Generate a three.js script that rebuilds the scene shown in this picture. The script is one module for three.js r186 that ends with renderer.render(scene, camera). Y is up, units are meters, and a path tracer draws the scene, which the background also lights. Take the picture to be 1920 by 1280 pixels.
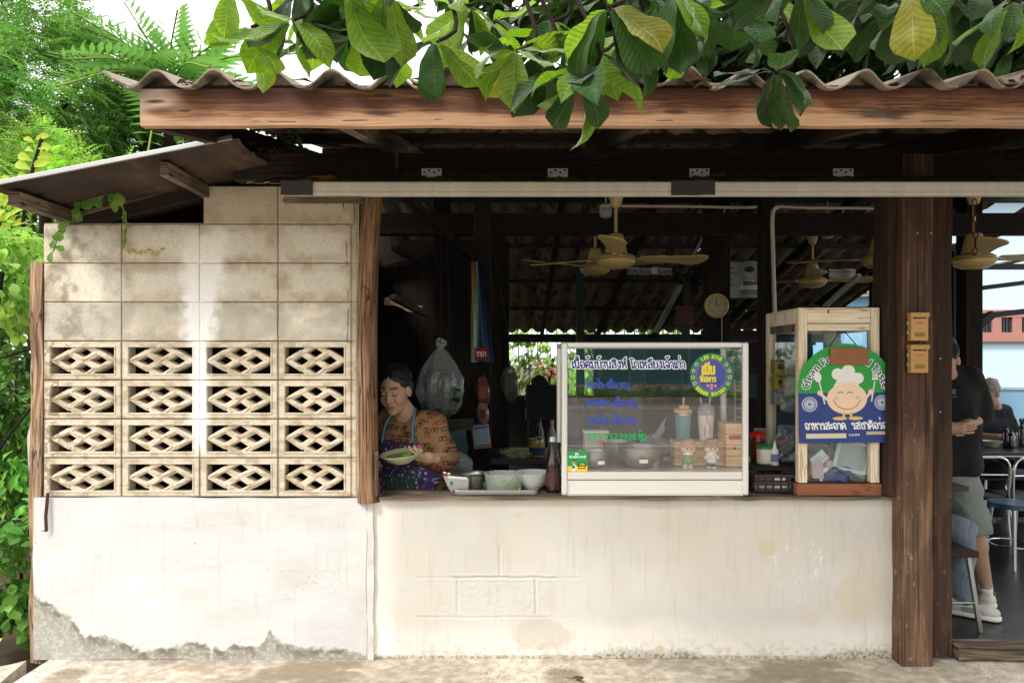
import * as THREE from 'three';
import { mergeGeometries, mergeVertices, toCreasedNormals } from 'three/addons/utils/BufferGeometryUtils.js';
import { RoundedBoxGeometry } from 'three/addons/geometries/RoundedBoxGeometry.js';

const scene = new THREE.Scene();
// ---------------------------------------------------------------- camera, sky, sun, exposure
const EYE = 1.512, DIST = 3.7, F = 1358;                       // eye height and distance to the wall in metres, focal length in photo pixels
const camera = new THREE.PerspectiveCamera(2 * Math.atan(640 / F) * 180 / Math.PI, 1.5, 0.05, 400);
camera.position.set(0, EYE, DIST);
camera.setViewOffset(1920, 1280, 0, -40, 1920, 1280);          // a little lens shift keeps the posts upright
const EXPOSURE = 2.25;
{
  const W = 256, H = 128, d = new Float32Array(W * H * 4);     // bright overcast sky, a little stronger towards the zenith
  for (let y = 0; y < H; y++) for (let x = 0; x < W; x++) {
    const up = ((y + 0.5) / H - 0.5) * Math.PI, s = Math.max(0, Math.sin(up));
    const l = up > 0 ? 0.78 + 0.42 * s : 0.25, i = (y * W + x) * 4;
    d[i] = l * 1.0; d[i + 1] = l * 1.005; d[i + 2] = l * 1.02; d[i + 3] = 1;
  }
  const t = new THREE.DataTexture(d, W, H, THREE.RGBAFormat, THREE.FloatType);
  t.mapping = THREE.EquirectangularReflectionMapping; t.magFilter = THREE.LinearFilter; t.needsUpdate = true;
  scene.background = t; scene.environment = t;
}
const sun = new THREE.DirectionalLight(0xfffaf4, 1.4);
sun.position.set(-9, 13, 8.5); sun.target.position.set(-1, 0.5, 0);
sun.castShadow = true; sun.shadow.radius = 26; sun.shadow.mapSize.set(2048, 2048);
Object.assign(sun.shadow.camera, { left: -14, right: 14, top: 14, bottom: -14, near: 1, far: 60 });
scene.add(sun, sun.target);

// ---------------------------------------------------------------- helpers
const rand = (seed) => () => { seed = (seed + 0x6d2b79f5) | 0; let t = Math.imul(seed ^ (seed >>> 15), 1 | seed); t = (t + Math.imul(t ^ (t >>> 7), 61 | t)) ^ t; return ((t ^ (t >>> 14)) >>> 0) / 4294967296; };
const V = (x, y, z) => new THREE.Vector3(x, y, z);
const at = (px, py, z) => V((px - 960) * (DIST - z) / F, EYE + (680 - py) * (DIST - z) / F, z);   // a point of the place from where the photo shows it and its distance
const X = (px, z = 0) => (px - 960) * (DIST - z) / F, Y = (py, z = 0) => EYE + (680 - py) * (DIST - z) / F;
const lerp = (a, b, t) => a + (b - a) * t, clamp = (x, a = 0, b = 1) => Math.min(b, Math.max(a, x)), sstep = (a, b, x) => { const t = clamp((x - a) / (b - a)); return t * t * (3 - 2 * t); };
const used = {};
function numbered(n) { used[n] = (used[n] ?? -1) + 1; return used[n] ? n + '_' + String(used[n]).padStart(3, '0') : n; }
function tag(o, label, category, group, kind) { if (label) o.userData.label = label; if (category) o.userData.category = category; if (group) o.userData.group = group; if (kind) o.userData.kind = kind; return o; }
function thing(name, label, category, pos = [0, 0, 0], group, turn = 0) { const g = new THREE.Group(); g.name = numbered(name); g.position.set(...pos); g.rotation.y = turn; scene.add(g); return tag(g, label, category, group); }
function part(parent, name, geo, mat, label) { const m = new THREE.Mesh(geo, mat); m.name = parent === scene ? numbered(name) : name; m.castShadow = m.receiveShadow = true; parent.add(m); if (label) m.userData.label = label; return m; }
function copyOf(src, label, pos, turn) { const c = src.clone(); c.name = numbered(src.name.replace(/_\d{3}$/, '')); if (label) c.userData.label = label; if (pos) c.position.set(...pos); if (turn !== undefined) c.rotation.y = turn; scene.add(c); return c; }
function M(...list) {                                            // merge into one geometry with position, normal, uv
  list = list.flat().map((g) => { g = g.index ? g.toNonIndexed() : g; for (const k of Object.keys(g.attributes)) if (!['position', 'normal', 'uv'].includes(k)) g.deleteAttribute(k); if (!g.attributes.uv) g.setAttribute('uv', new THREE.BufferAttribute(new Float32Array(g.attributes.position.count * 2), 2)); if (!g.attributes.normal) g.computeVertexNormals(); return g; });
  return list.length === 1 ? list[0] : mergeGeometries(list);
}
function uvm(geo, along) {                                       // uv in metres; u runs along the named axis
  const g = geo.index ? geo.toNonIndexed() : geo, p = g.attributes.position, uv = new Float32Array(p.count * 2), a = V(), b = V(), c = V(), n = V();
  for (let i = 0; i < p.count; i += 3) {
    a.fromBufferAttribute(p, i); b.fromBufferAttribute(p, i + 1); c.fromBufferAttribute(p, i + 2);
    n.copy(b).sub(a).cross(c.clone().sub(a)); const ax = Math.abs(n.x), ay = Math.abs(n.y), az = Math.abs(n.z);
    let f = ax > ay && ax > az ? ['z', 'y'] : ay > az ? ['x', 'z'] : ['x', 'y'];
    if (along && f[1] === along) f = [f[1], f[0]];
    [a, b, c].forEach((q, k) => { uv[(i + k) * 2] = q[f[0]]; uv[(i + k) * 2 + 1] = q[f[1]]; });
  }
  g.setAttribute('uv', new THREE.BufferAttribute(uv, 2)); return g;
}
function uvBox(geo, x0, x1, y0, y1) { const p = geo.attributes.position, uv = new Float32Array(p.count * 2); for (let i = 0; i < p.count; i++) { uv[i * 2] = (p.getX(i) - x0) / (x1 - x0); uv[i * 2 + 1] = (p.getY(i) - y0) / (y1 - y0); } geo.setAttribute('uv', new THREE.BufferAttribute(uv, 2)); return geo; }
const box = (w, h, d, x = 0, y = 0, z = 0, r = 0) => (r ? new RoundedBoxGeometry(w, h, d, 2, Math.min(r, w / 2.01, h / 2.01, d / 2.01)) : new THREE.BoxGeometry(w, h, d)).translate(x, y, z);
const cyl = (r0, r1, h, x = 0, y = 0, z = 0, n = 16) => new THREE.CylinderGeometry(r1, r0, h, n).translate(x, y + h / 2, z);   // r0 at the foot
const lathe = (pts, n = 24) => new THREE.LatheGeometry(pts.map(([r, y]) => new THREE.Vector2(r, y)), n);
const tube = (pts, r, seg = 16, rad = 6) => new THREE.TubeGeometry(new THREE.CatmullRomCurve3(pts.map((p) => (Array.isArray(p) ? V(...p) : p))), seg, r, rad, false);
function bar(a, b, w, h, r = 0) { const d = b.clone().sub(a), L = d.length(), g = box(w, h, L, 0, 0, 0, r), m = new THREE.Matrix4().lookAt(b, a, Math.abs(d.y) > 0.98 * L ? V(0, 0, 1) : V(0, 1, 0)); m.setPosition(a.clone().add(b).multiplyScalar(0.5)); return g.applyMatrix4(m); }
function barUV(a, b, w, h, r = 0) { const d = b.clone().sub(a), L = d.length(), g = uvm(box(w, h, L, 0, 0, 0, r), 'z'), m = new THREE.Matrix4().lookAt(b, a, Math.abs(d.y) > 0.98 * L ? V(0, 0, 1) : V(0, 1, 0)); m.setPosition(a.clone().add(b).multiplyScalar(0.5)); return g.applyMatrix4(m); }
function rod(a, b, r, n = 8) { const d = b.clone().sub(a), g = new THREE.CylinderGeometry(r, r, d.length(), n); return g.applyMatrix4(new THREE.Matrix4().compose(a.clone().add(b).multiplyScalar(0.5), new THREE.Quaternion().setFromUnitVectors(V(0, 1, 0), d.normalize()), V(1, 1, 1))); }
function jitter(geo, amt, f = 7, seed = 0) { const p = geo.attributes.position; for (let i = 0; i < p.count; i++) { const x = p.getX(i), y = p.getY(i), z = p.getZ(i); p.setXYZ(i, x + amt * (vnoise(y * f + seed, z * f + 3.1) - .5) * 2, y + amt * (vnoise(x * f + 9.2 + seed, z * f) - .5) * 2, z + amt * (vnoise(x * f + 5.7, y * f + seed) - .5) * 2); } geo.computeVertexNormals(); return geo; }

// ---------------------------------------------------------------- noise and textures
const hash = (x, y, s) => { let h = Math.imul(x, 374761393) + Math.imul(y, 668265263) + Math.imul(s, 1274126177); h = Math.imul(h ^ (h >>> 13), 1274126177); return ((h ^ (h >>> 16)) >>> 0) / 4294967296; };
function vnoise(x, y, s = 0, px = 1e9, py = 1e9) { const ix = Math.floor(x), iy = Math.floor(y), fx = x - ix, fy = y - iy, u = fx * fx * (3 - 2 * fx), v = fy * fy * (3 - 2 * fy); const w = (a, m) => ((a % m) + m) % m; const x0 = w(ix, px), x1 = w(ix + 1, px), y0 = w(iy, py), y1 = w(iy + 1, py); return lerp(lerp(hash(x0, y0, s), hash(x1, y0, s), u), lerp(hash(x0, y1, s), hash(x1, y1, s), u), v); }
function fbm(x, y, o = 4, s = 0, px = 1e9, py = 1e9) { let a = 0.5, r = 0, n = 0; for (let i = 0; i < o; i++) { r += a * vnoise(x, y, s + i * 17, px, py); n += a; a *= 0.5; x *= 2; y *= 2; px *= 2; py *= 2; } return r / n; }
const mixc = (a, b, t) => [lerp(a[0], b[0], t), lerp(a[1], b[1], t), lerp(a[2], b[2], t)];
function tex(w, h, fn, { srgb = true, tile = 0, tileY } = {}) {   // fn(u, v) -> [r,g,b] in 0..255; v up; tile: metres that one copy covers
  const d = new Uint8Array(w * h * 4);
  for (let y = 0; y < h; y++) for (let x = 0; x < w; x++) { const c = fn((x + 0.5) / w, (y + 0.5) / h), i = (y * w + x) * 4; d[i] = clamp(c[0], 0, 255); d[i + 1] = clamp(c[1], 0, 255); d[i + 2] = clamp(c[2], 0, 255); d[i + 3] = c[3] === undefined ? 255 : c[3]; }
  const t = new THREE.DataTexture(d, w, h); if (srgb) t.colorSpace = THREE.SRGBColorSpace; t.magFilter = THREE.LinearFilter; t.needsUpdate = true;
  if (tile) { t.wrapS = t.wrapT = THREE.RepeatWrapping; t.repeat.set(1 / tile, 1 / (tileY ?? tile)); }
  return t;
}
const grey = (v) => [v * 255, v * 255, v * 255];
function canvasTex(w, h, draw) { const c = document.createElement('canvas'); c.width = w; c.height = h; draw(c.getContext('2d'), w, h); const t = new THREE.CanvasTexture(c); t.colorSpace = THREE.SRGBColorSpace; return t; }
const std = (color, o = {}) => { const { normal, ...r } = o; return new THREE.MeshStandardMaterial({ color, roughness: 0.8, ...r }); };
const phys = (color, o = {}) => new THREE.MeshPhysicalMaterial({ color, roughness: 0.5, ...o });
// ---------------------------------------------------------------- Thai letters as pen strokes (units: 10 = height of a consonant)
const TH = {
  'ก': [7.4, '1,0 1,6 .2,7 1.6,9.4 3.8,10 6,8.6 6,0'], 'น': [8, 'o1.3,9,1 2.1,9.4 2.1,1.4 5,1.2 6.4,2.4 6.4,10 o5.6,1,1'], 'ม': [8, 'o1.3,9,1 2.2,9.4 2.2,1 o1.5,1,.9 2.4,.8 6.4,.4 6.4,10'],
  'บ': [7.6, 'o1.2,9,1 2,9.4 2,.4 6.2,.4 6.2,10'], 'ป': [7.6, 'o1.2,9,1 2,9.4 2,.4 6.2,.4 6.2,13.4'], 'อ': [7.4, '1,7.4 1.8,9.4 3.8,10 6.2,8.4 6.2,1.6 4,.1 1.6,.8 1.2,3.4 o2.2,4.2,1'],
  'ต': [7.6, 'o3,4.4,1 2.2,4 1,0 1,7.6 2.4,9.8 3.6,8.4 4.8,9.8 6.2,8 6.2,0'], 'ด': [7.6, 'o3,4.4,1 2.2,4 1.2,0 1,7 2.6,9.6 4.6,9.7 6.2,7.6 6.2,0'], 'า': [5, '.4,8 1.8,10 3.9,8.6 3.9,0'],
  'ส': [7.8, '.8,8.4 3,10 6,8.4 6,0 |6,5 3.6,6.2 1.2,4.4 1.4,1.4 o2.2,1,.9 |4.4,8.6 7,11.4'], 'ล': [7.6, '.8,8.4 3,10 6,8.4 6,0 |6,5 3.6,6.2 1.2,4.4 1.4,1.4 o2.2,1,.9'], 'ว': [6.4, '.8,8 2.6,10 5,8.4 5,.8 o4.2,1,.9'],
  'ง': [6, 'o3.6,9,1 4.5,9 4.5,.2 .6,3.6'], 'ห': [8, 'o1.3,9,1 2.1,9.4 2.1,0 |2.1,3 4.6,6.6 o5.6,8.6,1 |4.6,6.6 6.2,4.4 6.2,0'], 'โ': [4.6, 'o2.8,1,1 2,1 2,11 .5,13.4 2.6,14.4 4.6,13'], 'เ': [3.4, 'o2.3,1,1 1.5,1 1.5,10'],
  'แ': [6.4, 'o2.3,1,1 1.5,1 1.5,10 |o5.3,1,1 4.5,1 4.5,10'], 'ย': [7.4, 'o1.6,9,1 .8,8 .9,6.2 2.6,5.6 .9,4.4 .9,.4 6,.4 6,10'], 'จ': [7, '.8,8 3,10 5.6,8 5.6,.6 3.4,.4 3.4,3 o2.5,3.8,1'],
  'พ': [8.4, 'o1.2,9,1 2,9.4 2,.4 4.2,6.4 6.4,.4 6.4,10'], 'ร': [6, '4.8,8.8 3,10 1,8.6 1.4,7 4.7,6 4.7,1 o3.9,1,.9'], 'ช': [7.4, 'o2.2,8.6,.9 1.4,7 2,.4 5.8,.4 5.8,7 4.6,8.2 7,11'],
  'ะ': [4.6, 'o1.2,7,.8 1.8,6 3.8,8 |o1.2,2.4,.8 1.8,1.4 3.8,3.4'], 'ิ': [0, '-6.4,11.6 -4,13.4 -1,12 -6.4,11.6'], 'ี': [0, '-6.4,11.6 -4,13.4 -1,12 -6.4,11.6 |-1,12 -1,14.6'], 'ื': [0, '-6.4,11.6 -4,13.4 -1,12 -6.4,11.6 |-2.4,12.4 -2.4,14.6 |-1,12 -1,14.6'],
  '่': [0, '-1.6,15 -1.6,17.8'], '้': [0, '-4.4,15.8 -3.4,17 -2.8,15.2 -.8,17.4'], '์': [0, 'o-2.6,12.6,.9 -2,13.4 -.2,16'], '็': [0, '-6,11.6 -5,13.6 -3.4,12.2 -1.6,13.8 -.6,15'], 'ุ': [0, 'o-2,-2,.7 -1.2,-2 -1.2,-4.4'], 'ู': [0, 'o-3.4,-2,.7 -2.6,-2 -2.6,-4 -.9,-4 -.9,-1.6'],
  'ำ': [5, 'o-1,12.4,.9 |.4,8 1.8,10 3.9,8.6 3.9,0'], 'ณ': [9, 'o1.3,9,1 2.1,9.4 2.1,1 4.4,1.2 4.4,9 6,9 6,1.4 7.4,1 7.4,10'], '-': [6, '1,5 5,5'], ',': [3.4, '1.6,.8 1,-2'], ' ': [5, ''],
};
function thai(g, text, x, y, size, color, width = 1.5, slant = 0) {          // baseline at (x, y); size: height of a consonant in pixels
  const k = size / 10; g.save(); g.translate(x, y); g.transform(k, 0, -slant * k, -k, 0, 0); g.strokeStyle = color; g.lineWidth = width; g.lineJoin = g.lineCap = 'round';
  for (const ch of text) {
    const d = TH[ch]; if (!d) continue;
    for (const stroke of d[1].split('|')) {
      g.beginPath(); let on = false;
      for (const q of stroke.trim().split(' ')) {
        if (!q) continue;
        if (q[0] === 'o') { const [a, b, r] = q.slice(1).split(',').map(Number); g.moveTo(a + r, b); g.arc(a, b, r, 0, 6.3); on = false; } else { const [a, b] = q.split(',').map(Number); on ? g.lineTo(a, b) : g.moveTo(a, b); on = true; }
      }
      g.stroke();
    }
    g.translate(d[0], 0);
  }
  g.restore();
}
const thaiWidth = (t, size) => [...t].reduce((a, c) => a + (TH[c]?.[0] ?? 0), 0) * size / 10;
// ---------------------------------------------------------------- shared materials
const T = {};
T.grainBump = tex(256, 256, (u, v) => grey(fbm(u * 48, v * 48, 3, 5, 48, 48)), { srgb: false, tile: 0.35 });
T.softBump = tex(256, 256, (u, v) => grey(fbm(u * 10, v * 10, 5, 9, 10, 10)), { srgb: false, tile: 1.3 });
const woodFn = (dark, light, pale, s, ck = 0.4) => (u, v) => {
  const warp = fbm(u * 3, v * 4, 3, s, 3, 4) * 1.2, g = fbm(u * 5, v * 44 + warp * 3, 4, s + 3, 5, 1e9), fine = fbm(u * 12, v * 150, 2, s + 7, 12, 150), worn = sstep(0.5, 0.75, fbm(u * 4, v * 5, 4, s + 11, 4, 5));
  let c = mixc(dark, light, sstep(0.28, 0.72, g * 0.65 + fine * 0.35)); c = mixc(c, pale, worn * 0.6 * (0.4 + fine));
  const crack = sstep(0.47, 0.5, Math.abs(fbm(u * 3, v * 26 + warp, 2, s + 21, 3, 1e9) - 0.5) + 0.46); return mixc(mixc(dark, [12, 9, 7], ck), c, crack);
};
T.woodBrown = tex(1024, 256, woodFn([60, 46, 37], [112, 92, 74], [156, 138, 116], 3), { tile: 1.6, tileY: 0.4 });
T.woodBump = tex(512, 256, (u, v) => grey(0.6 * fbm(u * 5, v * 60, 3, 6, 5, 60) + 0.4 * fbm(u * 10, v * 128, 2, 16, 10, 128)), { srgb: false, tile: 1.6, tileY: 0.4 });
T.woodGrey = tex(512, 256, woodFn([70, 58, 46], [128, 110, 90], [170, 152, 128], 33), { tile: 1.2, tileY: 0.4 });
T.logWood = tex(512, 256, woodFn([116, 90, 68], [178, 146, 116], [206, 182, 154], 51), { tile: 1.2, tileY: 0.5 });
T.woodPale = tex(512, 256, woodFn([218, 198, 164], [238, 224, 196], [246, 236, 216], 61, 0.15), { tile: 1.2, tileY: 0.4 });
T.rust = tex(512, 512, (u, v) => { const a = fbm(u * 5, v * 7, 5, 71, 5, 7), b = fbm(u * 30, v * 30, 3, 72, 30, 30); let c = mixc([80, 60, 50], [122, 102, 90], sstep(0.3, 0.7, a)); c = mixc(c, [54, 36, 28], sstep(0.6, 0.8, b * 0.5 + a * 0.5) * 0.8); return mixc(c, [158, 140, 124], sstep(0.62, 0.75, fbm(u * 3, v * 18, 4, 73, 3, 18)) * 0.6); }, { tile: 1.3 });
T.fibre = tex(512, 512, (u, v) => { const a = fbm(u * 6, v * 6, 5, 81, 6, 6), b = fbm(u * 60, v * 60, 2, 82, 60, 60), k = fbm(u * 24, v * 4, 4, 83, 24, 4); let c = mixc([120, 108, 94], [176, 162, 146], a * 0.7 + b * 0.3); c = mixc(c, [66, 58, 48], sstep(0.52, 0.72, k) * 0.75); return mixc(c, [100, 104, 70], sstep(0.62, 0.8, fbm(u * 9, v * 9, 3, 84, 9, 9)) * 0.4); }, { tile: 1.1 });
T.concrete = tex(1024, 1024, (u, v) => { const a = fbm(u * 5, v * 5, 6, 91, 5, 5), b = fbm(u * 70, v * 70, 3, 92, 70, 70), k = sstep(0.52, 0.7, fbm(u * 9, v * 14, 5, 93, 9, 14)); let c = mixc([158, 146, 128], [212, 202, 186], clamp((a - .5) * 1.5 + (b - .5) * 1.3 + .5)); c = mixc(c, [128, 114, 94], k * 0.7); return mixc(c, [88, 76, 58], sstep(0.72, 0.8, vnoise(u * 300, v * 300, 94, 300, 300)) * 0.35 * sstep(.45, .6, a)); }, { tile: 2.4 });

const mt = {
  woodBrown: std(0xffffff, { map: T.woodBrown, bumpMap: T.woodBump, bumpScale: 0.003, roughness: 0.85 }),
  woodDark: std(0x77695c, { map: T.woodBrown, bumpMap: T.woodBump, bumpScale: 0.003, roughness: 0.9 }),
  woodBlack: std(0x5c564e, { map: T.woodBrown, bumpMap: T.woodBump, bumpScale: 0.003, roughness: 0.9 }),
  woodGrey: std(0xffffff, { map: T.woodGrey, bumpMap: T.woodBump, bumpScale: 0.004, roughness: 0.9 }),
  rust: std(0x8e8076, { map: T.rust, roughness: 0.75, bumpMap: T.softBump, bumpScale: 0.004 }),
  fibre: std(0xffffff, { map: T.fibre, bumpMap: T.grainBump, bumpScale: 0.002, roughness: 0.95 }),
  fibreDark: std(0xd2c8ba, { map: T.fibre, bumpMap: T.grainBump, bumpScale: 0.002, roughness: 0.95 }),
  concrete: std(0xffffff, { map: T.concrete, bumpMap: T.softBump, bumpScale: 0.006, roughness: 0.92 }),
  steel: phys(0xc8c8c6, { metalness: 1, roughness: 0.28 }),
  steelDull: phys(0xb0b0ac, { metalness: 1, roughness: 0.42 }),
  chrome: phys(0xdcdcdc, { metalness: 1, roughness: 0.12 }),
  darkSteel: std(0x2c3834, { roughness: 0.6, metalness: 0.3 }),
  paleSteel: std(0xaab2b0, { roughness: 0.55, metalness: 0.4 }),
  blackMetal: std(0x151515, { roughness: 0.5, metalness: 0.4 }),
  pvc: phys(0xd2c6b4, { roughness: 0.45 }),
  cream: phys(0xc4aa70, { roughness: 0.4, clearcoat: 0.4, clearcoatRoughness: 0.3 }),
  alu: phys(0xe4e1da, { roughness: 0.36, metalness: 0.35 }),
  glass: phys(0xffffff, { roughness: 0.02, transmission: 1, thickness: 0, ior: 2.15 }),
  glassPlain: phys(0xf4f8f6, { roughness: 0.03, transmission: 1, thickness: 0, ior: 1.5 }),
  clearPlastic: phys(0xeef2f0, { roughness: 0.25, transmission: 0.75, thickness: 0 }),
  bag: phys(0xf0f6f4, { roughness: 0.18, transmission: 0.86, thickness: 0, side: THREE.DoubleSide }),
  whitePlastic: phys(0xe9e8e2, { roughness: 0.4, transmission: 0.15, thickness: 0 }),
  black: std(0x0d0d0e, { roughness: 0.6 }), darkCloth: std(0x1c1e20, { roughness: 0.95 }),
  rubber: std(0x101010, { roughness: 0.9 }), tape: std(0x34302c, { roughness: 0.75, bumpMap: T.grainBump, bumpScale: 0.002 }),
  ironRust: std(0x8a5a3c, { map: T.rust, roughness: 0.85 }),
};
// ---------------------------------------------------------------- leaf shapes and materials
T.leaf = tex(256, 512, (u, v) => {
  const x = Math.abs(u - 0.5) * 2, mid = 1 - sstep(0.015, 0.05, x), ph = (v * 11 - x * 2.2), side = 1 - sstep(0.04, 0.13, Math.abs(ph - Math.round(ph))), a = fbm(u * 6, v * 12, 4, 101), spot = sstep(0.68, 0.8, fbm(u * 9, v * 18, 3, 102));
  let c = mixc([112, 150, 52], [150, 188, 70], a); c = mixc(c, [188, 212, 112], Math.max(mid, side * 0.4)); return mixc(c, [128, 112, 50], spot * 0.5);
});
T.leafBump = tex(128, 256, (u, v) => { const x = Math.abs(u - 0.5) * 2, ph = (v * 11 - x * 2.2); return grey(0.5 + 0.3 * sstep(0, 0.5, Math.abs(ph - Math.round(ph))) - 0.5 * (1 - sstep(0.0, 0.06, x))); }, { srgb: false });
const leafMat = (c, tr = 0.5, coat = 0.5) => phys(c, { map: T.leaf, bumpMap: T.leafBump, bumpScale: 0.004, roughness: 0.95, clearcoat: coat * 0.6, clearcoatRoughness: 0.4, transmission: tr, thickness: 0, side: THREE.DoubleSide, specularIntensity: 0.5 });
const plainLeaf = (c, tr = 0.4) => phys(c, { roughness: 0.95, clearcoat: 0.25, clearcoatRoughness: 0.45, transmission: tr, thickness: 0, side: THREE.DoubleSide, specularIntensity: 0.5 });
function bladeGeo(nL, curl, fold, width, tipEnd = 0.62, ob = false) {        // an obovate leaf, 1 long, stalk at the origin, along +y, face to +z
  const pos = [], uv = [], idx = [], K = 4;
  for (let i = 0; i <= nL; i++) {
    const t = i / nL, w = ob ? width * 1.12 * (0.06 + Math.pow(t, 0.8 + tipEnd * 0.5)) * Math.sqrt(Math.max(0, 1 - Math.pow(t, 4.5))) + 0.006 : width * Math.pow(Math.sin(Math.PI * Math.pow(t, 1 + tipEnd)), 0.75) * (0.35 + 0.65 * t) + (i === 0 ? 0.008 : 0.004), a = curl * t * t;
    const y = t * (1 - 0.16 * Math.abs(a)), z = -a * t * 0.5 + 0.03 * Math.sin(t * 9);
    for (let k = 0; k <= K; k++) { const s = (k / K - 0.5) * 2; pos.push(s * w, y, z + Math.abs(s) * w * fold + (Math.abs(s) > 0.9 ? 0.02 * Math.sin(t * 15 + s) : 0)); uv.push(0.5 + s * 0.5, t); }
  }
  for (let i = 0; i < nL; i++) for (let k = 0; k < K; k++) { const a = i * (K + 1) + k, b = a + K + 1; idx.push(a, a + 1, b, a + 1, b + 1, b); }
  const g = new THREE.BufferGeometry(); g.setAttribute('position', new THREE.Float32BufferAttribute(pos, 3)); g.setAttribute('uv', new THREE.Float32BufferAttribute(uv, 2)); g.setIndex(idx); g.computeVertexNormals(); return g;
}
const bigLeaves = [bladeGeo(10, 0.5, 0.25, 0.31, 0.3, true), bladeGeo(10, 1.0, 0.15, 0.28, 0.2, true), bladeGeo(10, -0.35, 0.35, 0.32, 0.4, true), bladeGeo(10, 0.8, 0.5, 0.27, 0.1, true), bladeGeo(10, 0.2, 0.1, 0.33, 0.6, true)];
const smallLeaf = bladeGeo(2, 0.5, 0.3, 0.34, 0.2), midLeaf = bladeGeo(4, 0.7, 0.25, 0.4, 0.1);
function frondGeo(pairs, leafLen, leafW, droop, taper = 0.5) {   // a pinnate leaf, 1 long, along +y
  const list = [];
  for (let i = 0; i < pairs; i++) for (const s of [-1, 1]) {
    const t = (i + 0.8) / pairs, y = t, z = -droop * t * t, L = leafLen * (1 - taper * Math.abs(t - 0.35)), g = new THREE.BufferGeometry(), w = leafW * L;
    const a = 0.35 + 0.5 * t, dx = Math.cos(a) * s, dy = Math.sin(a), nx = -dy * s, ny = Math.abs(dx);
    const p = [0, y, z, dx * L * 0.5 + nx * w * s, y + dy * L * 0.5 - ny * w, z - 0.02, dx * L, y + dy * L, z - L * 0.3, dx * L * 0.5 - nx * w * s, y + dy * L * 0.5 + ny * w, z - 0.02];
    g.setAttribute('position', new THREE.Float32BufferAttribute(p, 3)); g.setAttribute('uv', new THREE.Float32BufferAttribute([0.5, 0, 1, 0.5, 0.5, 1, 0, 0.5], 2)); g.setIndex([0, 1, 2, 0, 2, 3]); g.computeVertexNormals(); list.push(g);
  }
  return mergeGeometries(list);
}
const _q = new THREE.Quaternion(), _m = new THREE.Matrix4();
function aim(dir, face, roll = 0) {                              // quaternion that turns +y to dir and +z near face
  const y = dir.clone().normalize(), x = y.clone().cross(face).normalize(), z = x.clone().cross(y); const q = new THREE.Quaternion().setFromRotationMatrix(new THREE.Matrix4().makeBasis(x, y, z)); return roll ? q.multiply(_q.setFromAxisAngle(V(0, 1, 0), roll)) : q;
}
// leaves of a crown: clumps spread through an ellipsoid, lighter and darker by clump
function crown(parent, name, geo, mat, { c, r, n, clumps, size, spread = 0.28, seed, tint = [0.7, 1.25], shell = 0.55, droop = 0.4, floor = -1e9, keep }) {
  const R = rand(seed), m = new THREE.InstancedMesh(geo, mat, n), col = new THREE.Color(), cl = [];
  while (cl.length < clumps) { const v = V(R() * 2 - 1, R() * 2 - 1, R() * 2 - 1), l = v.length(); if (l > 1 || l < shell * R()) continue; cl.push([v.x * r[0], v.y * r[1], v.z * r[2], lerp(tint[0], tint[1], R()), R()]); }
  let i = 0, guard = 0;
  while (i < n && guard++ < n * 6) {
    const k = cl[Math.floor(R() * clumps)], g = () => (R() + R() + R() - 1.5) * 1.15, p = V(c[0] + k[0] + g() * r[0] * spread, c[1] + k[1] + g() * r[1] * spread, c[2] + k[2] + g() * r[2] * spread);
    if (p.y < floor || (keep && !keep(p))) continue;
    const out = p.clone().sub(V(...c)).normalize(), d = V(out.x + (R() - .5) * 1.6, out.y * 0.5 + (R() - .5) * 1.2 - droop, out.z + (R() - .5) * 1.6).normalize(), f = V((R() - .5) * 1.1, 1, (R() - .5) * 1.1);
    const s = lerp(size[0], size[1], R()); m.setMatrixAt(i, _m.compose(p, aim(d, f, (R() - .5) * 0.8), V(s, s, s)));
    const b = k[3] * lerp(0.8, 1.2, R()); m.setColorAt(i, col.setRGB(b * lerp(0.85, 1.25, k[4]), b, b * lerp(0.7, 1.0, R()))); i++;
  }
  m.count = i; m.name = name; m.castShadow = m.receiveShadow = true; m.userData.kind = 'stuff'; parent.add(m); return m;
}
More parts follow.
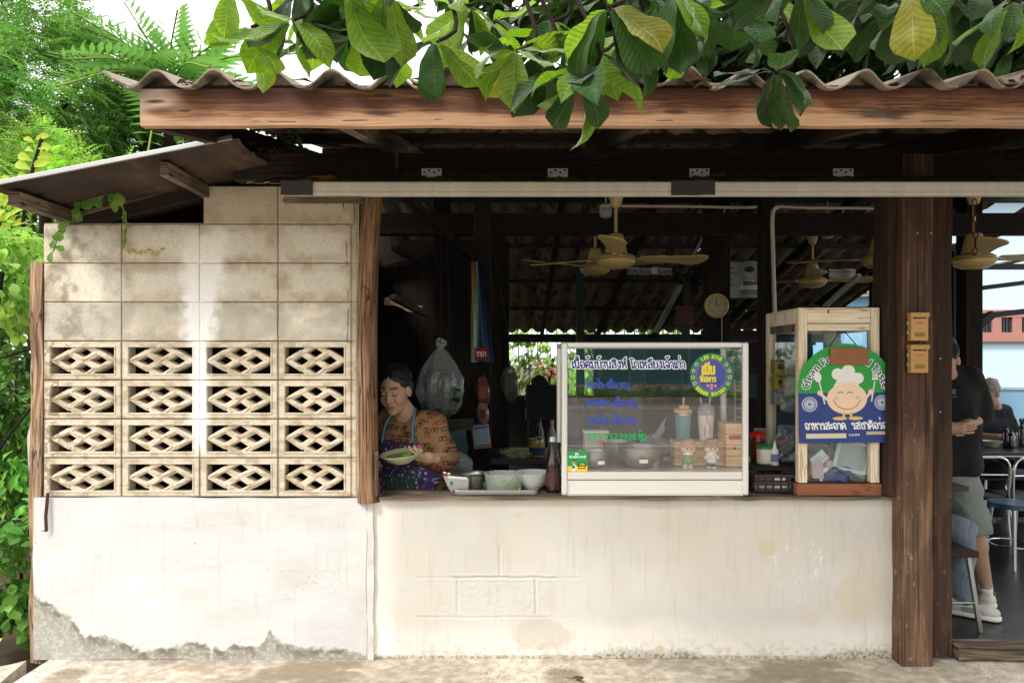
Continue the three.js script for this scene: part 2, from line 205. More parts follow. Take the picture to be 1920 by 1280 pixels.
// ================================================================ THE SETTING
const struct = (name, geo, mat) => { const m = part(scene, name, geo, mat); m.userData.kind = 'structure'; return m; };
{ // ground: one sheet to the horizon, the forecourt apron, road, verge across the road
  const soil = std(0x6d6048, { map: T.concrete, roughness: 1 });
  struct('ground', uvm(new THREE.PlaneGeometry(500, 500).rotateX(-Math.PI / 2).translate(0, -0.14, 0)), soil);
  const edge = new THREE.Shape(); edge.moveTo(-2.36, 0.6); edge.lineTo(-2.47, 0.02); edge.bezierCurveTo(-2.62, 0.2, -2.8, 0.1, -3.3, 0.3); edge.lineTo(-3.6, 6.6); edge.lineTo(9, 6.6); edge.lineTo(9, -0.6); edge.lineTo(-2.36, -0.6);
  const apron = new THREE.ExtrudeGeometry(edge, { depth: 0.16, bevelEnabled: false }).rotateX(Math.PI / 2).translate(0, 0, 0);
  struct('forecourt', uvm(apron), mt.concrete);
  struct('floor', uvm(box(11.4, 0.1, 6.9, 3.3, -0.02, -3.5)), phys(0x262524, { map: T.concrete, roughness: 0.36, bumpMap: T.softBump, bumpScale: 0.002 }));
  const tarmac = tex(512, 512, (u, v) => { const a = fbm(u * 6, v * 6, 4, 111, 6, 6), b = fbm(u * 90, v * 90, 2, 112, 90, 90); return mixc([112, 104, 96], [160, 150, 140], a * .5 + b * .5); }, { tile: 3 });
  struct('road', uvm(box(120, 0.12, 17, 0, -0.13, 15.6)), std(0xffffff, { map: tarmac, roughness: 0.9 }));
  struct('road_marking', M(box(120, 0.008, 0.14, 0, -0.066, 10), box(120, 0.008, 0.14, 0, -0.066, 21.5)), std(0xd8d6cc, { roughness: 0.8 }));
  struct('kerb', uvm(box(120, 0.3, 0.3, 0, 0.0, 24.3)), mt.concrete);
}
const wallMap = (() => {                                          // one colour for the whole block wall: tone, stains, whitewash streak
  const X0 = -2.46, X1 = -0.68, Y0 = 0.8, Y1 = 2.43;
  const PX = (u) => 960 + lerp(X0, X1, u) * 367, PY = (v) => 1235 - lerp(Y0, Y1, v) * 367;
  const t = tex(1280, 1180, (u, v) => {
    const x = PX(u), y = PY(v), a = fbm(x / 60, y / 60, 5, 131), g = fbm(x / 3.2, y / 3.2, 2, 132), row = Math.floor((y - 420) / 73), col = Math.floor((x - 80) / 147), b = hash(col, row, 7);
    let c = mixc([200, 190, 170], [226, 217, 200], clamp(a * 0.75 + b * 0.3 + (g - .5) * 0.6));
    const fx = Math.abs(((x - 80) / 147) - Math.round((x - 80) / 147)) * 147, fy = Math.abs(((y - 420) / 73) - Math.round((y - 420) / 73)) * 73;
    if (y < 640) {                                                // damp rims and greyed faces of the solid blocks
      const n = fbm(x / 24, y / 24, 4, 133), rim = 1 - sstep(6, 26 + 20 * n, Math.min(fx, fy * 1.4));
      c = mixc(c, [142, 122, 94], rim * (0.25 + 0.75 * sstep(0.32, 0.72, n)) * 0.5);
      if (y < 420) c = mixc(c, [150, 132, 104], 0.35);
      if (y > 562) c = mixc(c, mixc([150, 144, 130], [204, 198, 184], n), sstep(562, 580, y) * 0.7 * sstep(0.32, 0.5, fbm(x / 70, y / 40, 3, 134)));
      if (y > 490 && y < 565 && x < 232) c = mixc(c, [224, 218, 202], sstep(0.35, 0.62, fbm(x / 40, y / 26, 4, 135)) * sstep(95, 150, x) * 0.7);
      c = mixc(c, [112, 104, 88], sstep(0.46, 0.78, fbm(x / 20, y / 20, 4, 136)) * sstep(260, 80, x) * 0.6);
      const drip = sstep(2.4, 0.4, Math.abs(x - 651 - 2 * Math.sin(y / 40)))* sstep(410, 420, y); c = mixc(c, [96, 78, 56], drip * 0.6 * sstep(.35, .6, fbm(x / 8, y / 22, 3, 137)));
    } else { c = mixc(c, [200, 187, 162], 0.55); c = mixc(c, [150, 132, 102], sstep(0.42, 0.75, fbm(x / 16, y / 9, 4, 138)) * 0.5); c = mixc(c, [118, 104, 80], sstep(5, 0, Math.min(fx, fy)) * 0.35); if (x < 110) c = mixc(c, [130, 116, 96], sstep(0.45, 0.6, fbm(x / 7, y / 7, 3, 139)) * 0.6); }
    if (fx < 1.3 || fy < 1.1) c = mixc(c, [120, 104, 80], 0.4);
    const cx = y < 640 ? lerp(384, 372, sstep(420, 640, y)) : 372, w = y < 640 ? lerp(40, 26, sstep(470, 640, y)) : 14 - 3 * sstep(760, 860, y), n2 = (fbm(x / 14, y / 14, 4, 140) - 0.5) * 26;
    const wash = sstep(w + 16, w - 12, Math.abs(x - cx) + n2 * (y < 640 ? 1 : 0.3)) * sstep(418, 452, y + n2) * sstep(870, 820, y); c = mixc(c, y < 640 ? lerp3([232, 226, 212], [252, 250, 246], sstep(430, 600, y)) : [252, 250, 246], wash * 0.96);
    return c;
  });
  function lerp3(a, b, k) { return mixc(a, b, k); }
  return { t, X0, X1, Y0, Y1 };
})();
const pores = tex(512, 512, (u, v) => grey(0.5 + 0.5 * (fbm(u * 100, v * 100, 2, 151, 100, 100) - .5) - 0.5 * sstep(0.68, 0.8, fbm(u * 60, v * 60, 2, 152, 60, 60))), { srgb: false });
pores.wrapS = pores.wrapT = THREE.RepeatWrapping; pores.repeat.set(4, 4);
const blockMat = std(0xffffff, { map: wallMap.t, bumpMap: pores, bumpScale: 0.004, roughness: 0.95 });
{ // the block wall: solid blocks above, pierced blocks below, each a part
  const w = thing('block_wall', 'tan concrete block wall with four rows of pierced diamond blocks and a white vertical smear', 'wall');
  const wx = 0.4, wy = 0.1992, x0 = X(80), yTop = Y(420), g = 0.0028, put = (geo) => uvBox(geo, wallMap.X0, wallMap.X1, wallMap.Y0, wallMap.Y1), R = rand(77);
  const solid = (cx, cy, ww, hh) => part(w, 'block', put(M(box(ww - g, hh - g, 0.14, cx, cy, -0.07 + (R() - .5) * 0.005, 0.006))), blockMat);
  for (let r = 0; r < 3; r++) for (let c = 0; c < 4; c++) { const ww = c === 3 ? 0.375 : wx; solid(x0 + c * wx + ww / 2, yTop - (r + 0.5) * wy, ww, wy); }
  solid((X(380) + X(520)) / 2, (yTop + Y(348)) / 2, X(520) - X(380), Y(348) - yTop); solid((X(520) + X(664)) / 2, (yTop + Y(348)) / 2, X(664) - X(520), Y(348) - yTop);
  // pierced block: frame with a stepped rim, and a lattice of four diamonds
  const ring = (W, H, w2, h2, d, z, bev) => { const s = new THREE.Shape([[-W, -H], [W, -H], [W, H], [-W, H]].map((p) => new THREE.Vector2(...p).multiplyScalar(0.5))); s.holes.push(new THREE.Path([[-w2, -h2], [-w2, h2], [w2, h2], [w2, -h2]].map((p) => new THREE.Vector2(...p).multiplyScalar(0.5)))); return new THREE.ExtrudeGeometry(s, { depth: d - 2 * bev, bevelEnabled: true, bevelSize: bev, bevelThickness: bev, bevelOffset: -bev, bevelSegments: 1 }).translate(0, 0, z - d + bev); };
  const frameAt = (cx, cy, ww) => put(M(ring(ww - g, wy - g, ww - 0.062, wy - 0.052, 0.085, -0.001, 0.004), ring(ww - 0.056, wy - 0.046, ww - 0.074, wy - 0.064, 0.02, 0.003, 0.003)).translate(cx, cy, 0));
  const diamond = (cx, cy, a, b, rev) => { const p = [[cx + a, cy], [cx + a * 0.15, cy + b], [cx - a * 0.15, cy + b], [cx - a, cy], [cx - a * 0.15, cy - b], [cx + a * 0.15, cy - b]]; return (rev ? p.reverse() : p).map((q) => new THREE.Vector2(...q)); };
  const latticeAt = (cx, cy, ww) => {
    const A = (ww - 0.058) / 2, B = (wy - 0.046) / 2, q = [[1.02, 0], [0.46, 0.7], [0.38, 0.72], [0.3, 0.96], [0.1, 1.08], [-0.1, 1.08], [-0.3, 0.96], [-0.38, 0.72], [-0.46, 0.7], [-1.02, 0], [-0.46, -0.7], [-0.38, -0.72], [-0.3, -0.96], [-0.1, -1.08], [0.1, -1.08], [0.3, -0.96], [0.38, -0.72], [0.46, -0.7]];
    const mk = (k) => { const s = new THREE.Shape(q.map(([x, y]) => new THREE.Vector2(x * A, y * B))); for (const [hx, hy] of [[0, 0.53], [0, -0.53], [-0.46, 0], [0.46, 0]]) s.holes.push(new THREE.Path(diamond(hx * A, hy * B, 0.27 * A * k, 0.325 * B * k, true))); return s; };
    const main = new THREE.ExtrudeGeometry(mk(1), { depth: 0.05, bevelEnabled: true, bevelSize: 0.007, bevelThickness: 0.009, bevelOffset: -0.004, bevelSegments: 2 }).translate(0, 0, -0.066);
    // raised ridges that outline the bands
    const ridges = [], L = (a, b) => ridges.push(bar(V(a[0] * A, a[1] * B, -0.006), V(b[0] * A, b[1] * B, -0.006), 0.007, 0.008, 0.003));
    L([-0.92, 0.02], [-0.4, 0.5]); L([-0.4, 0.5], [0.02, 0.04]); L([0.02, 0.04], [0.42, 0.5]); L([0.42, 0.5], [0.9, 0.02]); L([-0.36, 0.52], [-0.1, 0.93]); L([-0.1, 0.93], [0.14, 0.93]); L([-0.92, -0.04], [-0.38, -0.56]); L([-0.3, -0.5], [0.02, 0.0]); L([0.34, -0.5], [0.1, -0.96]); L([0.38, -0.56], [0.92, -0.04]); L([-0.3, -0.62], [-0.08, -0.96]);
    return put(jitter(M(main, ...ridges).translate(cx, cy, 0), 0.0022, 26, 3));
  };
  for (let r = 3; r < 7; r++) for (let c = 0; c < 4; c++) { const ww = c === 3 ? 0.375 : wx, cx = x0 + c * wx + ww / 2, cy = yTop - (r + 0.5) * wy, b = part(w, 'pierced_block', frameAt(cx, cy, ww), blockMat); part(b, 'lattice', latticeAt(cx, cy, ww), blockMat); }
  part(w, 'mortar', put(M(box(X(672) - X(653), 1.59, 0.13, (X(672) + X(653)) / 2, 1.62, -0.075), ...[0, 1, 2].map((c) => box(0.012, 3 * wy, 0.1, x0 + (c + 1) * wx, yTop - 1.5 * wy, -0.059)), ...[0, 1, 2].map((r) => box(1.57, 0.012, 0.1, x0 + 0.785, yTop - r * wy, -0.0595)))), blockMat);
}
{ // plastered base walls and the side wall
  const speck = (x, y, s) => sstep(0.5, 0.62, fbm(x / 4, y / 4, 3, s));
  const moldL = [[62, 1112], [95, 1130], [140, 1160], [160, 1192], [200, 1190], [240, 1204], [265, 1221], [300, 1217], [340, 1209], [372, 1198], [400, 1214], [420, 1216], [440, 1206], [480, 1211], [496, 1203], [507, 1176], [520, 1198], [560, 1214], [600, 1213], [640, 1217], [672, 1224], [706, 1228]];
  const edgeAt = (list, x) => { for (let i = 1; i < list.length; i++) if (x <= list[i][0]) return lerp(list[i - 1][1], list[i][1], (x - list[i - 1][0]) / (list[i][0] - list[i - 1][0])); return list[list.length - 1][1]; };
  const left = tex(1300, 620, (u, v) => {
    const x = lerp(62, 706, u), y = lerp(1238, 928, v), a = fbm(x / 90, y / 90, 5, 161);
    let c = mixc([194, 193, 190], [207, 206, 203], a); c = mixc(c, [194, 188, 178], sstep(0.56, 0.75, fbm(x / 120, y / 70, 4, 162)) * 0.5);
    const e = edgeAt(moldL, x) + (fbm(x / 9, y / 9, 3, 163) - 0.5) * 16, m = sstep(e - 4, e + 5, y) * (x > 395 && x < 402 ? 0.3 : 1);
    c = mixc(c, mixc([138, 134, 120], [172, 168, 154], speck(x, y, 164) * 0.8 + 0.2 * a), m * (0.9 - 0.25 * sstep(e, e + 60, y))); c = mixc(c, [98, 95, 82], m * sstep(e + 24, e + 2, y) * sstep(0.36, 0.66, fbm(x / 18, y / 10, 3, 165)) * 0.75);
    c = mixc(c, [120, 112, 100], sstep(0.90, 0.93, vnoise(x / 2.2, y / 2.2, 166)) * sstep(0.62, 0.72, fbm(x / 90, y / 90, 2, 167)) * 0.6 * sstep(945, 990, y));
    c = mixc(c, [150, 142, 126], sstep(0.62, 0.8, fbm(x / 7, y / 70, 3, 168)) * 0.1); c = mixc(c, [120, 110, 96], sstep(0.012, 0.003, Math.abs(fbm(x / 140, y / 140, 4, 169) - .5)) * sstep(0.56, 0.66, fbm(x / 200, y / 120, 2, 170)) * 0.05); if (x > 683 && x < 696) c = mixc(c, [150, 140, 124], sstep(1.6, 0.3, Math.abs(x - 688.5 - 1.2 * Math.sin(y / 30))) * 0.8); return c;
  });
  const moldR = (x) => Math.max(sstep(1090, 1150, x) * sstep(1330, 1280, x) * (13 + 9 * fbm(x / 26, 1, 3, 171)), sstep(1520, 1600, x) * sstep(1700, 1680, x) * 21, 3.5);
  const right = tex(2000, 640, (u, v) => {
    const x = lerp(696, 1694, u), y = lerp(1238, 928, v), a = fbm(x / 110, y / 110, 5, 172), b = fbm(x / 40, y / 60, 4, 173);
    let c = mixc([190, 185, 175], [208, 204, 196], a); c = mixc(c, [206, 188, 170], sstep(0.5, 0.7, fbm(x / 80, y / 50, 4, 174)) * 0.3); c = mixc(c, [236, 231, 220], sstep(1150, 1200, y + 40 * (b - .5)) * 0.5 + sstep(760, 700, x) * 0.7);
    const ell = (cx, cy, rx, ry) => sstep(1.25, 0.85, Math.hypot((x - cx) / rx, (y - cy) / ry) + (b - .5) * 0.9); c = mixc(c, [198, 172, 118], ell(1441, 1026, 17, 16) * 0.28); c = mixc(c, [198, 182, 156], ell(1612, 1115, 42, 40) * 0.4); c = mixc(c, [186, 174, 156], ell(1015, 1190, 54, 26) * 0.5); c = mixc(c, [206, 178, 122], ell(972, 966, 8, 6) * 0.3); c = mixc(c, [228, 224, 216], sstep(0.66, 0.8, fbm(x / 5, y / 12, 3, 185)) * sstep(90, 40, Math.hypot(x - 1500, y - 1060)) * 0.5);
    const h = moldR(x), n = fbm(x / 5, y / 12, 3, 175); c = mixc(c, [104, 104, 84], sstep(1229 - h * (0.45 + n), 1231, y) * (0.4 + 0.6 * speck(x, y, 176)) * (h > 5 ? 0.85 : 0.6)); if (Math.hypot(x - 1237, (y - 1218) * 1.1) < 9) c = [198, 188, 164];
    c = mixc(c, [190, 172, 140], sstep(934, 929, y) * 0.5); c = mixc(c, [150, 138, 116], sstep(0.6, 0.8, fbm(x / 7, y / 70, 3, 177)) * 0.1 + sstep(1180, 1236, y) * sstep(0.5, 0.7, fbm(x / 9, y / 8, 3, 178)) * 0.3); c = mixc(c, [110, 100, 86], sstep(0.012, 0.003, Math.abs(fbm(x / 130, y / 130, 4, 179) - .5)) * sstep(0.55, 0.65, fbm(x / 200, y / 120, 2, 180)) * 0.05); return c;
  });
  const rbump = tex(1500, 480, (u, v) => {
    const x = lerp(696, 1694, u), y = lerp(1238, 928, v); let h = 0.55 + 0.3 * (fbm(x / 50, y / 50, 4, 181) - .5) + 0.16 * (fbm(x / 5, y / 5, 2, 182) - .5);
    const groove = (d, s) => { h -= s * sstep(3.2, 0.4, Math.abs(d)); h += s * 0.4 * sstep(3, 0, Math.abs(Math.abs(d) - 5)); }; const j = (fbm(x / 20, y / 20, 3, 183) - .5) * 3;
    if (x > 780 && x < 1090) { groove(y - 1083 + j, x > 850 && x < 1045 ? 0.5 : 0.15); groove(y - 1157 + j, x < 1030 ? 0.22 : 0.05); } if (y > 1083 && y < 1150) { groove(x - 858 + j, 0.3); groove(x - 1005 + j, 0.45); } if (y > 1022 && y < 1080) { groove(x - 938 + j, 0.4); groove(x - 1080, 0.12); } if (y > 1157 && y < 1230) { groove(x - 785, 0.12); groove(x - 932, 0.1); }
    const rough = sstep(0.0, 1.0, 1 - Math.hypot((x - 930) / 200, (y - 1110) / 90)); h += rough * 0.22 * (fbm(x / 7, y / 7, 3, 184) - .5) * 2; return grey(h);
  }, { srgb: false });
  const lw = thing('base_wall', 'white plastered base wall with grey mould along its foot under the block wall', 'wall');
  part(lw, 'plaster', uvBox(jitter(M(new THREE.BoxGeometry(X(700) - X(65), Y(933), 0.16, 60, 24, 2).translate((X(700) + X(65)) / 2, Y(933) / 2, -0.066)), 0.004, 6), X(62), X(706), Y(1238), Y(928)), std(0xffffff, { map: left, bumpMap: T.softBump, bumpScale: 0.01, roughness: 0.92 }));
  const rw = thing('base_wall', 'cream plastered base wall below the food counter with ghosted block joints', 'wall');
  part(rw, 'plaster', uvBox(jitter(M(new THREE.BoxGeometry(X(1692) - X(700), Y(936), 0.16, 90, 24, 2).translate((X(1692) + X(700)) / 2, Y(936) / 2, -0.08)), 0.003, 5), X(696), X(1694), Y(1238), Y(928)), std(0xffffff, { map: right, bumpMap: rbump, bumpScale: 0.006, roughness: 0.92 }));
  part(rw, 'sill', jitter(uvm(M(new THREE.BoxGeometry(X(1690) - X(712), 0.014, 0.2, 70, 1, 4).translate((X(1690) + X(712)) / 2, 0.824, -0.07)), 'x'), 0.004, 9), mt.woodGrey);
  const jam = thing('plaster_pier', 'narrow white plaster strip beside the round log post at the wall joint', 'pier');
  part(jam, 'plaster', uvm(jitter(M(new THREE.BoxGeometry(0.03, 0.80, 0.03, 2, 30, 1).translate(X(696), 0.405, 0.003)), 0.005, 13)), std(0xcac7c1, { bumpMap: T.softBump, bumpScale: 0.01, roughness: 0.95 }));
  const sw = thing('side_wall', 'dark weathered side wall of the kitchen behind the pierced blocks', 'wall');
  for (let i = 0; i < 12; i++) part(sw, 'plank', uvm(box(0.03, 2.36, 0.276, -2.42 + (i % 2) * 0.006, 1.18, -0.32 - i * 0.28), 'y'), mt.woodDark);
}
// ================================================================ ROOFS, BEAMS, POSTS
const wave = (u) => Math.pow(0.5 + 0.5 * Math.cos(u * Math.PI * 2), 1.35);     // narrow crests, wide troughs; u in pitches
function corrSheet(x0, x1, pitch, amp, L, th = 0.007, ny = 6, per = 14, sag = 0, seed = 1, prof = wave) {   // along +z from 0 to L, crests up; both faces and rims
  const nx = Math.round((x1 - x0) / pitch * per), pos = [], uv = [], idx = [], row = nx + 1, lay = row * (ny + 1);
  for (const s of [0, 1]) for (let j = 0; j <= ny; j++) for (let i = 0; i <= nx; i++) { const x = lerp(x0, x1, i / nx), z = L * j / ny; pos.push(x, amp * prof(x / pitch) - s * th + sag * (vnoise(x * 2.2 + seed, z * 2 + seed) - .5), z + (j === 0 || j === ny ? 0.03 * (vnoise(x * 9, seed + j) - .5) : 0)); uv.push(x, z); }
  for (let j = 0; j < ny; j++) for (let i = 0; i < nx; i++) { const a = j * row + i; idx.push(a, a + row, a + 1, a + 1, a + row, a + row + 1); const b = a + lay; idx.push(b, b + 1, b + row, b + 1, b + row + 1, b + row); }
  const rim = (a, b) => idx.push(a, b, a + lay, b, b + lay, a + lay); for (let i = 0; i < nx; i++) { rim(i, i + 1); rim(ny * row + i + 1, ny * row + i); } for (let j = 0; j < ny; j++) { rim((j + 1) * row, j * row); rim(j * row + nx, (j + 1) * row + nx); }
  const g = new THREE.BufferGeometry(); g.setAttribute('position', new THREE.Float32BufferAttribute(pos, 3)); g.setAttribute('uv', new THREE.Float32BufferAttribute(uv, 2)); g.setIndex(idx); const h = g.toNonIndexed(); h.computeVertexNormals(); return toCreasedNormals(h, 0.7);
}
const SLOPE = 0.21, roofY = (z) => 2.505 + (1.12 - z) * SLOPE;                 // underside of the front roof
const RIDGE_Z = -2.6, RIDGE_Y = roofY(RIDGE_Z), backY = (z) => RIDGE_Y + (z - RIDGE_Z) * 0.243;
const mainRoof = thing('main_roof', 'grey corrugated fibre cement roof over the food shop with a brown timber fascia', 'roof');
{
  const P = 0.2125, ang = Math.atan(SLOPE), phase = X(285, 1.12);
  const put = (g, y, z, a) => g.rotateX(a).translate(phase, y, z);
  // front slope: sheets two and a half waves wide that lap over each other, in two rows
  let n = 0;
  for (let x = -0.12; x < 6.2; x += P * 5) for (let r = 0; r < 2; r++) {
    const a = x - (n % 2 ? 0.035 : 0), b = Math.min(x + P * 5 + 0.06, 6.3), z0 = r ? RIDGE_Z : -0.85, L = r ? 1.9 : 1.99;
    part(mainRoof, 'roof_sheet', put(corrSheet(a, b, P, 0.06, L, 0.008, 6, 16, 0.012, n * 3 + r).translate(0, (Math.floor(n / 1) % 2) * 0.009 + r * 0.02, 0), roofY(z0), z0, ang), mt.fibre); if (r) n++;
  }
  part(mainRoof, 'roof_sheet', put(corrSheet(-0.2, -0.095, P, 0.03, 1.35, 0.009, 4, 20, 0.01, 5).rotateZ(-0.25).translate(-0.005, -0.022, 0), roofY(-0.25), -0.25, ang), mt.fibre, 'loose edge sheet tilted down at the left end of the roof');
  // back slope, its underside seen from inside, in lapped rows
  const bang = -Math.atan(0.243), rows = 5, back = 5.4; for (let r = 0; r < rows; r++) for (let c = 0; c < 6; c++) { const z0 = RIDGE_Z - back * (r + 1) / rows, g = corrSheet(-0.2 + c * P * 5, -0.2 + (c + 1) * P * 5 + 0.04, P, 0.065, back / rows + 0.1, 0.007, 2, 12, 0.012, r * 7 + c); g.translate(0, r * -0.0 + (c % 2) * 0.008 + (r % 2) * 0.01, 0); part(mainRoof, 'roof_sheet', g.rotateX(bang).translate(phase - 0.1, backY(z0) + 0.02, z0), mt.fibre); }
  { const R = rand(55), m = new THREE.InstancedMesh(smallLeaf, std(0x6a4c2c, { side: THREE.DoubleSide }), 140), P0 = P; for (let i = 0; i < 140; i++) { const z = lerp(0.75, 1.1, R()), x = phase + (Math.floor(R() * 24) + 0.5 + (R() - .5) * 0.4) * P0; m.setMatrixAt(i, _m.compose(V(x, roofY(z) + 0.012 + 0.01 * R(), z), aim(V(R() - .5, 0.1 * R(), R() - .5), V(0.2 * R(), 1, 0.1)), V(1, 1, 1).multiplyScalar(lerp(0.04, 0.1, R())))); } m.name = 'leaf_litter'; m.userData.kind = 'stuff'; m.castShadow = m.receiveShadow = true; mainRoof.add(m); }
  // fascia board with darker top edge, knots and nail stains
  const fx0 = X(262, 1.05), fx1 = 3.4, fy0 = Y(235, 1.05), fy1 = Y(166, 1.05);
  const fas = tex(2048, 128, (u, v) => {
    const x = lerp(262, 1960, u), y = lerp(235, 166, v), w = fbm(x / 200, y / 30, 3, 201), g = fbm(x / 70, y / 3.4 + w * 3, 4, 202), f = fbm(x / 16, y / 1.3, 2, 203), t = fbm(x / 160, y / 60, 4, 204);
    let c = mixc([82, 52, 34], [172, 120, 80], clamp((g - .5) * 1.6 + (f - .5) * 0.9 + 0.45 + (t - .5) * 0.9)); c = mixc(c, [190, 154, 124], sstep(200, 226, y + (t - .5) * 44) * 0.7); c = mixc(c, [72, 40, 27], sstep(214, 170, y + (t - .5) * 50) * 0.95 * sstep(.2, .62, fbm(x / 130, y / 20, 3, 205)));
    c = mixc(c, [196, 178, 160], sstep(330, 285, x) * sstep(0.4, 0.6, t + 0.1) * 0.7); for (const [kx, ky, r] of [[580, 179, 5], [579, 212, 9], [321, 208, 4], [282, 190, 5], [1230, 212, 16], [1655, 200, 12], [960, 210, 6], [1800, 190, 9], [1450, 186, 8]]) c = mixc(c, [42, 28, 22], sstep(1.3, 0.3, Math.hypot((x - kx) / (r * 2.6), (y - ky) / (r * 0.8)) + (f - .5) * 0.8) * 0.75);
    c = mixc(c, [46, 30, 22], sstep(1.2, 0.2, Math.abs(y - 226 - 2 * Math.sin(x / 60) - (w - .5) * 9)) * sstep(0.56, 0.62, fbm(x / 50, 3, 3, 206)) * 0.8); return c;
  });
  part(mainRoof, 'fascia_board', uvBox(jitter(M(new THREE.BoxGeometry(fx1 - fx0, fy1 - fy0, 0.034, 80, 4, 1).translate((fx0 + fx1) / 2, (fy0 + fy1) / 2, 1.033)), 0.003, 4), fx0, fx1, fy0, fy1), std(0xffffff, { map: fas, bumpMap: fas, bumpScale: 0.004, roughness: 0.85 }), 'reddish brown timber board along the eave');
  part(mainRoof, 'batten', uvm(box(fx1 - fx0, 0.014, 0.05, (fx0 + fx1) / 2, fy1 + 0.007, 1.02), 'x'), mt.woodBlack);
  for (const x of [-1.33, -0.62, 0.47, 1.35, 2.25, 3.2, 4.2, 5.0]) { part(mainRoof, 'rafter', barUV(V(x, fy0 + 0.05, 1.01), V(x, roofY(RIDGE_Z) - 0.12, RIDGE_Z), x < -1.2 ? 0.06 : 0.05, 0.1), x === -0.62 ? mt.woodGrey : mt.woodDark); part(mainRoof, 'rafter', barUV(V(x, RIDGE_Y - 0.14, RIDGE_Z), V(x, backY(-8.0) - 0.08, -8.0), 0.05, 0.1), mt.woodBlack); }
  for (const z of [0.35, -0.5, -1.5, -2.4]) part(mainRoof, 'purlin', barUV(V(-1.36, roofY(z) - 0.035, z), V(5.05, roofY(z) - 0.035, z), 0.045, 0.05), mt.woodDark);
  for (const z of [-3.3, -4.4, -5.5, -6.6]) part(mainRoof, 'purlin', barUV(V(-1.4, backY(z) - 0.03, z), V(5.05, backY(z) - 0.03, z), 0.05, 0.05), mt.darkSteel);
}
// wall plate over the opening, with hinges of the flap
const beam = thing('wall_plate', 'dark stained timber beam above the shop opening with four steel hinges', 'beam');
part(beam, 'timber', jitter(barUV(V(X(440, .05), Y(311, .08), 0.03), V(3.6, Y(311, .08), 0.03), 0.1, Y(286, .08) - Y(336, .08), 0.004), 0.003, 3), mt.woodDark);
for (const px of [809, 1046, 1312, 1582]) { const p = at(px, 322, 0.085), hm = std(0xe4e4de, { roughness: 0.4 }), h = part(beam, 'hinge', M(box(0.1, 0.034, 0.004, p.x, p.y, 0.083), rod(V(p.x - 0.05, p.y - 0.02, 0.086), V(p.x + 0.05, p.y - 0.02, 0.086), 0.005)), hm); part(h, 'screw', M(...[-0.036, -0.012, 0.012, 0.036].map((d, i) => new THREE.CylinderGeometry(0.0055, 0.0055, 0.003, 8).rotateX(Math.PI / 2).translate(p.x + d, p.y + (i % 2 ? 0.007 : -0.003), 0.0865))), mt.black); }
part(beam, 'cut_end', uvm(box(0.015, 0.1, 0.02, X(745, .08), Y(305, .08), 0.088), 'y'), mt.woodGrey);
{ // the lifted flap: ribbed sheet, cream edge profile, tape patches
  const a = thing('flap_shutter', 'lifted ribbed shutter flap with a cream edge profile patched with black tape', 'shutter');
  const zf = 0.62, yh = 2.437, zh = 0.09, yt = Y(343, zf), yb = Y(369, zf), xl = X(531, zf), xr = 3.0, ang = Math.atan2(yh - yt, zf - zh), L = Math.hypot(yh - yt, zf - zh);
  const rib = (u) => { const f = u - Math.floor(u); return f < 0.25 ? 1 : f < 0.35 ? 1 - (f - .25) * 10 : f < 0.9 ? 0 : (f - .9) * 10; };
  part(a, 'ribbed_sheet', corrSheet(xl - 0.16, xr, 0.075, 0.007, L, 0.002, 2, 12, 0.004, 3, rib).rotateX(ang).translate(0, yh, zh), std(0xb8b4a8, { roughness: 0.5, metalness: 0.2, map: T.fibre }));
  part(a, 'under_board', uvm(box(xr - xl, 0.01, L - 0.02, (xl + xr) / 2, -0.012, L / 2).rotateX(ang).translate(0, yh, zh), 'x'), mt.woodDark);
  const h = yt - yb, pr = new THREE.Shape([[0, 0], [0.028, 0], [0.03, h * 0.2], [0.026, h * 0.24], [0.026, h * 0.4], [0.03, h * 0.44], [0.03, h * 0.9], [0.024, h], [0, h]].map((q) => new THREE.Vector2(...q)));
  const pg = M(new THREE.ExtrudeGeometry(pr, { depth: xr - xl, bevelEnabled: false }).rotateY(-Math.PI / 2).translate(xr - xl, 0, 0));
  const streak = tex(1024, 64, (u, v) => mixc([176, 170, 158], [208, 203, 192], fbm(u * 120, v * 5, 4, 211) * 0.8 + 0.2 * fbm(u * 500, v * 30, 2, 212)), {}); streak.wrapS = THREE.RepeatWrapping; streak.repeat.set(0.3, 14);
  part(a, 'edge_profile', uvm(pg.translate(xl, yb, zf)), std(0xeeeae2, { map: streak, roughness: 0.5 }));
  const tapeAt = (p0, p1) => part(a, 'tape', jitter(M(new THREE.BoxGeometry(X(p1, zf) - X(p0, zf), h + 0.002, 0.003, 8, 3, 1).translate((X(p0, zf) + X(p1, zf)) / 2, (yt + yb) / 2 + 0.001, zf + 0.0335)), 0.0016, 30), mt.tape);
  tapeAt(531, 590); tapeAt(1256, 1337);
  part(a, 'batten', barUV(V(X(534, .6), yb - 0.014, zf - 0.005), V(X(679, .6), yb - 0.014, zf - 0.005), 0.03, 0.022, 0.003), std(0xd9c6a2, { map: T.woodGrey, roughness: 0.8 }), 'pale timber strip under the left end of the flap');
}
function chain(name, label, pts, r = 0.011, mat = mt.ironRust) {
  const cur = new THREE.CatmullRomCurve3(pts), n = Math.floor(cur.getLength() / (r * 2.6)), ch = thing(name, label, 'chain'), ring = new THREE.TorusGeometry(r, r * 0.24, 6, 12).scale(0.75, 1.25, 1);
  for (let i = 0; i < n; i++) { const p = cur.getPointAt((i + 0.5) / n), t = cur.getTangentAt((i + 0.5) / n); const l = part(ch, 'link', ring, mat); l.position.copy(p); l.quaternion.copy(aim(t, i % 2 ? V(1, 0.01, 0.4) : V(-0.4, 0.01, 1))); }
}
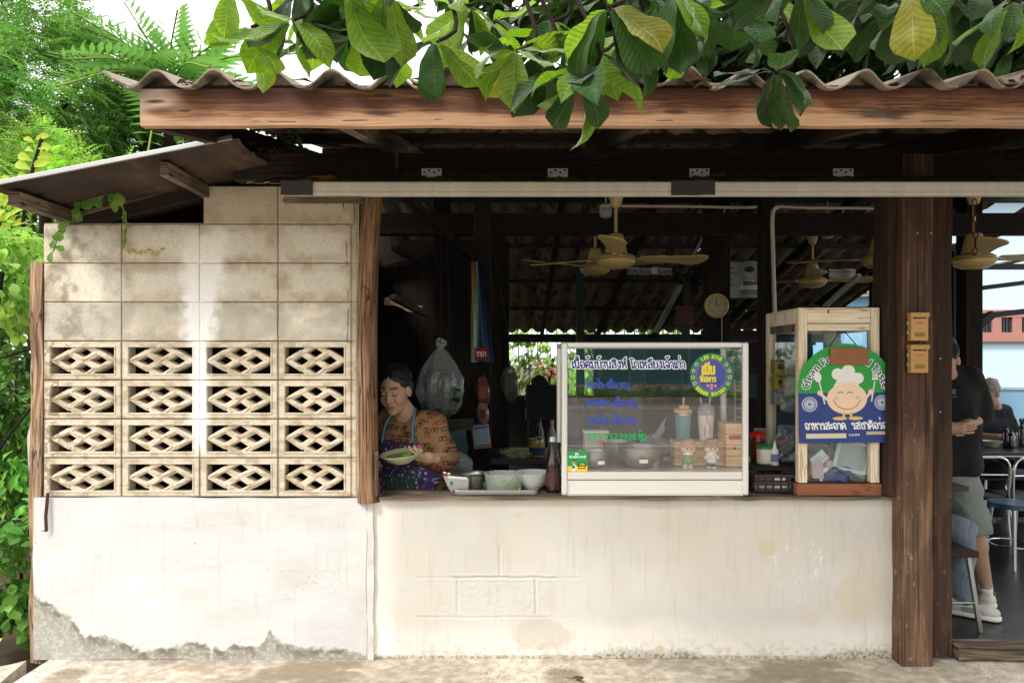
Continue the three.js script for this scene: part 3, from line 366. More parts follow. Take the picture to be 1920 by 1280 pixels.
chain('chain', 'rusty chain holding the flap up from under the eave at the right', [at(1900, 240, 0.5), at(1878, 292, 0.4), at(1862, 322, 0.35), at(1858, 340, 0.5)]);
chain('chain', 'rusty chain hanging below the flap beside the right-hand fan', [at(1828, 372, -0.2), at(1830, 420, -0.2), at(1829, 478, -0.2)], 0.015);
// ---------------------------------------------------------------- posts
{
  const post = thing('timber_post', 'weathered timber post right of the opening with two yellow letter boxes', 'post');
  const up = (x0, x1, z0, z1, y0, y1) => jitter(uvm(M(new THREE.BoxGeometry(x1 - x0, y1 - y0, z1 - z0, 3, 40, 2).translate((x0 + x1) / 2, (y0 + y1) / 2, (z0 + z1) / 2)), 'y'), 0.004, 5);
  const worn = tex(256, 1024, (u, v) => { const w = fbm(u * 3, v * 3, 3, 221), g = fbm(u * 22 + w * 2, v * 5, 4, 222), f = fbm(u * 70, v * 12, 2, 223), k = sstep(0.5, 0.66, fbm(u * 6, v * 14, 5, 224)); let c = mixc([64, 46, 36], [126, 98, 78], g * 0.6 + f * 0.4); const low = sstep(0.55, 0.25, v); c = mixc(c, mixc([150, 124, 98], [196, 176, 150], f), (low * 0.4 + k * 0.5) * (0.35 + 0.65 * g)); c = mixc(c, [210, 198, 180], sstep(0.74, 0.8, fbm(u * 14, v * 60, 4, 225)) * 0.5 * sstep(0.8, 0.3, v)); c = mixc(c, [30, 22, 18], sstep(0.66, 0.72, fbm(u * 34, v * 4, 3, 226)) * 0.7); return c; }, {});
  const wm = std(0xd2c2b4, { map: worn, bumpMap: worn, bumpScale: 0.006, roughness: 0.88 }), fit = (g) => { const p = g.attributes.position, uv = new Float32Array(p.count * 2); for (let i = 0; i < p.count; i++) { uv[2 * i] = (p.getX(i) + p.getZ(i) * 0.7) / 0.2 * 0.8; uv[2 * i + 1] = clamp(p.getY(i) / 2.5); } worn.wrapS = THREE.RepeatWrapping; g.setAttribute('uv', new THREE.BufferAttribute(uv, 2)); return g; };
  part(post, 'front_timber', fit(up(X(1693, .1), X(1750, .1), -0.02, 0.1, -0.02, Y(288, .1))), wm);
  const wb = std(0x8c7a6c, { map: worn, bumpMap: worn, bumpScale: 0.006, roughness: 0.9 }); part(post, 'back_timber', fit(up(X(1663, .03), X(1692, .05) + 0.01, -0.1, 0.045, Y(928), Y(336, .03))), wb); part(post, 'back_timber', fit(up(X(1753, .05), X(1786, .03), -0.1, 0.03, 0.03, Y(336, .03))), wb);
  for (const [x, y] of [[1764, 672], [1764, 772], [1735, 440], [1710, 440]]) part(post, 'nail', M(new THREE.SphereGeometry(0.006, 8, 6).translate(X(x, .05), Y(y, .05), x > 1755 ? 0.047 : 0.103)), mt.steelDull);
  const sill = thing('threshold', 'worn timber threshold across the doorway at the right', 'threshold'); part(sill, 'timber', jitter(uvm(M(new THREE.BoxGeometry(1.6, 0.06, 0.12, 20, 2, 2).translate(X(1787) + 0.8, 0.045, -0.01)), 'x'), 0.004, 6), mt.woodGrey);
  const log = thing('log_post', 'rough round log post between the block wall and the opening', 'post');
  const pts = [[700, 366, 0.052], [694, 440, 0.05], [690, 540, 0.049], [688, 650, 0.05], [689, 760, 0.05], [690, 870, 0.055], [691, 940, 0.066]], cv = new THREE.CatmullRomCurve3(pts.map(([x, y]) => at(x, y, -0.01)));
  const lg = new THREE.TubeGeometry(cv, 60, 0.05, 20); { const p = lg.attributes.position, uv = lg.attributes.uv; for (let i = 0; i < p.count; i++) { const t = uv.getX(i), c = cv.getPointAt(clamp(t)), d = V(p.getX(i), p.getY(i), p.getZ(i)).sub(c), a = uv.getY(i) * 6.283; const k = 1 + 0.18 * (fbm(a * 2.4, t * 4, 3, 231) - .5) + 0.12 * Math.sin(a * 3 + t * 2) * .5 + (t > 0.93 ? (t - .93) * 3 : 0); d.multiplyScalar(k); p.setXYZ(i, c.x + d.x, c.y + d.y, c.z + d.z); uv.setXY(i, t * 1.6, uv.getY(i) * 0.35); } lg.computeVertexNormals(); }
  part(log, 'trunk', lg, std(0xd2c2b2, { map: T.logWood, bumpMap: T.woodBump, bumpScale: 0.006, roughness: 0.9 }));
  part(log, 'strip', barUV(at(706, 846, 0.03), at(705, 930, 0.03), 0.022, 0.02, 0.003), std(0xe2cba8, { map: T.woodGrey }), 'pale timber strip nailed to the foot of the post');
  part(log, 'wire', tube([at(682, 538, 0.045), at(690, 542, 0.06), at(690, 552, 0.06), at(683, 556, 0.05)], 0.002), mt.blackMetal);
  const cp = thing('corner_post', 'thin split timber post at the left end of the block wall', 'post');
  part(cp, 'timber', fit2(jitter(M(new THREE.BoxGeometry(0.06, 2.05, 0.1, 3, 50, 3).translate(-2.435, 1.0, -0.05)), 0.012, 4)), std(0xffffff, { map: T.logWood, bumpMap: T.woodBump, bumpScale: 0.006, roughness: 0.9 }));
  part(cp, 'plaster_lump', jitter(M(new THREE.BoxGeometry(0.022, 1.1, 0.08, 2, 40, 3).translate(-2.472, 1.15, -0.06)), 0.014, 9), std(0xd9d4cc, { roughness: 0.95, bumpMap: T.softBump, bumpScale: 0.01 }));
  function fit2(g) { return uvm(g, 'y'); }
  const st = thing('rusty_strap', 'rusty iron strap hanging at the top left of the white base wall', 'strap'); part(st, 'strip', M(bar(at(89, 924, 0.03), at(85, 968, 0.032), 0.016, 0.003), bar(at(85, 968, 0.032), at(86, 996, 0.03), 0.016, 0.003), bar(at(86, 996, 0.03), at(79, 995, 0.03), 0.003, 0.004)), mt.ironRust);
  for (const [i, py] of [[0, 613], [1, 673]]) { // yellow letter boxes
    const p = at(1723, py, 0.13), b = thing('letter_box', i ? 'lower of the two yellow metal letter boxes on the timber post' : 'upper of the two yellow metal letter boxes on the timber post', 'letter box', [p.x, p.y, 0.106], 'yellow letter boxes on the post');
    const m = phys(0xb98a44, { roughness: 0.5, clearcoat: 0.3, bumpMap: T.softBump, bumpScale: 0.002 }), w = 0.085, h = 0.135;
    part(b, 'body', M(box(w, h, 0.035, 0, 0, 0.018, 0.003)), m); part(b, 'lid', M(box(w + 0.008, 0.024, 0.044, 0, h / 2 - 0.008, 0.021, 0.004)), m); part(b, 'mail_slot', box(w * 0.78, 0.006, 0.002, 0, h / 2 - 0.024, 0.0364), mt.black);
    part(b, 'window', M(box(0.05, 0.02, 0.003, 0, -h / 2 + 0.03, 0.036, 0.001)), std(0x8a6a28, { roughness: 0.6 })); part(b, 'emblem', M(...[-0.012, 0, 0.012].map((d) => box(0.006, 0.01, 0.002, d, h / 2 - 0.048, 0.0362))), std(0xb4781c)); for (const hy of [h / 2 - 0.048, -h / 2 + 0.042]) part(b, 'hinge', rod(V(-w / 2 - 0.004, hy + 0.008, 0.012), V(-w / 2 - 0.004, hy - 0.008, 0.012), 0.004), mt.steelDull);
  }
}
// ---------------------------------------------------------------- lean-to over the block wall
{
  const l = thing('lean_to_roof', 'low rusty sheet metal lean-to roof sloping down to the left over the block wall', 'roof');
  const A = at(-30, 354, 0.5), B = at(436, 262, 0.5), dx = B.clone().sub(A), ang = Math.atan2(dx.y, dx.x), L = dx.length();
  const fl = (u) => { const f = u - Math.floor(u); return f < 0.12 ? 1 : f < 0.2 ? 1 - (f - .12) * 12 : f < 0.92 ? 0 : (f - .92) * 12; };
  for (let i = 0; i < 7; i++) part(l, 'roof_sheet', corrSheet(0, 0.84, 0.2, 0.012, L + 0.02, 0.002, 8, 10, 0.02, i * 5 + 2, fl).rotateY(Math.PI / 2).translate(0, i % 2 ? 0.005 : 0, 0.5 - i * 0.8).rotateZ(ang).translate(A.x, A.y, 0), mt.rust);
  const top = A.clone().add(V(0, 0.012, 0.006)); part(l, 'edge_flashing', barUV(top, B.clone().add(V(0, 0.01, 0.006)), 0.012, 0.02, 0.002), mt.steelDull);
  const onSlope = (x, d, z) => V(A.x + x * Math.cos(ang), A.y + x * Math.sin(ang) - d, z);
  for (const [x, w] of [[0.09, 0.055], [0.78, 0.04]]) part(l, 'purlin', barUV(onSlope(x, 0.045, 0.44), onSlope(x, 0.045, -2.6), w, 0.06, 0.003), mt.woodGrey);
  part(l, 'rafter', barUV(V(X(130), Y(418), -0.05), V(X(400, 0), Y(348), -0.05), 0.08, 0.085, 0.004), mt.woodDark); part(l, 'rafter', barUV(onSlope(0.02, 0.13, -2.5), onSlope(1.65, 0.13, -2.5), 0.05, 0.1), mt.woodDark);
  part(l, 'rafter', barUV(V(X(140), Y(402), -0.02), V(X(392), Y(334), -0.02), 0.03, 0.022, 0.003), mt.woodGrey); part(l, 'strut', barUV(V(X(128), Y(430), -0.04), V(X(126), Y(398), -0.04), 0.05, 0.05), mt.woodDark);
}
// ================================================================ INSIDE THE SHOP
{
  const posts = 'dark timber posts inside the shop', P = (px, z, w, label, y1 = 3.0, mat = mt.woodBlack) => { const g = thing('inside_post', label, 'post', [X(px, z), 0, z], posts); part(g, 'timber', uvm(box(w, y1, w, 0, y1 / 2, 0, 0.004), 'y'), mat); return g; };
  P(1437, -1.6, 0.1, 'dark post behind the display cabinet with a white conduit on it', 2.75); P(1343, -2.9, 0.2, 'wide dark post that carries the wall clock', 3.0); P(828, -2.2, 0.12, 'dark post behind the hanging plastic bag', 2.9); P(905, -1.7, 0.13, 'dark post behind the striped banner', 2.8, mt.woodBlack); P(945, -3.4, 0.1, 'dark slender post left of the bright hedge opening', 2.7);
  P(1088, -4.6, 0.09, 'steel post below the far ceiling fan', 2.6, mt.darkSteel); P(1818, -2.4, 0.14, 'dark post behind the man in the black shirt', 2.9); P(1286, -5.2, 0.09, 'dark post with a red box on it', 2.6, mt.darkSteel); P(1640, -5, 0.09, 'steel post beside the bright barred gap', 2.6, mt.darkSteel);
  const brace = (name, label, a, b, w, m = mt.paleSteel) => { const g = thing(name, label, 'brace'); part(g, 'strut', M(bar(a, b, w, w * 0.7, 0.003)), m); };
  brace('steel_brace', 'pale steel brace leaning left of the fans', at(908, 385, -2.0), at(952, 640, -3.3), 0.035, mt.darkSteel); brace('steel_brace', 'thin steel brace right of the yellow fan blade', at(1330, 425, -3), at(1292, 492, -3.2), 0.02); brace('steel_brace', 'steel brace below the ceiling fan, right of the middle', at(1276, 535, -5), at(1230, 622, -5.6), 0.06); brace('steel_brace', 'light steel brace above the wooden cabinet', at(1612, 515, -3.2), at(1548, 574, -3.6), 0.05);
  brace('timber_brace', 'dark diagonal timber at the upper left inside', at(760, 368, -0.8), at(890, 490, -2.2), 0.06, mt.woodDark); brace('timber_brace', 'dark lower diagonal timber at the left inside', at(740, 465, -1.2), at(806, 502, -2.2), 0.05, mt.woodDark); brace('timber_brace', 'brown timber rail behind the clerk at the left', at(735, 556, -1.6), at(800, 590, -1.9), 0.06, mt.woodBrown);
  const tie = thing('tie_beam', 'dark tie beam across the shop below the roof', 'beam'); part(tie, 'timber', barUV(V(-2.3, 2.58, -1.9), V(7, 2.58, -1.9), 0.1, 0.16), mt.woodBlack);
  const eave = thing('eave_beam', 'dark steel beam along the back eave of the shop', 'beam'); part(eave, 'steel_section', M(box(6.5, 0.13, 0.08, 1.75, Y(634, -7.8), -7.8)), mt.darkSteel); part(eave, 'plate', M(box(0.9, 0.25, 0.02, X(1368, -7.7), Y(634, -7.7), -7.7), box(0.5, 0.25, 0.02, X(1500, -7.7), Y(632, -7.7), -7.7)), mt.blackMetal);
  // kitchen partitions on the left and the low back wall
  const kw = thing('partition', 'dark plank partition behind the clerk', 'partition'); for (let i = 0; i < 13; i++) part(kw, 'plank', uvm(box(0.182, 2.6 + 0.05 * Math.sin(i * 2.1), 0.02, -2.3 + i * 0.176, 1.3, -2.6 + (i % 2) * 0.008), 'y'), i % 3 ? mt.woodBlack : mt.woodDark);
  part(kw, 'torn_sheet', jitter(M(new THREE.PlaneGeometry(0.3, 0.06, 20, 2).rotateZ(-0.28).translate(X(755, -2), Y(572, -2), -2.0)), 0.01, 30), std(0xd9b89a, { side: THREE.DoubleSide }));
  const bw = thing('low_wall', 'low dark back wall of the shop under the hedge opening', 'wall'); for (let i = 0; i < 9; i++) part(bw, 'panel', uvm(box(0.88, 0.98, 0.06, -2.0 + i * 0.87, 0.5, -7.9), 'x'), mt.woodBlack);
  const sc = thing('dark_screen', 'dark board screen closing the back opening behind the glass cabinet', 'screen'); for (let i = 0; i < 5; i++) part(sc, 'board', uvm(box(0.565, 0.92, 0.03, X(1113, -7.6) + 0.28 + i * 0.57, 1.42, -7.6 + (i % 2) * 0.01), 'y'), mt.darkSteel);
  const cv2 = thing('covered_cart', 'dark covered cart standing before the bright hedge opening', 'cart', [X(1025, -7.2), 0, -7.2]); part(cv2, 'cover', jitter(M(new THREE.BoxGeometry(0.62, 0.5, 0.4, 12, 10, 6).translate(0, 0.93, 0), new THREE.SphereGeometry(0.13, 16, 12).translate(-0.1, 1.2, 0)), 0.03, 7), mt.darkCloth); part(cv2, 'body', box(0.56, 0.68, 0.36, 0, 0.36, 0), mt.woodBlack); for (const s of [-1, 1]) part(cv2, 'wheel', new THREE.TorusGeometry(0.12, 0.025, 8, 24).translate(s * 0.2, 0.15, 0.2), mt.rubber);
  // mesh screen right of the glass cabinet
  const ms = thing('reed_screen', 'dark woven reed screen hanging at the back between the two cabinets', 'screen'); part(ms, 'reeds', uvm(box(0.5, 0.36, 0.02, X(1418, -4.5), Y(672, -4.5), -4.5), 'x'), mt.woodDark); part(ms, 'rail', uvm(box(0.56, 0.04, 0.04, X(1418, -4.5), Y(648, -4.5), -4.49), 'x'), mt.woodBlack);
}
// ---------------------------------------------------------------- ceiling fans
function makeFan(name, label, x, yTop, yMotor, z, turn, scale = 1, mat = mt.cream) {
  const f = thing(name, label, 'ceiling fan', [x, yMotor, z], 'ceiling fans in the shop', turn), h = yTop - yMotor;
  part(f, 'canopy', lathe([[0, h], [0.055, h], [0.05, h - 0.03], [0.03, h - 0.09], [0.012, h - 0.1]]), mat);
  part(f, 'rod', cyl(0.011, 0.011, h - 0.2, 0, 0.15, 0, 10), mat);
  part(f, 'bell', lathe([[0.012, 0.18], [0.045, 0.172], [0.052, 0.15], [0.075, 0.05], [0.078, 0.035], [0.02, 0.03]]), mat);
  part(f, 'motor', lathe([[0, 0.04], [0.1, 0.034], [0.126, 0.02], [0.13, 0], [0.128, -0.02], [0.118, -0.026], [0.118, -0.034], [0.08, -0.055], [0.03, -0.062], [0, -0.063]], 32), mat);
  part(f, 'ring', new THREE.TorusGeometry(0.131, 0.004, 6, 40).rotateX(Math.PI / 2).translate(0, -0.002, 0), phys(0xb08a3c, { metalness: 0.6, roughness: 0.35 }));
  const s = new THREE.Shape(); s.moveTo(0, -0.04); s.bezierCurveTo(0.25, -0.055, 0.3, -0.06, 0.42, -0.085); s.bezierCurveTo(0.5, -0.1, 0.54, -0.06, 0.54, 0); s.bezierCurveTo(0.54, 0.06, 0.5, 0.09, 0.42, 0.08); s.bezierCurveTo(0.3, 0.055, 0.25, 0.05, 0, 0.04);
  for (let i = 0; i < 3; i++) {
    const g = new THREE.ExtrudeGeometry(s, { depth: 0.004, bevelEnabled: true, bevelSize: 0.003, bevelThickness: 0.002, bevelSegments: 1, steps: 1, curveSegments: 10 }).rotateX(-Math.PI / 2 - 0.24).translate(0.17, 0.012, 0);
    const p = g.attributes.position; for (let k = 0; k < p.count; k++) p.setY(k, p.getY(k) + 0.03 * (p.getX(k) - 0.1)); g.computeVertexNormals();
    const b = part(f, 'blade', g.rotateY(i * Math.PI * 2 / 3), mat); part(b, 'bracket', M(box(0.13, 0.008, 0.04, 0.14, 0.012, 0, 0.002).rotateY(i * Math.PI * 2 / 3)), mt.steelDull);
  }
  return f;
}
{
  const fan = (label, px, pyTop, pyM, z, turn) => makeFan('ceiling_fan', label, X(px, z), Y(pyTop, z), Y(pyM, z), z, turn);
  fan('cream ceiling fan nearest the opening with a wide paddle blade pointing right', 1155, 362, 487, -1.15, 0.35); fan('cream ceiling fan half hidden behind the nearest fan', 1116, 404, 503, -2.6, 1.5); fan('ceiling fan above the wooden cabinet with a blade shining', 1524, 440, 527, -3.4, 0.2); fan('ceiling fan half hidden by the timber post', 1647, 392, 487, -2.2, 0.5); fan('ceiling fan over the doorway against the bright sky', 1827, 356, 487, -1.1, 0.1);
  const pipe = (label, pts, r = 0.012) => { const g = thing('conduit', label, 'conduit'); part(g, 'pipe', tube(pts, r, pts.length * 10, 8), mt.pvc); return g; };
  const z = -1.82; pipe('white conduit along the tie beam with its end bent upward', [at(1165, 386, z), at(1300, 387, z), at(1415, 388, z), at(1434, 384, z), at(1448, 372, z), at(1462, 352, z)]); pipe('white conduit on the tie beam right of the dark post', [at(1462, 387, z), at(1500, 389, z), at(1600, 390, z), at(1668, 391, z)]); pipe('white conduit running down the dark post behind the cabinet', [at(1462, 387, -1.5), at(1452, 392, -1.52), at(1449, 402, -1.52), at(1450, 480, -1.52), at(1453, 590, -1.52)], 0.015);
  pipe('lower thin conduit left of the dark post', [at(1333, 410, -2.2), at(1345, 411, -2.2), at(1356, 402, -2.2), at(1360, 390, -2.2)], 0.008); pipe('thin conduit loop beside the ceiling lamp', [at(1455, 407, -2.4), at(1520, 408, -2.4), at(1560, 404, -2.4), at(1578, 409, -2.4), at(1582, 392, -2.4)], 0.008);
  for (const [px, py, zz, l] of [[1136, 391, -1.85, 'small grey junction lamp left of the nearest fan rod'], [1552, 430, -2.3, 'small white bulb lamp above the third fan']]) { const p = at(px, py, zz), g = thing('ceiling_lamp', l, 'lamp', p.toArray()); part(g, 'holder', lathe([[0, 0.03], [0.05, 0.03], [0.05, 0.01], [0.04, 0.005]]), mt.pvc); part(g, 'shade', lathe([[0.045, 0.005], [0.05, -0.02], [0.045, -0.06], [0.02, -0.075], [0, -0.076]]), phys(0xb8c4c8, { roughness: 0.3, transmission: 0.3, thickness: 0 })); part(g, 'rod', cyl(0.006, 0.006, 0.2, 0, 0.03, 0), mt.pvc); }
  // clock
  { const p = at(1343, 573, -2.76), g = thing('wall_clock', 'round wall clock with a yellow rim on the wide dark post', 'clock', p.toArray()), r = 0.1; const face = canvasTex(256, 256, (c) => { c.fillStyle = '#b9b08e'; c.fillRect(0, 0, 256, 256); c.translate(128, 128); c.fillStyle = '#2a2820'; c.font = 'bold 26px sans-serif'; c.textAlign = 'center'; c.textBaseline = 'middle'; for (let i = 1; i <= 12; i++) c.fillText(String(i), 88 * Math.sin(i * Math.PI / 6), -88 * Math.cos(i * Math.PI / 6)); });
    part(g, 'face', new THREE.CircleGeometry(r, 40).translate(0, 0, 0.012), std(0xffffff, { map: face, roughness: 0.5 })); part(g, 'rim', new THREE.TorusGeometry(r, 0.011, 10, 48).translate(0, 0, 0.012), phys(0xc8b860, { roughness: 0.35 })); part(g, 'case', new THREE.CylinderGeometry(r, r, 0.03, 40).rotateX(Math.PI / 2).translate(0, 0, -0.006), mt.black); part(g, 'hand', M(bar(V(0, 0, 0.02), V(-0.005, 0.06, 0.02), 0.005, 0.002)), mt.black); part(g, 'hand', M(bar(V(0, 0, 0.023), V(0.05, 0.012, 0.023), 0.006, 0.002)), mt.black); part(g, 'cord', rod(V(0.05, -r, 0), V(0.052, -r - 0.3, 0), 0.003), mt.pvc); }
  { const p = at(1345, 528, -2.75), g = thing('wooden_plaque', 'dark red wooden plaque on the post above the clock', 'plaque', p.toArray()); part(g, 'board', jitter(uvm(M(new THREE.BoxGeometry(0.16, 0.2, 0.03, 6, 6, 1)), 'y'), 0.006, 14), std(0x5a3528, { map: T.woodBrown })); part(g, 'frame', M(box(0.13, 0.012, 0.01, 0, 0.07, 0.018), box(0.13, 0.012, 0.01, 0, -0.07, 0.018)), mt.woodDark); }
  { const p = at(1282, 593, -4.9), g = thing('red_box', 'dull red box fixed to the far post', 'box', p.toArray()); part(g, 'body', M(box(0.19, 0.23, 0.1, 0, 0, 0, 0.01)), std(0x5a2a28, { roughness: 0.6 })); part(g, 'lid', M(box(0.2, 0.05, 0.11, 0, 0.1, 0.004, 0.008)), std(0x6a302c)); }
  // hung posters
  const hang = (name, label, cat, px, py, z, w, h, draw, tw = 256, th = 256) => { const p = at(px, py, z), g = thing(name, label, cat, p.toArray()); const geo = new THREE.PlaneGeometry(w, h, 12, 8), q = geo.attributes.position; for (let i = 0; i < q.count; i++) q.setZ(i, 0.012 * Math.sin(q.getX(i) * 26) + 0.01 * vnoise(q.getX(i) * 14, q.getY(i) * 9)); geo.computeVertexNormals(); part(g, 'sheet', geo, std(0xffffff, { map: canvasTex(tw, th, draw), side: THREE.DoubleSide, roughness: 0.6 })); part(g, 'rail', rod(V(-w / 2, h / 2, 0.004), V(w / 2, h / 2, 0.004), 0.006), mt.blackMetal); return g; };
  hang('portrait_poster', 'grey poster with a black and white portrait hanging below the roof', 'poster', 1396, 524, -4.2, 0.44, 0.4, (c, w, h) => { c.fillStyle = '#9aa09c'; c.fillRect(0, 0, w, h); c.fillStyle = '#6a706e'; for (let i = 0; i < 5; i++) c.fillRect(0, 40 * i, 50 + 20 * (i % 3), 12); c.fillStyle = '#c4c4bc'; c.beginPath(); c.ellipse(158, 84, 26, 34, 0, 0, 7); c.fill(); c.fillStyle = '#2a2c2c'; c.beginPath(); c.ellipse(158, 58, 30, 20, 0, 0, 7); c.fill(); c.fillStyle = '#d8d8d0'; c.beginPath(); c.moveTo(96, 200); c.quadraticCurveTo(110, 130, 158, 124); c.quadraticCurveTo(210, 130, 224, 200); c.fill(); c.fillStyle = '#3c4c6a'; c.fillRect(120, 140, 60, 30); c.fillStyle = '#55605e'; c.fillRect(100, 200, 150, 10); c.fillRect(110, 220, 120, 8); c.fillStyle = '#30322f'; c.fillRect(146, 80, 8, 3); c.fillRect(164, 80, 8, 3); });
  hang('long_banner', 'long grey banner strip with dark figures behind the nearest fan', 'banner', 1218, 508, -4.4, 0.5, 0.085, (c, w, h) => { c.fillStyle = '#a09f94'; c.fillRect(0, 0, w, h); c.fillStyle = '#3c3c3a'; for (let i = 0; i < 22; i++) c.fillRect(8 + i * 23, 14 + (i * 7) % 20, 12, 36); c.fillStyle = '#d8d4c4'; c.fillRect(w * 0.55, 4, 60, 50); }, 512, 64);
  hang('faded_sheet', 'pale folded sheet tucked above the third fan', 'sheet', 1580, 512, -4.2, 0.3, 0.1, (c, w, h) => { c.fillStyle = '#a8a498'; c.fillRect(0, 0, w, h); c.fillStyle = '#7c7a70'; c.fillRect(0, 20, w, 8); }, 64, 64);
}
{ // striped plastic banner, its red label, and things hung on the posts
  const p = at(905, 585, -1.5), g = thing('striped_banner', 'folded banner with red, pale green and blue stripes hanging on the dark post', 'banner', p.toArray());
  const w = 0.17, h = 0.72, geo = new THREE.PlaneGeometry(w, h, 24, 30), q = geo.attributes.position; for (let i = 0; i < q.count; i++) { const y = q.getY(i) / h + 0.5, s = lerp(1, 0.45, y); q.setXYZ(i, q.getX(i) * s - 0.05 * y, q.getY(i), 0.03 * Math.sin(q.getX(i) * 90) * (0.4 + y)); } geo.computeVertexNormals();
  const st = canvasTex(128, 256, (c) => { const k = c.createLinearGradient(0, 0, 128, 30); k.addColorStop(0, '#5a1418'); k.addColorStop(0.22, '#7a1c1c'); k.addColorStop(0.25, '#b0a038'); k.addColorStop(0.42, '#8c9a58'); k.addColorStop(0.48, '#c0d0c0'); k.addColorStop(0.62, '#9cb4a8'); k.addColorStop(0.7, '#38507c'); k.addColorStop(1, '#2c4468'); c.fillStyle = k; c.fillRect(0, 0, 128, 256); });
  part(g, 'cloth', geo, std(0xffffff, { map: st, side: THREE.DoubleSide, roughness: 0.6 }));
  part(g, 'label', new THREE.PlaneGeometry(0.09, 0.09).translate(-0.01, -0.3, 0.05), std(0xffffff, { side: THREE.DoubleSide, map: canvasTex(128, 128, (c) => { c.fillStyle = '#8a1c1c'; c.fillRect(0, 0, 128, 128); thai(c, 'ราบา', 14, 88, 44, '#e8dcd0', 2); }) }));
  part(g, 'rod', rod(V(-0.12, h / 2, 0), V(0.05, h / 2, 0), 0.008), mt.woodDark);
  const cal = thing('calendar', 'tilted pale blue calendar sheet pinned on the dark post', 'calendar', at(903, 815, -1.4).toArray()); cal.rotation.z = 0.12;
  part(cal, 'page', new THREE.PlaneGeometry(0.11, 0.13).translate(0, 0, 0.006), std(0xffffff, { map: canvasTex(128, 160, (c) => { c.fillStyle = '#a8bcd4'; c.fillRect(0, 0, 128, 160); c.fillStyle = '#3c4c64'; c.fillRect(8, 8, 112, 16); for (let r = 0; r < 6; r++) for (let k = 0; k < 7; k++) c.fillRect(10 + k * 16, 36 + r * 20, 9, 8); }) })); part(cal, 'backing', box(0.125, 0.17, 0.006, -0.004, -0.01, 0), std(0x8a7a60)); part(cal, 'clip', M(box(0.1, 0.012, 0.012, 0, 0.085, 0.004)), mt.black);
  const pk = (name, label, px, py, z, c1, c2, w, h) => { const g2 = thing(name, label, 'packet', at(px, py, z).toArray()); const b = jitter(M(new THREE.SphereGeometry(0.5, 20, 14).scale(w, h, 0.07)), 0.012, 12); part(g2, 'bag', b, phys(c1, { roughness: 0.3, clearcoat: 0.4 })); part(g2, 'print', M(new THREE.PlaneGeometry(w * 0.5, h * 0.4).translate(0, 0, 0.05)), std(c2)); part(g2, 'tie', rod(V(0, h * 0.48, 0), V(0.01, h * 0.62, 0), 0.006), mt.black); };
  pk('snack_packet', 'brown packet hanging below the striped banner', 905, 735, -1.4, 0x6a4030, 0x8a5040, 0.1, 0.22); pk('snack_packet', 'pale pink packet hanging above the calendar', 905, 775, -1.38, 0x8c7064, 0x6a3034, 0.09, 0.16); pk('snack_packet', 'dull clear packet hanging right of the dark post', 955, 720, -1.9, 0x4c4a40, 0x5c5a44, 0.14, 0.28);
}
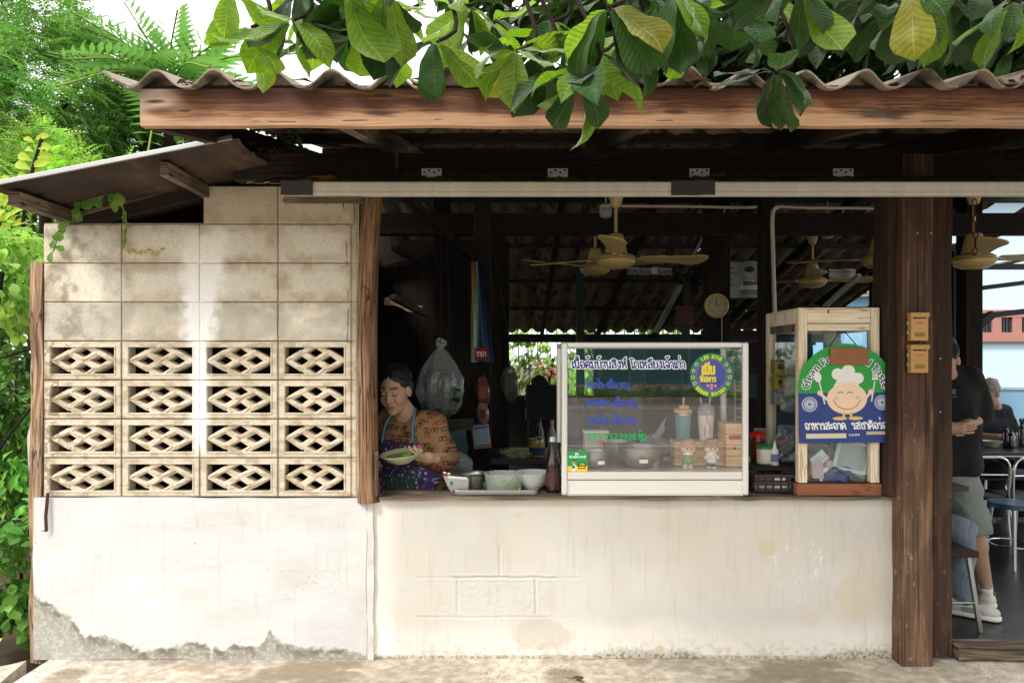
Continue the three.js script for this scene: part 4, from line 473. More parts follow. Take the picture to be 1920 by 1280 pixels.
// ================================================================ THE GLASS CABINET AND WHAT IS IN IT
const CT = 0.832;                                                 // top of the sill and counter
{
  const c = thing('kitchen_counter', 'grey work counter inside the opening behind the sill', 'counter'); part(c, 'top', M(box(3.3 - 0.97, 0.03, 0.6, (X(800) + X(1665)) / 2 + 0.05, CT - 0.022, -0.48, 0.004)), phys(0x5a5856, { roughness: 0.35, map: T.concrete })); for (const x of [X(805), 0.3, 1.9]) part(c, 'leg', box(0.06, 0.78, 0.5, x, 0.4, -0.48), mt.woodBlack); part(c, 'front_board', box(2.3, 0.6, 0.02, (X(800) + X(1665)) / 2 + 0.05, 0.45, -0.76), mt.woodBlack);
  const g = thing('glass_cabinet', 'aluminium framed glass food cabinet with blue shop lettering and a round green badge', 'cabinet'), zf = 0.0, d = 0.42, x0 = X(1053), x1 = X(1405), y0 = CT, y1 = Y(641), t = 0.031;
  const yr = Y(884);                                              // top of the solid base
  const rail = (name, w, h, dd, x, y, z, r = 0.006) => part(g, name, M(box(w, h, dd, x, y, z, r)), mt.alu);
  for (const x of [x0 + t / 2, x1 - t / 2]) for (const z of [zf - t / 2, zf - d + t / 2]) rail('corner_post', t, y1 - y0 - 0.0, t, x, (y0 + y1) / 2, z, 0.01);
  const W = x1 - x0 - 2 * t;
  for (const z of [zf - t / 2 - 0.002, zf - d + t / 2]) { rail('top_rail', W, 0.026, t - 0.006, (x0 + x1) / 2, y1 - 0.014, z); rail('middle_rail', W, 0.042, t - 0.006, (x0 + x1) / 2, yr - 0.022, z); }
  for (const x of [x0 + t / 2, x1 - t / 2]) { rail('top_rail', t - 0.008, 0.026, d - 2 * t, x, y1 - 0.014, zf - d / 2); rail('middle_rail', t - 0.008, 0.042, d - 2 * t, x, yr - 0.022, zf - d / 2); }
  part(g, 'base_panel', M(box(W, yr - 0.046 - y0 - 0.004, 0.006, (x0 + x1) / 2, (yr - 0.044 + y0) / 2, zf - 0.018)), phys(0xe6e2d8, { roughness: 0.35 })); part(g, 'foot_rail', M(box(W, 0.01, t, (x0 + x1) / 2, y0 + 0.006, zf - t / 2)), mt.alu);
  part(g, 'side_panel', M(box(0.006, 0.08, d - 2 * t, x0 + 0.02, y0 + 0.05, zf - d / 2), box(0.006, 0.08, d - 2 * t, x1 - 0.02, y0 + 0.05, zf - d / 2)), mt.alu);
  part(g, 'shelf_floor', box(W + 0.02, 0.006, d - t, (x0 + x1) / 2, yr - 0.004, zf - d / 2), phys(0xc9c9c4, { roughness: 0.3, metalness: 0.5 }));
  const gy0 = yr, gy1 = y1 - 0.027; part(g, 'front_pane', new THREE.PlaneGeometry(W, gy1 - gy0).translate((x0 + x1) / 2, (gy0 + gy1) / 2, zf - 0.014), mt.glass); part(g, 'rear_pane', new THREE.PlaneGeometry(W * 0.5, gy1 - gy0).translate(x0 + t + W * 0.26, (gy0 + gy1) / 2, zf - d + 0.012), mt.glassPlain); for (const x of [x0 + 0.012, x1 - 0.012]) part(g, 'side_pane', new THREE.PlaneGeometry(d - 2 * t, gy1 - gy0).rotateY(Math.PI / 2).translate(x, (gy0 + gy1) / 2, zf - d / 2), mt.glassPlain); part(g, 'top_pane', new THREE.PlaneGeometry(W, d - 2 * t).rotateX(Math.PI / 2).translate((x0 + x1) / 2, y1 - 0.012, zf - d / 2), mt.glassPlain);
  // lettering on the front pane: only the letters are opaque
  const stick = (name, px0, px1, py0, py1, w, h, draw, lift = 0.002) => { const t2 = canvasTex(w, h, draw); const m = std(0xffffff, { map: t2, alphaTest: 0.5, roughness: 0.45 }); return part(g, name, new THREE.PlaneGeometry(X(px1) - X(px0), Y(py0) - Y(py1)).translate((X(px0) + X(px1)) / 2, (Y(py0) + Y(py1)) / 2, zf - 0.014 + lift), m); };
  stick('lettering', 1070, 1292, 652, 702, 1110, 250, (c) => { const s = 62, line = 'เนื้อต้มบ้านสิงห์ โกเหลียงเจ้าเก่า', k = 1070 / thaiWidth(line, s); c.save(); c.scale(k, 1); thai(c, line, 14, 190, s, '#ffffff', 4.2, 0.12); thai(c, line, 14, 190, s, '#22388c', 1.9, 0.12); c.restore(); });
  stick('lettering', 1096, 1216, 704, 808, 600, 520, (c) => { [['ต้มน้ำ-เนื้อ,หมู', 78], ['เกาเหลา-เนื้อ,หมู', 246], ['ลวกจิ้ม-เนื้อ,หมู', 410]].forEach(([s, y], i) => { const k = [400, 470, 460][i] / thaiWidth(s, 52); c.save(); c.scale(k, 1); thai(c, s, 26 / k, y + 40, 52, '#2c50c0', 2, 0.14); c.restore(); }); });
  stick('lettering', 1098, 1222, 806, 832, 620, 130, (c) => { c.fillStyle = '#14b45c'; c.font = 'bold 80px sans-serif'; c.fillText('093-7523998', 18, 92); const a = c.measureText('093-7523998').width; thai(c, 'ตุ้ม', 34 + a, 88, 50, '#14b45c', 2.2, 0.1); });
  stick('badge', 1294, 1377, 661, 746, 512, 512, (c) => {
    c.fillStyle = '#10875a'; c.beginPath(); c.arc(256, 256, 250, 0, 7); c.fill(); c.fillStyle = '#7a62b0'; c.beginPath(); c.arc(256, 256, 178, 0, 7); c.fill(); c.fillStyle = '#4650a4'; c.beginPath(); c.arc(256, 256, 166, 0, 7); c.fill();
    const arc = (s, r, a0, da, up) => { [...s].forEach((ch, i) => { c.save(); c.translate(256, 256); const a = a0 + da * i; c.rotate(up ? a : a); c.translate(0, up ? -r : r); if (TH[ch]?.[0] === 0) { c.restore(); return; } thai(c, ch, -18, 12, 36, '#f0e020', 3); c.restore(); }); };
    arc('เชบ อวาย', 206, -0.5, 0.15, true); arc('แมตอย หวานจา', 222, 0.82, -0.15, false);
    const star = (a) => { const x = 256 + 214 * Math.cos(a), y = 256 + 214 * Math.sin(a); for (const [r, f] of [[30, '#fff'], [22, '#d23040']]) { c.fillStyle = f; c.beginPath(); for (let i = 0; i < 10; i++) { const q = i % 2 ? r * 0.45 : r, b = i * Math.PI / 5 - Math.PI / 2; c.lineTo(x + q * Math.cos(b), y + q * Math.sin(b)); } c.fill(); } }; for (const a of [-0.62, -0.25, 0.1, 0.45]) { star(a); star(Math.PI - a); }
    thai(c, 'เป็บ', 142, 240, 84, '#f4e028', 3.2); thai(c, 'พิสดาร', 122, 330, 54, '#f4e028', 2.6); c.fillStyle = '#2c347c'; c.fillRect(150, 338, 214, 10); c.fillStyle = '#e8a8c0'; for (const [x, y] of [[214, 374], [256, 366], [300, 376], [256, 402]]) { c.beginPath(); c.arc(x, y, 17, 0, 7); c.fill(); } c.fillStyle = '#d83048'; for (const [x, y] of [[214, 374], [256, 366], [300, 376], [256, 402]]) { c.beginPath(); c.arc(x, y, 8, 0, 7); c.fill(); }
  });
  stick('delivery_sticker', 1064, 1102, 846, 884, 256, 256, (c) => { c.fillStyle = '#0a9c50'; c.fillRect(0, 0, 256, 256); c.fillStyle = '#f4d020'; c.fillRect(0, 190, 256, 66); c.fillStyle = '#fff'; c.font = 'bold 46px sans-serif'; c.textAlign = 'center'; c.fillText('GrabFood', 128, 88); c.font = 'bold 24px sans-serif'; thai(c, 'เชน', 100, 46, 22, '#fff', 2.4); c.fillStyle = '#203820'; c.fillRect(136, 140, 96, 84); c.fillStyle = '#f4d020'; c.font = 'bold 44px sans-serif'; c.fillText('100', 184, 184); c.fillRect(146, 196, 76, 16); c.fillStyle = '#f0f0e8'; c.beginPath(); c.ellipse(84, 210, 26, 46, 0.2, 0, 7); c.fill(); c.fillStyle = '#e08a40'; c.beginPath(); c.arc(80, 140, 22, 0, 7); c.fill(); c.fillStyle = '#2c7a3c'; c.beginPath(); c.ellipse(84, 122, 26, 14, 0, 0, 7); c.fill(); c.fillStyle = '#1c8c48'; c.fillRect(60, 182, 40, 40); });
  // contents
  const cy = yr + 0.0;
  const bowl = (name, label, x, z, r, h) => { const b = thing(name, label, 'bowl', [x, cy, z], 'steel bowls in the glass cabinet'); part(b, 'dish', lathe([[0, 0.002], [r * 0.4, 0], [r * 0.72, h * 0.25], [r * 0.93, h * 0.66], [r * 0.99, h], [r * 1.04, h + 0.003], [r * 1.04, h], [r * 0.97, h * 0.96], [r * 0.9, h * 0.66], [r * 0.7, h * 0.28], [r * 0.38, 0.006], [0, 0.006]], 36), mt.steelDull); return b; };
  const b1 = bowl('mixing_bowl', 'wide steel mixing bowl with a white label in the glass cabinet', X(1200, -.14), -0.15, 0.118, 0.112); part(b1, 'label', box(0.044, 0.018, 0.002, 0, 0.062, 0.113).rotateX(0.12), std(0xeceade)); const b2 = bowl('mixing_bowl', 'smaller steel bowl with a white label behind the green sticker', X(1113, -.12), -0.12, 0.085, 0.092); part(b2, 'label', box(0.034, 0.018, 0.002, 0.03, 0.05, 0.08).rotateX(0.12), std(0xeceade)); bowl('mixing_bowl', 'steel bowl at the back between the other two steel bowls', X(1160, -.3), -0.31, 0.1, 0.12);
  const bagT = thing('plastic_bag', 'crumpled clear plastic bag twisted up behind the mixing bowls', 'bag', [X(1225, -.28), cy + 0.095, -0.3]); part(bagT, 'film', jitter(M(new THREE.SphereGeometry(0.075, 24, 18).scale(1.2, 0.7, 0.8)), 0.03, 22), mt.bag); part(bagT, 'twist', jitter(M(new THREE.ConeGeometry(0.03, 0.13, 12, 6).rotateZ(-0.55).translate(0.05, 0.1, 0)), 0.01, 24), mt.bag); part(bagT, 'holder', M(cyl(0.06, 0.06, 0.04, 0, -0.095, 0)), mt.steelDull);
  const tum = (name, label, px, z, mb, draw) => { const q = thing(name, label, 'tumbler', [X(px, z), cy + 0.13, z], 'drink tumblers in the glass cabinet'); return q; };
  { const z = -0.3, q = tum('drink_tumbler', 'teal insulated tumbler with a wooden lid and a straw in the glass cabinet', 1281, z); part(q, 'body', lathe([[0, 0], [0.036, 0], [0.038, 0.005], [0.046, 0.14], [0.046, 0.15], [0, 0.15]]), phys(0x5f9496, { roughness: 0.35, clearcoat: 0.4 })); part(q, 'lid', M(lathe([[0.047, 0.15], [0.05, 0.155], [0.05, 0.17], [0.03, 0.175], [0.0, 0.176]]), box(0.05, 0.02, 0.05, 0.003, 0.182, 0, 0.006)), phys(0xd9b878, { roughness: 0.5 })); part(q, 'straw', rod(V(0, 0.15, 0), V(0.004, 0.235, 0), 0.005), phys(0xc2d8dc, { roughness: 0.3 })); part(q, 'band', lathe([[0.047, 0.138], [0.0475, 0.148]]), mt.steel); }
  { const z = -0.28, q = tum('drink_tumbler', 'white patterned cup with a clear lid and two straws in the glass cabinet', 1324, z); const pat = canvasTex(256, 128, (c) => { c.fillStyle = '#e6ded8'; c.fillRect(0, 0, 256, 128); const R = rand(4); for (let i = 0; i < 40; i++) { c.fillStyle = ['#b86a7c', '#8c6a50', '#c8a4b4', '#7c8c74'][i % 4]; c.beginPath(); c.ellipse(R() * 256, R() * 128, 5 + 5 * R(), 7, R() * 3, 0, 7); c.fill(); } }); part(q, 'body', lathe([[0, -0.02], [0.036, -0.02], [0.044, 0.14], [0.042, 0.14], [0.034, -0.014], [0, -0.014]]), phys(0xffffff, { map: pat, roughness: 0.4 })); part(q, 'lid', lathe([[0.046, 0.14], [0.046, 0.15], [0.036, 0.19], [0.012, 0.205], [0.01, 0.2], [0.034, 0.186], [0.044, 0.148]]), mt.clearPlastic); part(q, 'straw', rod(V(-0.01, 0.1, 0), V(-0.03, 0.235, 0), 0.006), mt.clearPlastic); part(q, 'straw', rod(V(0.01, 0.1, 0), V(0.022, 0.245, 0.01), 0.005), phys(0xd8a8b8)); }
  const crate = thing('wooden_riser', 'low plain wooden riser box in the glass cabinet', 'box', [X(1312, -.26), cy, -0.27]); for (let i = 0; i < 3; i++) part(crate, 'board', uvm(box(0.30, 0.042, 0.14, 0, 0.022 + i * 0.044, 0, 0.003), 'x'), std(0xffe4c0, { map: T.woodPale, roughness: 0.7 }));
  const crate2 = thing('wooden_box', 'pale wooden box with a red strip at the right of the glass cabinet', 'box', [X(1373, -.24), cy, -0.24]); for (let i = 0; i < 4; i++) part(crate2, 'board', uvm(box(0.115, 0.056, 0.16, 0, 0.03 + i * 0.058, 0, 0.003), 'x'), std(0xffe0b8, { map: T.woodPale, roughness: 0.7 })); part(crate2, 'strip', box(0.1, 0.02, 0.003, 0.01, 0.158, 0.082), std(0xa8342c)); part(crate2, 'knob', M(new THREE.SphereGeometry(0.007, 10, 8).translate(-0.01, 0.1, 0.083)), mt.woodDark);
  // two small plain figurines with straw hats
  const fig = (label, px, hat, shirt, pants, arm) => { const z = -0.1, q = thing('figurine', label, 'figurine', [X(px, z), cy, z], 'small figurines in the glass cabinet'), skin = phys(0xe8cfb4, { roughness: 0.5 }); part(q, 'head', M(new THREE.SphereGeometry(0.036, 20, 16).scale(1.05, 0.82, 0.92).translate(0, 0.108, 0)), skin); part(q, 'hat', M(lathe([[0.05, 0.118], [0.052, 0.122], [0.036, 0.13], [0.034, 0.15], [0.024, 0.158], [0, 0.16]])), std(hat, { roughness: 0.7 })); part(q, 'body', lathe([[0, 0.03], [0.026, 0.03], [0.028, 0.045], [0.018, 0.08], [0, 0.085]], 18), std(shirt)); for (const s of [-1, 1]) { part(q, 'leg', cyl(0.012, 0.012, 0.034, s * 0.013, 0.004, 0, 12), std(pants)); part(q, 'shoe', M(new THREE.SphereGeometry(0.013, 12, 8).scale(1, 0.55, 1.3).translate(s * 0.014, 0.007, 0.004)), std(0xd8d4c4)); part(q, 'arm', rod(V(s * 0.02, 0.072, 0), V(s * 0.038, arm ? 0.055 : 0.05, 0.01), 0.008, 10), std(shirt)); part(q, 'eye', M(new THREE.SphereGeometry(0.0042, 10, 8).translate(s * 0.012, 0.106, 0.0325)), mt.black); } part(q, 'nose', M(new THREE.SphereGeometry(0.003, 8, 6).translate(0, 0.1, 0.034)), std(0xc88a70)); part(q, 'scarf', M(new THREE.TorusGeometry(0.02, 0.006, 8, 18).rotateX(Math.PI / 2).translate(0, 0.08, 0)), std(0xeeeae0)); };
  fig('small figurine with a tan straw hat and green vest in the cabinet', 1290, 0xc89a78, 0x8a9a6a, 0xc8b49a, 0); fig('small figurine with a grey brown cap and dark shorts in the cabinet', 1334, 0xa88a6c, 0xd8d4cc, 0x4a4c4a, 1);
  const rack = thing('wire_rack', 'white wire rack standing inside the right end of the glass cabinet', 'rack', [X(1384, -.38), cy, -0.37]); for (const x of [-0.02, 0.035]) part(rack, 'upright', cyl(0.003, 0.003, 0.46, x, 0, 0, 6), mt.pvc); for (let i = 0; i < 9; i++) part(rack, 'rung', rod(V(-0.02, 0.05 + i * 0.05, 0), V(0.035, 0.05 + i * 0.05, 0), 0.002, 6), mt.pvc);
  const tub = thing('storage_tub', 'pale grey storage tub behind the phone number in the glass cabinet', 'tub', [X(1110, -.5), cy, -0.33]); part(tub, 'body', M(box(0.13, 0.17, 0.1, 0, 0.085, 0, 0.012)), phys(0xb8b4a8, { roughness: 0.5 })); part(tub, 'lid', M(box(0.14, 0.015, 0.11, 0, 0.175, 0, 0.006)), mt.whitePlastic); part(tub, 'pen', M(rod(V(0.0, 0.05, 0.06), V(0.03, 0.13, 0.06), 0.006)), std(0xe08a20));
}
// ================================================================ TRAY, BOWLS AND BOTTLES ON THE SILL
{
  const tz = -0.16, tr = thing('serving_tray', 'shallow steel tray on the sill under the bowls', 'tray', [X(930, tz), CT, tz]); const w = 0.42, d = 0.24;
  const sh = (W, D, r) => { const s = new THREE.Shape(); s.moveTo(-W + r, -D); s.lineTo(W - r, -D); s.quadraticCurveTo(W, -D, W, -D + r); s.lineTo(W, D - r); s.quadraticCurveTo(W, D, W - r, D); s.lineTo(-W + r, D); s.quadraticCurveTo(-W, D, -W, D - r); s.lineTo(-W, -D + r); s.quadraticCurveTo(-W, -D, -W + r, -D); return s; };
  part(tr, 'base', new THREE.ExtrudeGeometry(sh(w / 2, d / 2, 0.03), { depth: 0.003, bevelEnabled: false }).rotateX(-Math.PI / 2), mt.steelDull); const ring = sh(w / 2 + 0.01, d / 2 + 0.01, 0.035); ring.holes.push(new THREE.Path(sh(w / 2 - 0.002, d / 2 - 0.002, 0.03).getPoints(6))); part(tr, 'rim', new THREE.ExtrudeGeometry(ring, { depth: 0.018, bevelEnabled: true, bevelSize: 0.003, bevelThickness: 0.003, bevelSegments: 2 }).rotateX(-Math.PI / 2).translate(0, 0.003, 0), mt.steelDull);
  const can = (name, label, px, z, r, h, flare) => { const g = thing(name, label, 'container', [X(px, z), CT + 0.004, z]); part(g, 'body', lathe([[0, 0.002], [r, 0], [r * 1.02, h * 0.8], [r * flare, h], [r * flare + 0.004, h], [r * flare, h - 0.004], [r * 0.98, h * 0.78], [r * 0.96, 0.006], [0, 0.006]], 28), mt.steelDull); return g; };
  can('steel_pot', 'steel pot with a flared rim on the tray', 887, -0.19, 0.052, 0.088, 1.32);
  const bx = thing('cutlery_box', 'slanted steel cutlery box with a white label at the left of the tray', 'container', [X(862, -.12), CT + 0.004, -0.12]); const sp = new THREE.Shape([[-0.04, 0], [0.045, 0], [0.05, 0.075], [-0.082, 0.088], [-0.06, 0.035]].map((q) => new THREE.Vector2(...q))); part(bx, 'body', new THREE.ExtrudeGeometry(sp, { depth: 0.1, bevelEnabled: true, bevelSize: 0.003, bevelThickness: 0.003, bevelSegments: 1 }).translate(0, 0, -0.05), mt.steelDull); part(bx, 'label', box(0.1, 0.012, 0.003, -0.015, 0.078, 0.054).rotateZ(-0.08), mt.whitePlastic); part(bx, 'sticker', M(new THREE.SphereGeometry(0.008, 10, 8).scale(1, 1.4, 0.3).translate(-0.04, 0.05, 0.054)), std(0x2c7a4c));
  const spoon = (label, px, py, px2, py2, z, col) => { const g = thing('spoon', label, 'spoon', [0, 0, 0], 'cutlery on the tray'), a = at(px, py, z), b = at(px2, py2, z - 0.02); part(g, 'handle', M(bar(b, a, 0.016, 0.006, 0.002)), col); part(g, 'tip', M(new THREE.SphereGeometry(0.011, 10, 8).scale(1, 0.7, 0.5).translate(a.x, a.y, a.z)), mt.chrome); };
  spoon('pink handled spoon standing in the cutlery box', 834, 886, 852, 902, -0.1, std(0xe0389c)); spoon('steel spoon standing in the cutlery box', 842, 888, 868, 906, -0.13, mt.chrome); spoon('steel spoon leaning behind the steel pot', 866, 893, 884, 905, -0.2, mt.steel); spoon('ladle handle behind the plastic tub', 922, 886, 930, 912, -0.24, mt.chrome);
  const tub = thing('plastic_tub', 'oval clear plastic tub of chopped greens on the tray', 'tub', [X(944, -.15), CT + 0.004, -0.15]); part(tub, 'body', lathe([[0.085, 0.0], [0.092, 0.004], [0.102, 0.086], [0.108, 0.09], [0.108, 0.094], [0.1, 0.094], [0.09, 0.008], [0, 0.006], [0, 0], [0.085, 0]], 36).scale(1, 1, 0.8), phys(0xf0f6f0, { roughness: 0.2, transmission: 0.8, thickness: 0, side: THREE.DoubleSide }));
  const gr = thing('chopped_greens', 'chopped yellow green vegetables inside the clear plastic tub', 'vegetables', [X(950, -.15), CT + 0.012, -0.15]); { const R = rand(31), l = [[], []]; for (let i = 0; i < 130; i++) l[i % 2].push(new THREE.CylinderGeometry(0.004, 0.004, 0.014, 6).rotateX(R() * 3).rotateY(R() * 3).translate((R() - .4) * 0.12, 0.004 + R() * 0.036, (R() - .5) * 0.09)); part(gr, 'chopped_stems', M(...l[0]), plainLeaf(0x8cb43a, 0.2)).userData.kind = 'stuff'; part(gr, 'chopped_leaves', M(...l[1]), plainLeaf(0xc8d468, 0.2)).userData.kind = 'stuff'; }
  const wb = thing('white_bowl', 'white translucent plastic bowl at the right end of the tray', 'bowl', [X(1000, -.2), CT + 0.002, -0.2]); part(wb, 'dish', lathe([[0.03, 0], [0.045, 0.004], [0.075, 0.04], [0.098, 0.086], [0.104, 0.09], [0.1, 0.092], [0.07, 0.042], [0.04, 0.01], [0, 0.008], [0, 0], [0.03, 0]], 32), mt.whitePlastic);
  const bottle = (name, label, px, z, h, r, col, extra) => { const g = thing(name, label, 'bottle', [X(px, z), CT, z]); part(g, 'body', lathe([[0, 0.002], [r * 0.95, 0], [r, 0.01], [r, h * 0.5], [r * 0.8, h * 0.6], [r * 0.42, h * 0.75], [r * 0.34, h * 0.95], [r * 0.36, h]], 24), col); part(g, 'cap', lathe([[r * 0.4, h * 0.95], [r * 0.42, h * 0.96], [r * 0.42, h * 1.04], [0, h * 1.05]]), extra); return g; };
  const amber = phys(0x3a2018, { roughness: 0.12, transmission: 0.45, thickness: 0, clearcoat: 1 }); const bt = bottle('sauce_bottle', 'brown glass sauce bottle with a white cap beside the glass cabinet', 1036, -0.1, 0.28, 0.036, amber, mt.whitePlastic); part(bt, 'label', lathe([[0.0365, 0.04], [0.0365, 0.11]], 24), phys(0x4c2c28, { roughness: 0.3 }));
  bottle('sauce_bottle', 'second brown bottle squeezed behind the first beside the cabinet', 1047, -0.2, 0.24, 0.032, amber, mt.black);
  const board = thing('steel_board', 'steel plate lying on the counter right of the tray', 'plate', [X(1010, -.42), CT, -0.4]); part(board, 'sheet', M(box(0.3, 0.008, 0.2, 0, 0.004, 0, 0.003)), mt.steelDull); part(board, 'rim', M(box(0.3, 0.012, 0.006, 0, 0.01, 0.1), box(0.3, 0.012, 0.006, 0, 0.01, -0.1)), mt.steel);
  // the stove table further in with jars and greens
  const st = thing('cooking_table', 'dark cooking table in the middle of the kitchen', 'table', [X(985, -1.9), 0, -2.0]); part(st, 'top', M(box(1.0, 0.05, 0.7, 0.05, 0.78, 0, 0.006)), phys(0x33312f, { roughness: 0.4 })); part(st, 'rim', M(box(0.36, 0.09, 0.02, 0.3, 0.74, 0.36, 0.004)), mt.darkSteel); for (const [x, z] of [[-.4, .3], [.5, .3], [-.4, -.3], [.5, -.3]]) part(st, 'leg', box(0.05, 0.755, 0.05, x, 0.378, z), mt.blackMetal); part(st, 'shelf', box(0.9, 0.02, 0.6, 0.05, 0.3, 0), mt.blackMetal);
  const jar = thing('oil_jar', 'yellow oil jar with a blue label on the cooking table', 'jar', [X(1007, -1.75), 0.805, -1.75]); part(jar, 'body', lathe([[0, 0], [0.055, 0], [0.06, 0.01], [0.06, 0.11], [0.05, 0.13]], 24), phys(0xb09a28, { roughness: 0.2, transmission: 0.3, thickness: 0 })); part(jar, 'label', lathe([[0.0605, 0.015], [0.0605, 0.075]], 24), std(0x22305c)); part(jar, 'lid', lathe([[0.056, 0.125], [0.056, 0.135], [0, 0.137]]), mt.steel);
  for (const [px, z, l, c] of [[1012, -2.15, 'dark glass bottle at the back of the cooking table', 0x30343a], [1035, -1.85, 'clear water bottle with a yellow cap on the cooking table', 0x9aa8b0]]) { const g = thing('tall_bottle', l, 'bottle', [X(px, z), 0.805, z]); part(g, 'body', lathe([[0, 0], [0.035, 0], [0.036, 0.01], [0.036, 0.15], [0.014, 0.21], [0.014, 0.25]], 20), phys(c, { roughness: 0.15, transmission: 0.4, thickness: 0 })); part(g, 'cap', lathe([[0.016, 0.24], [0.016, 0.27], [0, 0.27]]), c === 0x30343a ? mt.black : std(0xc0a040)); part(g, 'label', lathe([[0.0365, 0.04], [0.0365, 0.12]]), std(0x8494a8)); }
  const sg = thing('spring_onions', 'pile of cut spring onions on the cooking table', 'vegetables', [X(970, -1.75), 0.808, -1.75]); { const R = rand(8), l = []; for (let i = 0; i < 60; i++) { const a = V((R() - .5) * 0.2, R() * 0.04, (R() - .5) * 0.12); l.push(rod(a, a.clone().add(V((R() - .5) * 0.12, R() * 0.02, (R() - .5) * 0.06)), 0.004, 5)); } part(sg, 'stems', M(...l), plainLeaf(0xb4c07a, 0.15)).userData.kind = 'stuff'; }
  const bk = thing('red_bucket', 'red plastic bucket behind the clerk', 'bucket', [X(825, -1.1), 0.62, -1.1]); part(bk, 'body', lathe([[0, 0], [0.1, 0], [0.13, 0.28], [0.137, 0.285], [0.13, 0.29], [0.097, 0.006], [0, 0.006]], 28), phys(0xb83018, { roughness: 0.4 })); part(bk, 'handle', tube([V(-0.13, 0.27, 0), V(-0.08, 0.2, 0.11), V(0, 0.17, 0.14), V(0.08, 0.2, 0.11), V(0.13, 0.27, 0)], 0.004), mt.steel); const stl = thing('wooden_stand', 'dark low stand that carries the red bucket', 'stand', [X(825, -1.1), 0, -1.1]); part(stl, 'top', uvm(box(0.5, 0.03, 0.4, 0.06, 0.6, 0), 'x'), mt.woodBlack); for (const [x, z] of [[-.15, .16], [.28, .16], [-.15, -.16], [.28, -.16]]) part(stl, 'leg', box(0.04, 0.58, 0.04, x, 0.29, z), mt.woodBlack);
  const hb = thing('hanging_bag', 'big knotted clear plastic bag of dark greens hanging behind the clerk', 'bag', at(826, 716, -0.95).toArray()); { const h = 0.46, g = lathe([[0.012, h * 0.52], [0.02, h * 0.47], [0.05, h * 0.4], [0.1, h * 0.25], [0.135, h * 0.05], [0.145, -h * 0.14], [0.13, -h * 0.32], [0.09, -h * 0.44], [0.03, -h * 0.48], [0, -h * 0.48]], 40), p = g.attributes.position; for (let i = 0; i < p.count; i++) { const a = Math.atan2(p.getZ(i), p.getX(i)), k = 1 + 0.08 * Math.sin(a * 7 + p.getY(i) * 9) + 0.07 * Math.sin(a * 13 - p.getY(i) * 20) + 0.16 * (fbm(a * 2 + 9, p.getY(i) * 7, 3, 3) - .5); p.setX(i, p.getX(i) * k + 0.04 * (p.getY(i) < 0 ? -p.getY(i) : 0)); p.setZ(i, p.getZ(i) * k * 0.8); } g.computeVertexNormals(); part(hb, 'film', g, mt.bag); part(hb, 'knot', jitter(M(new THREE.TorusKnotGeometry(0.02, 0.009, 40, 8)).translate(0, h * 0.54, 0), 0.005, 30), mt.bag); part(hb, 'string', rod(V(0, h * 0.55, 0), V(0.004, 1.05, 0.02), 0.002), mt.woodDark);
    const gm = new THREE.Group(); gm.name = 'greens'; hb.add(gm); crown(gm, 'leafy_greens', midLeaf, plainLeaf(0x1f4020, 0.2), { c: [0.01, -0.08, 0], r: [0.08, 0.15, 0.06], n: 260, clumps: 14, size: [0.05, 0.09], seed: 5 }); }
  const sb2 = thing('greens_bag', 'small clear bag of dark greens standing behind the cutlery box', 'bag', at(850, 872, -0.5).toArray()); part(sb2, 'film', jitter(M(new THREE.SphereGeometry(0.11, 24, 16).scale(1, 0.75, 0.7)), 0.025, 14), mt.bag); const gm2 = new THREE.Group(); gm2.name = 'greens'; sb2.add(gm2); crown(gm2, 'leafy_greens', midLeaf, plainLeaf(0x1f4a22, 0.2), { c: [-0.01, -0.02, 0], r: [0.06, 0.045, 0.04], n: 70, clumps: 6, size: [0.03, 0.06], seed: 9 });
  const shf = thing('wall_shelf', 'pale dusty wall shelf behind the clerk below the hanging bag', 'shelf', at(852, 795, -1.0).toArray()); part(shf, 'board', uvm(box(0.24, 0.07, 0.1, 0, 0, 0, 0.004), 'x'), std(0x9a9484, { map: T.woodGrey })); part(shf, 'towel', jitter(M(new THREE.BoxGeometry(0.17, 0.24, 0.02, 8, 10, 1).translate(0.0, -0.15, 0.06)), 0.012, 14), std(0x3c5450, { roughness: 0.95 })); part(shf, 'cloth', jitter(M(new THREE.BoxGeometry(0.05, 0.14, 0.02, 6, 8, 1).translate(-0.085, -0.15, 0.08)), 0.012, 20), std(0x6a90ac));
}
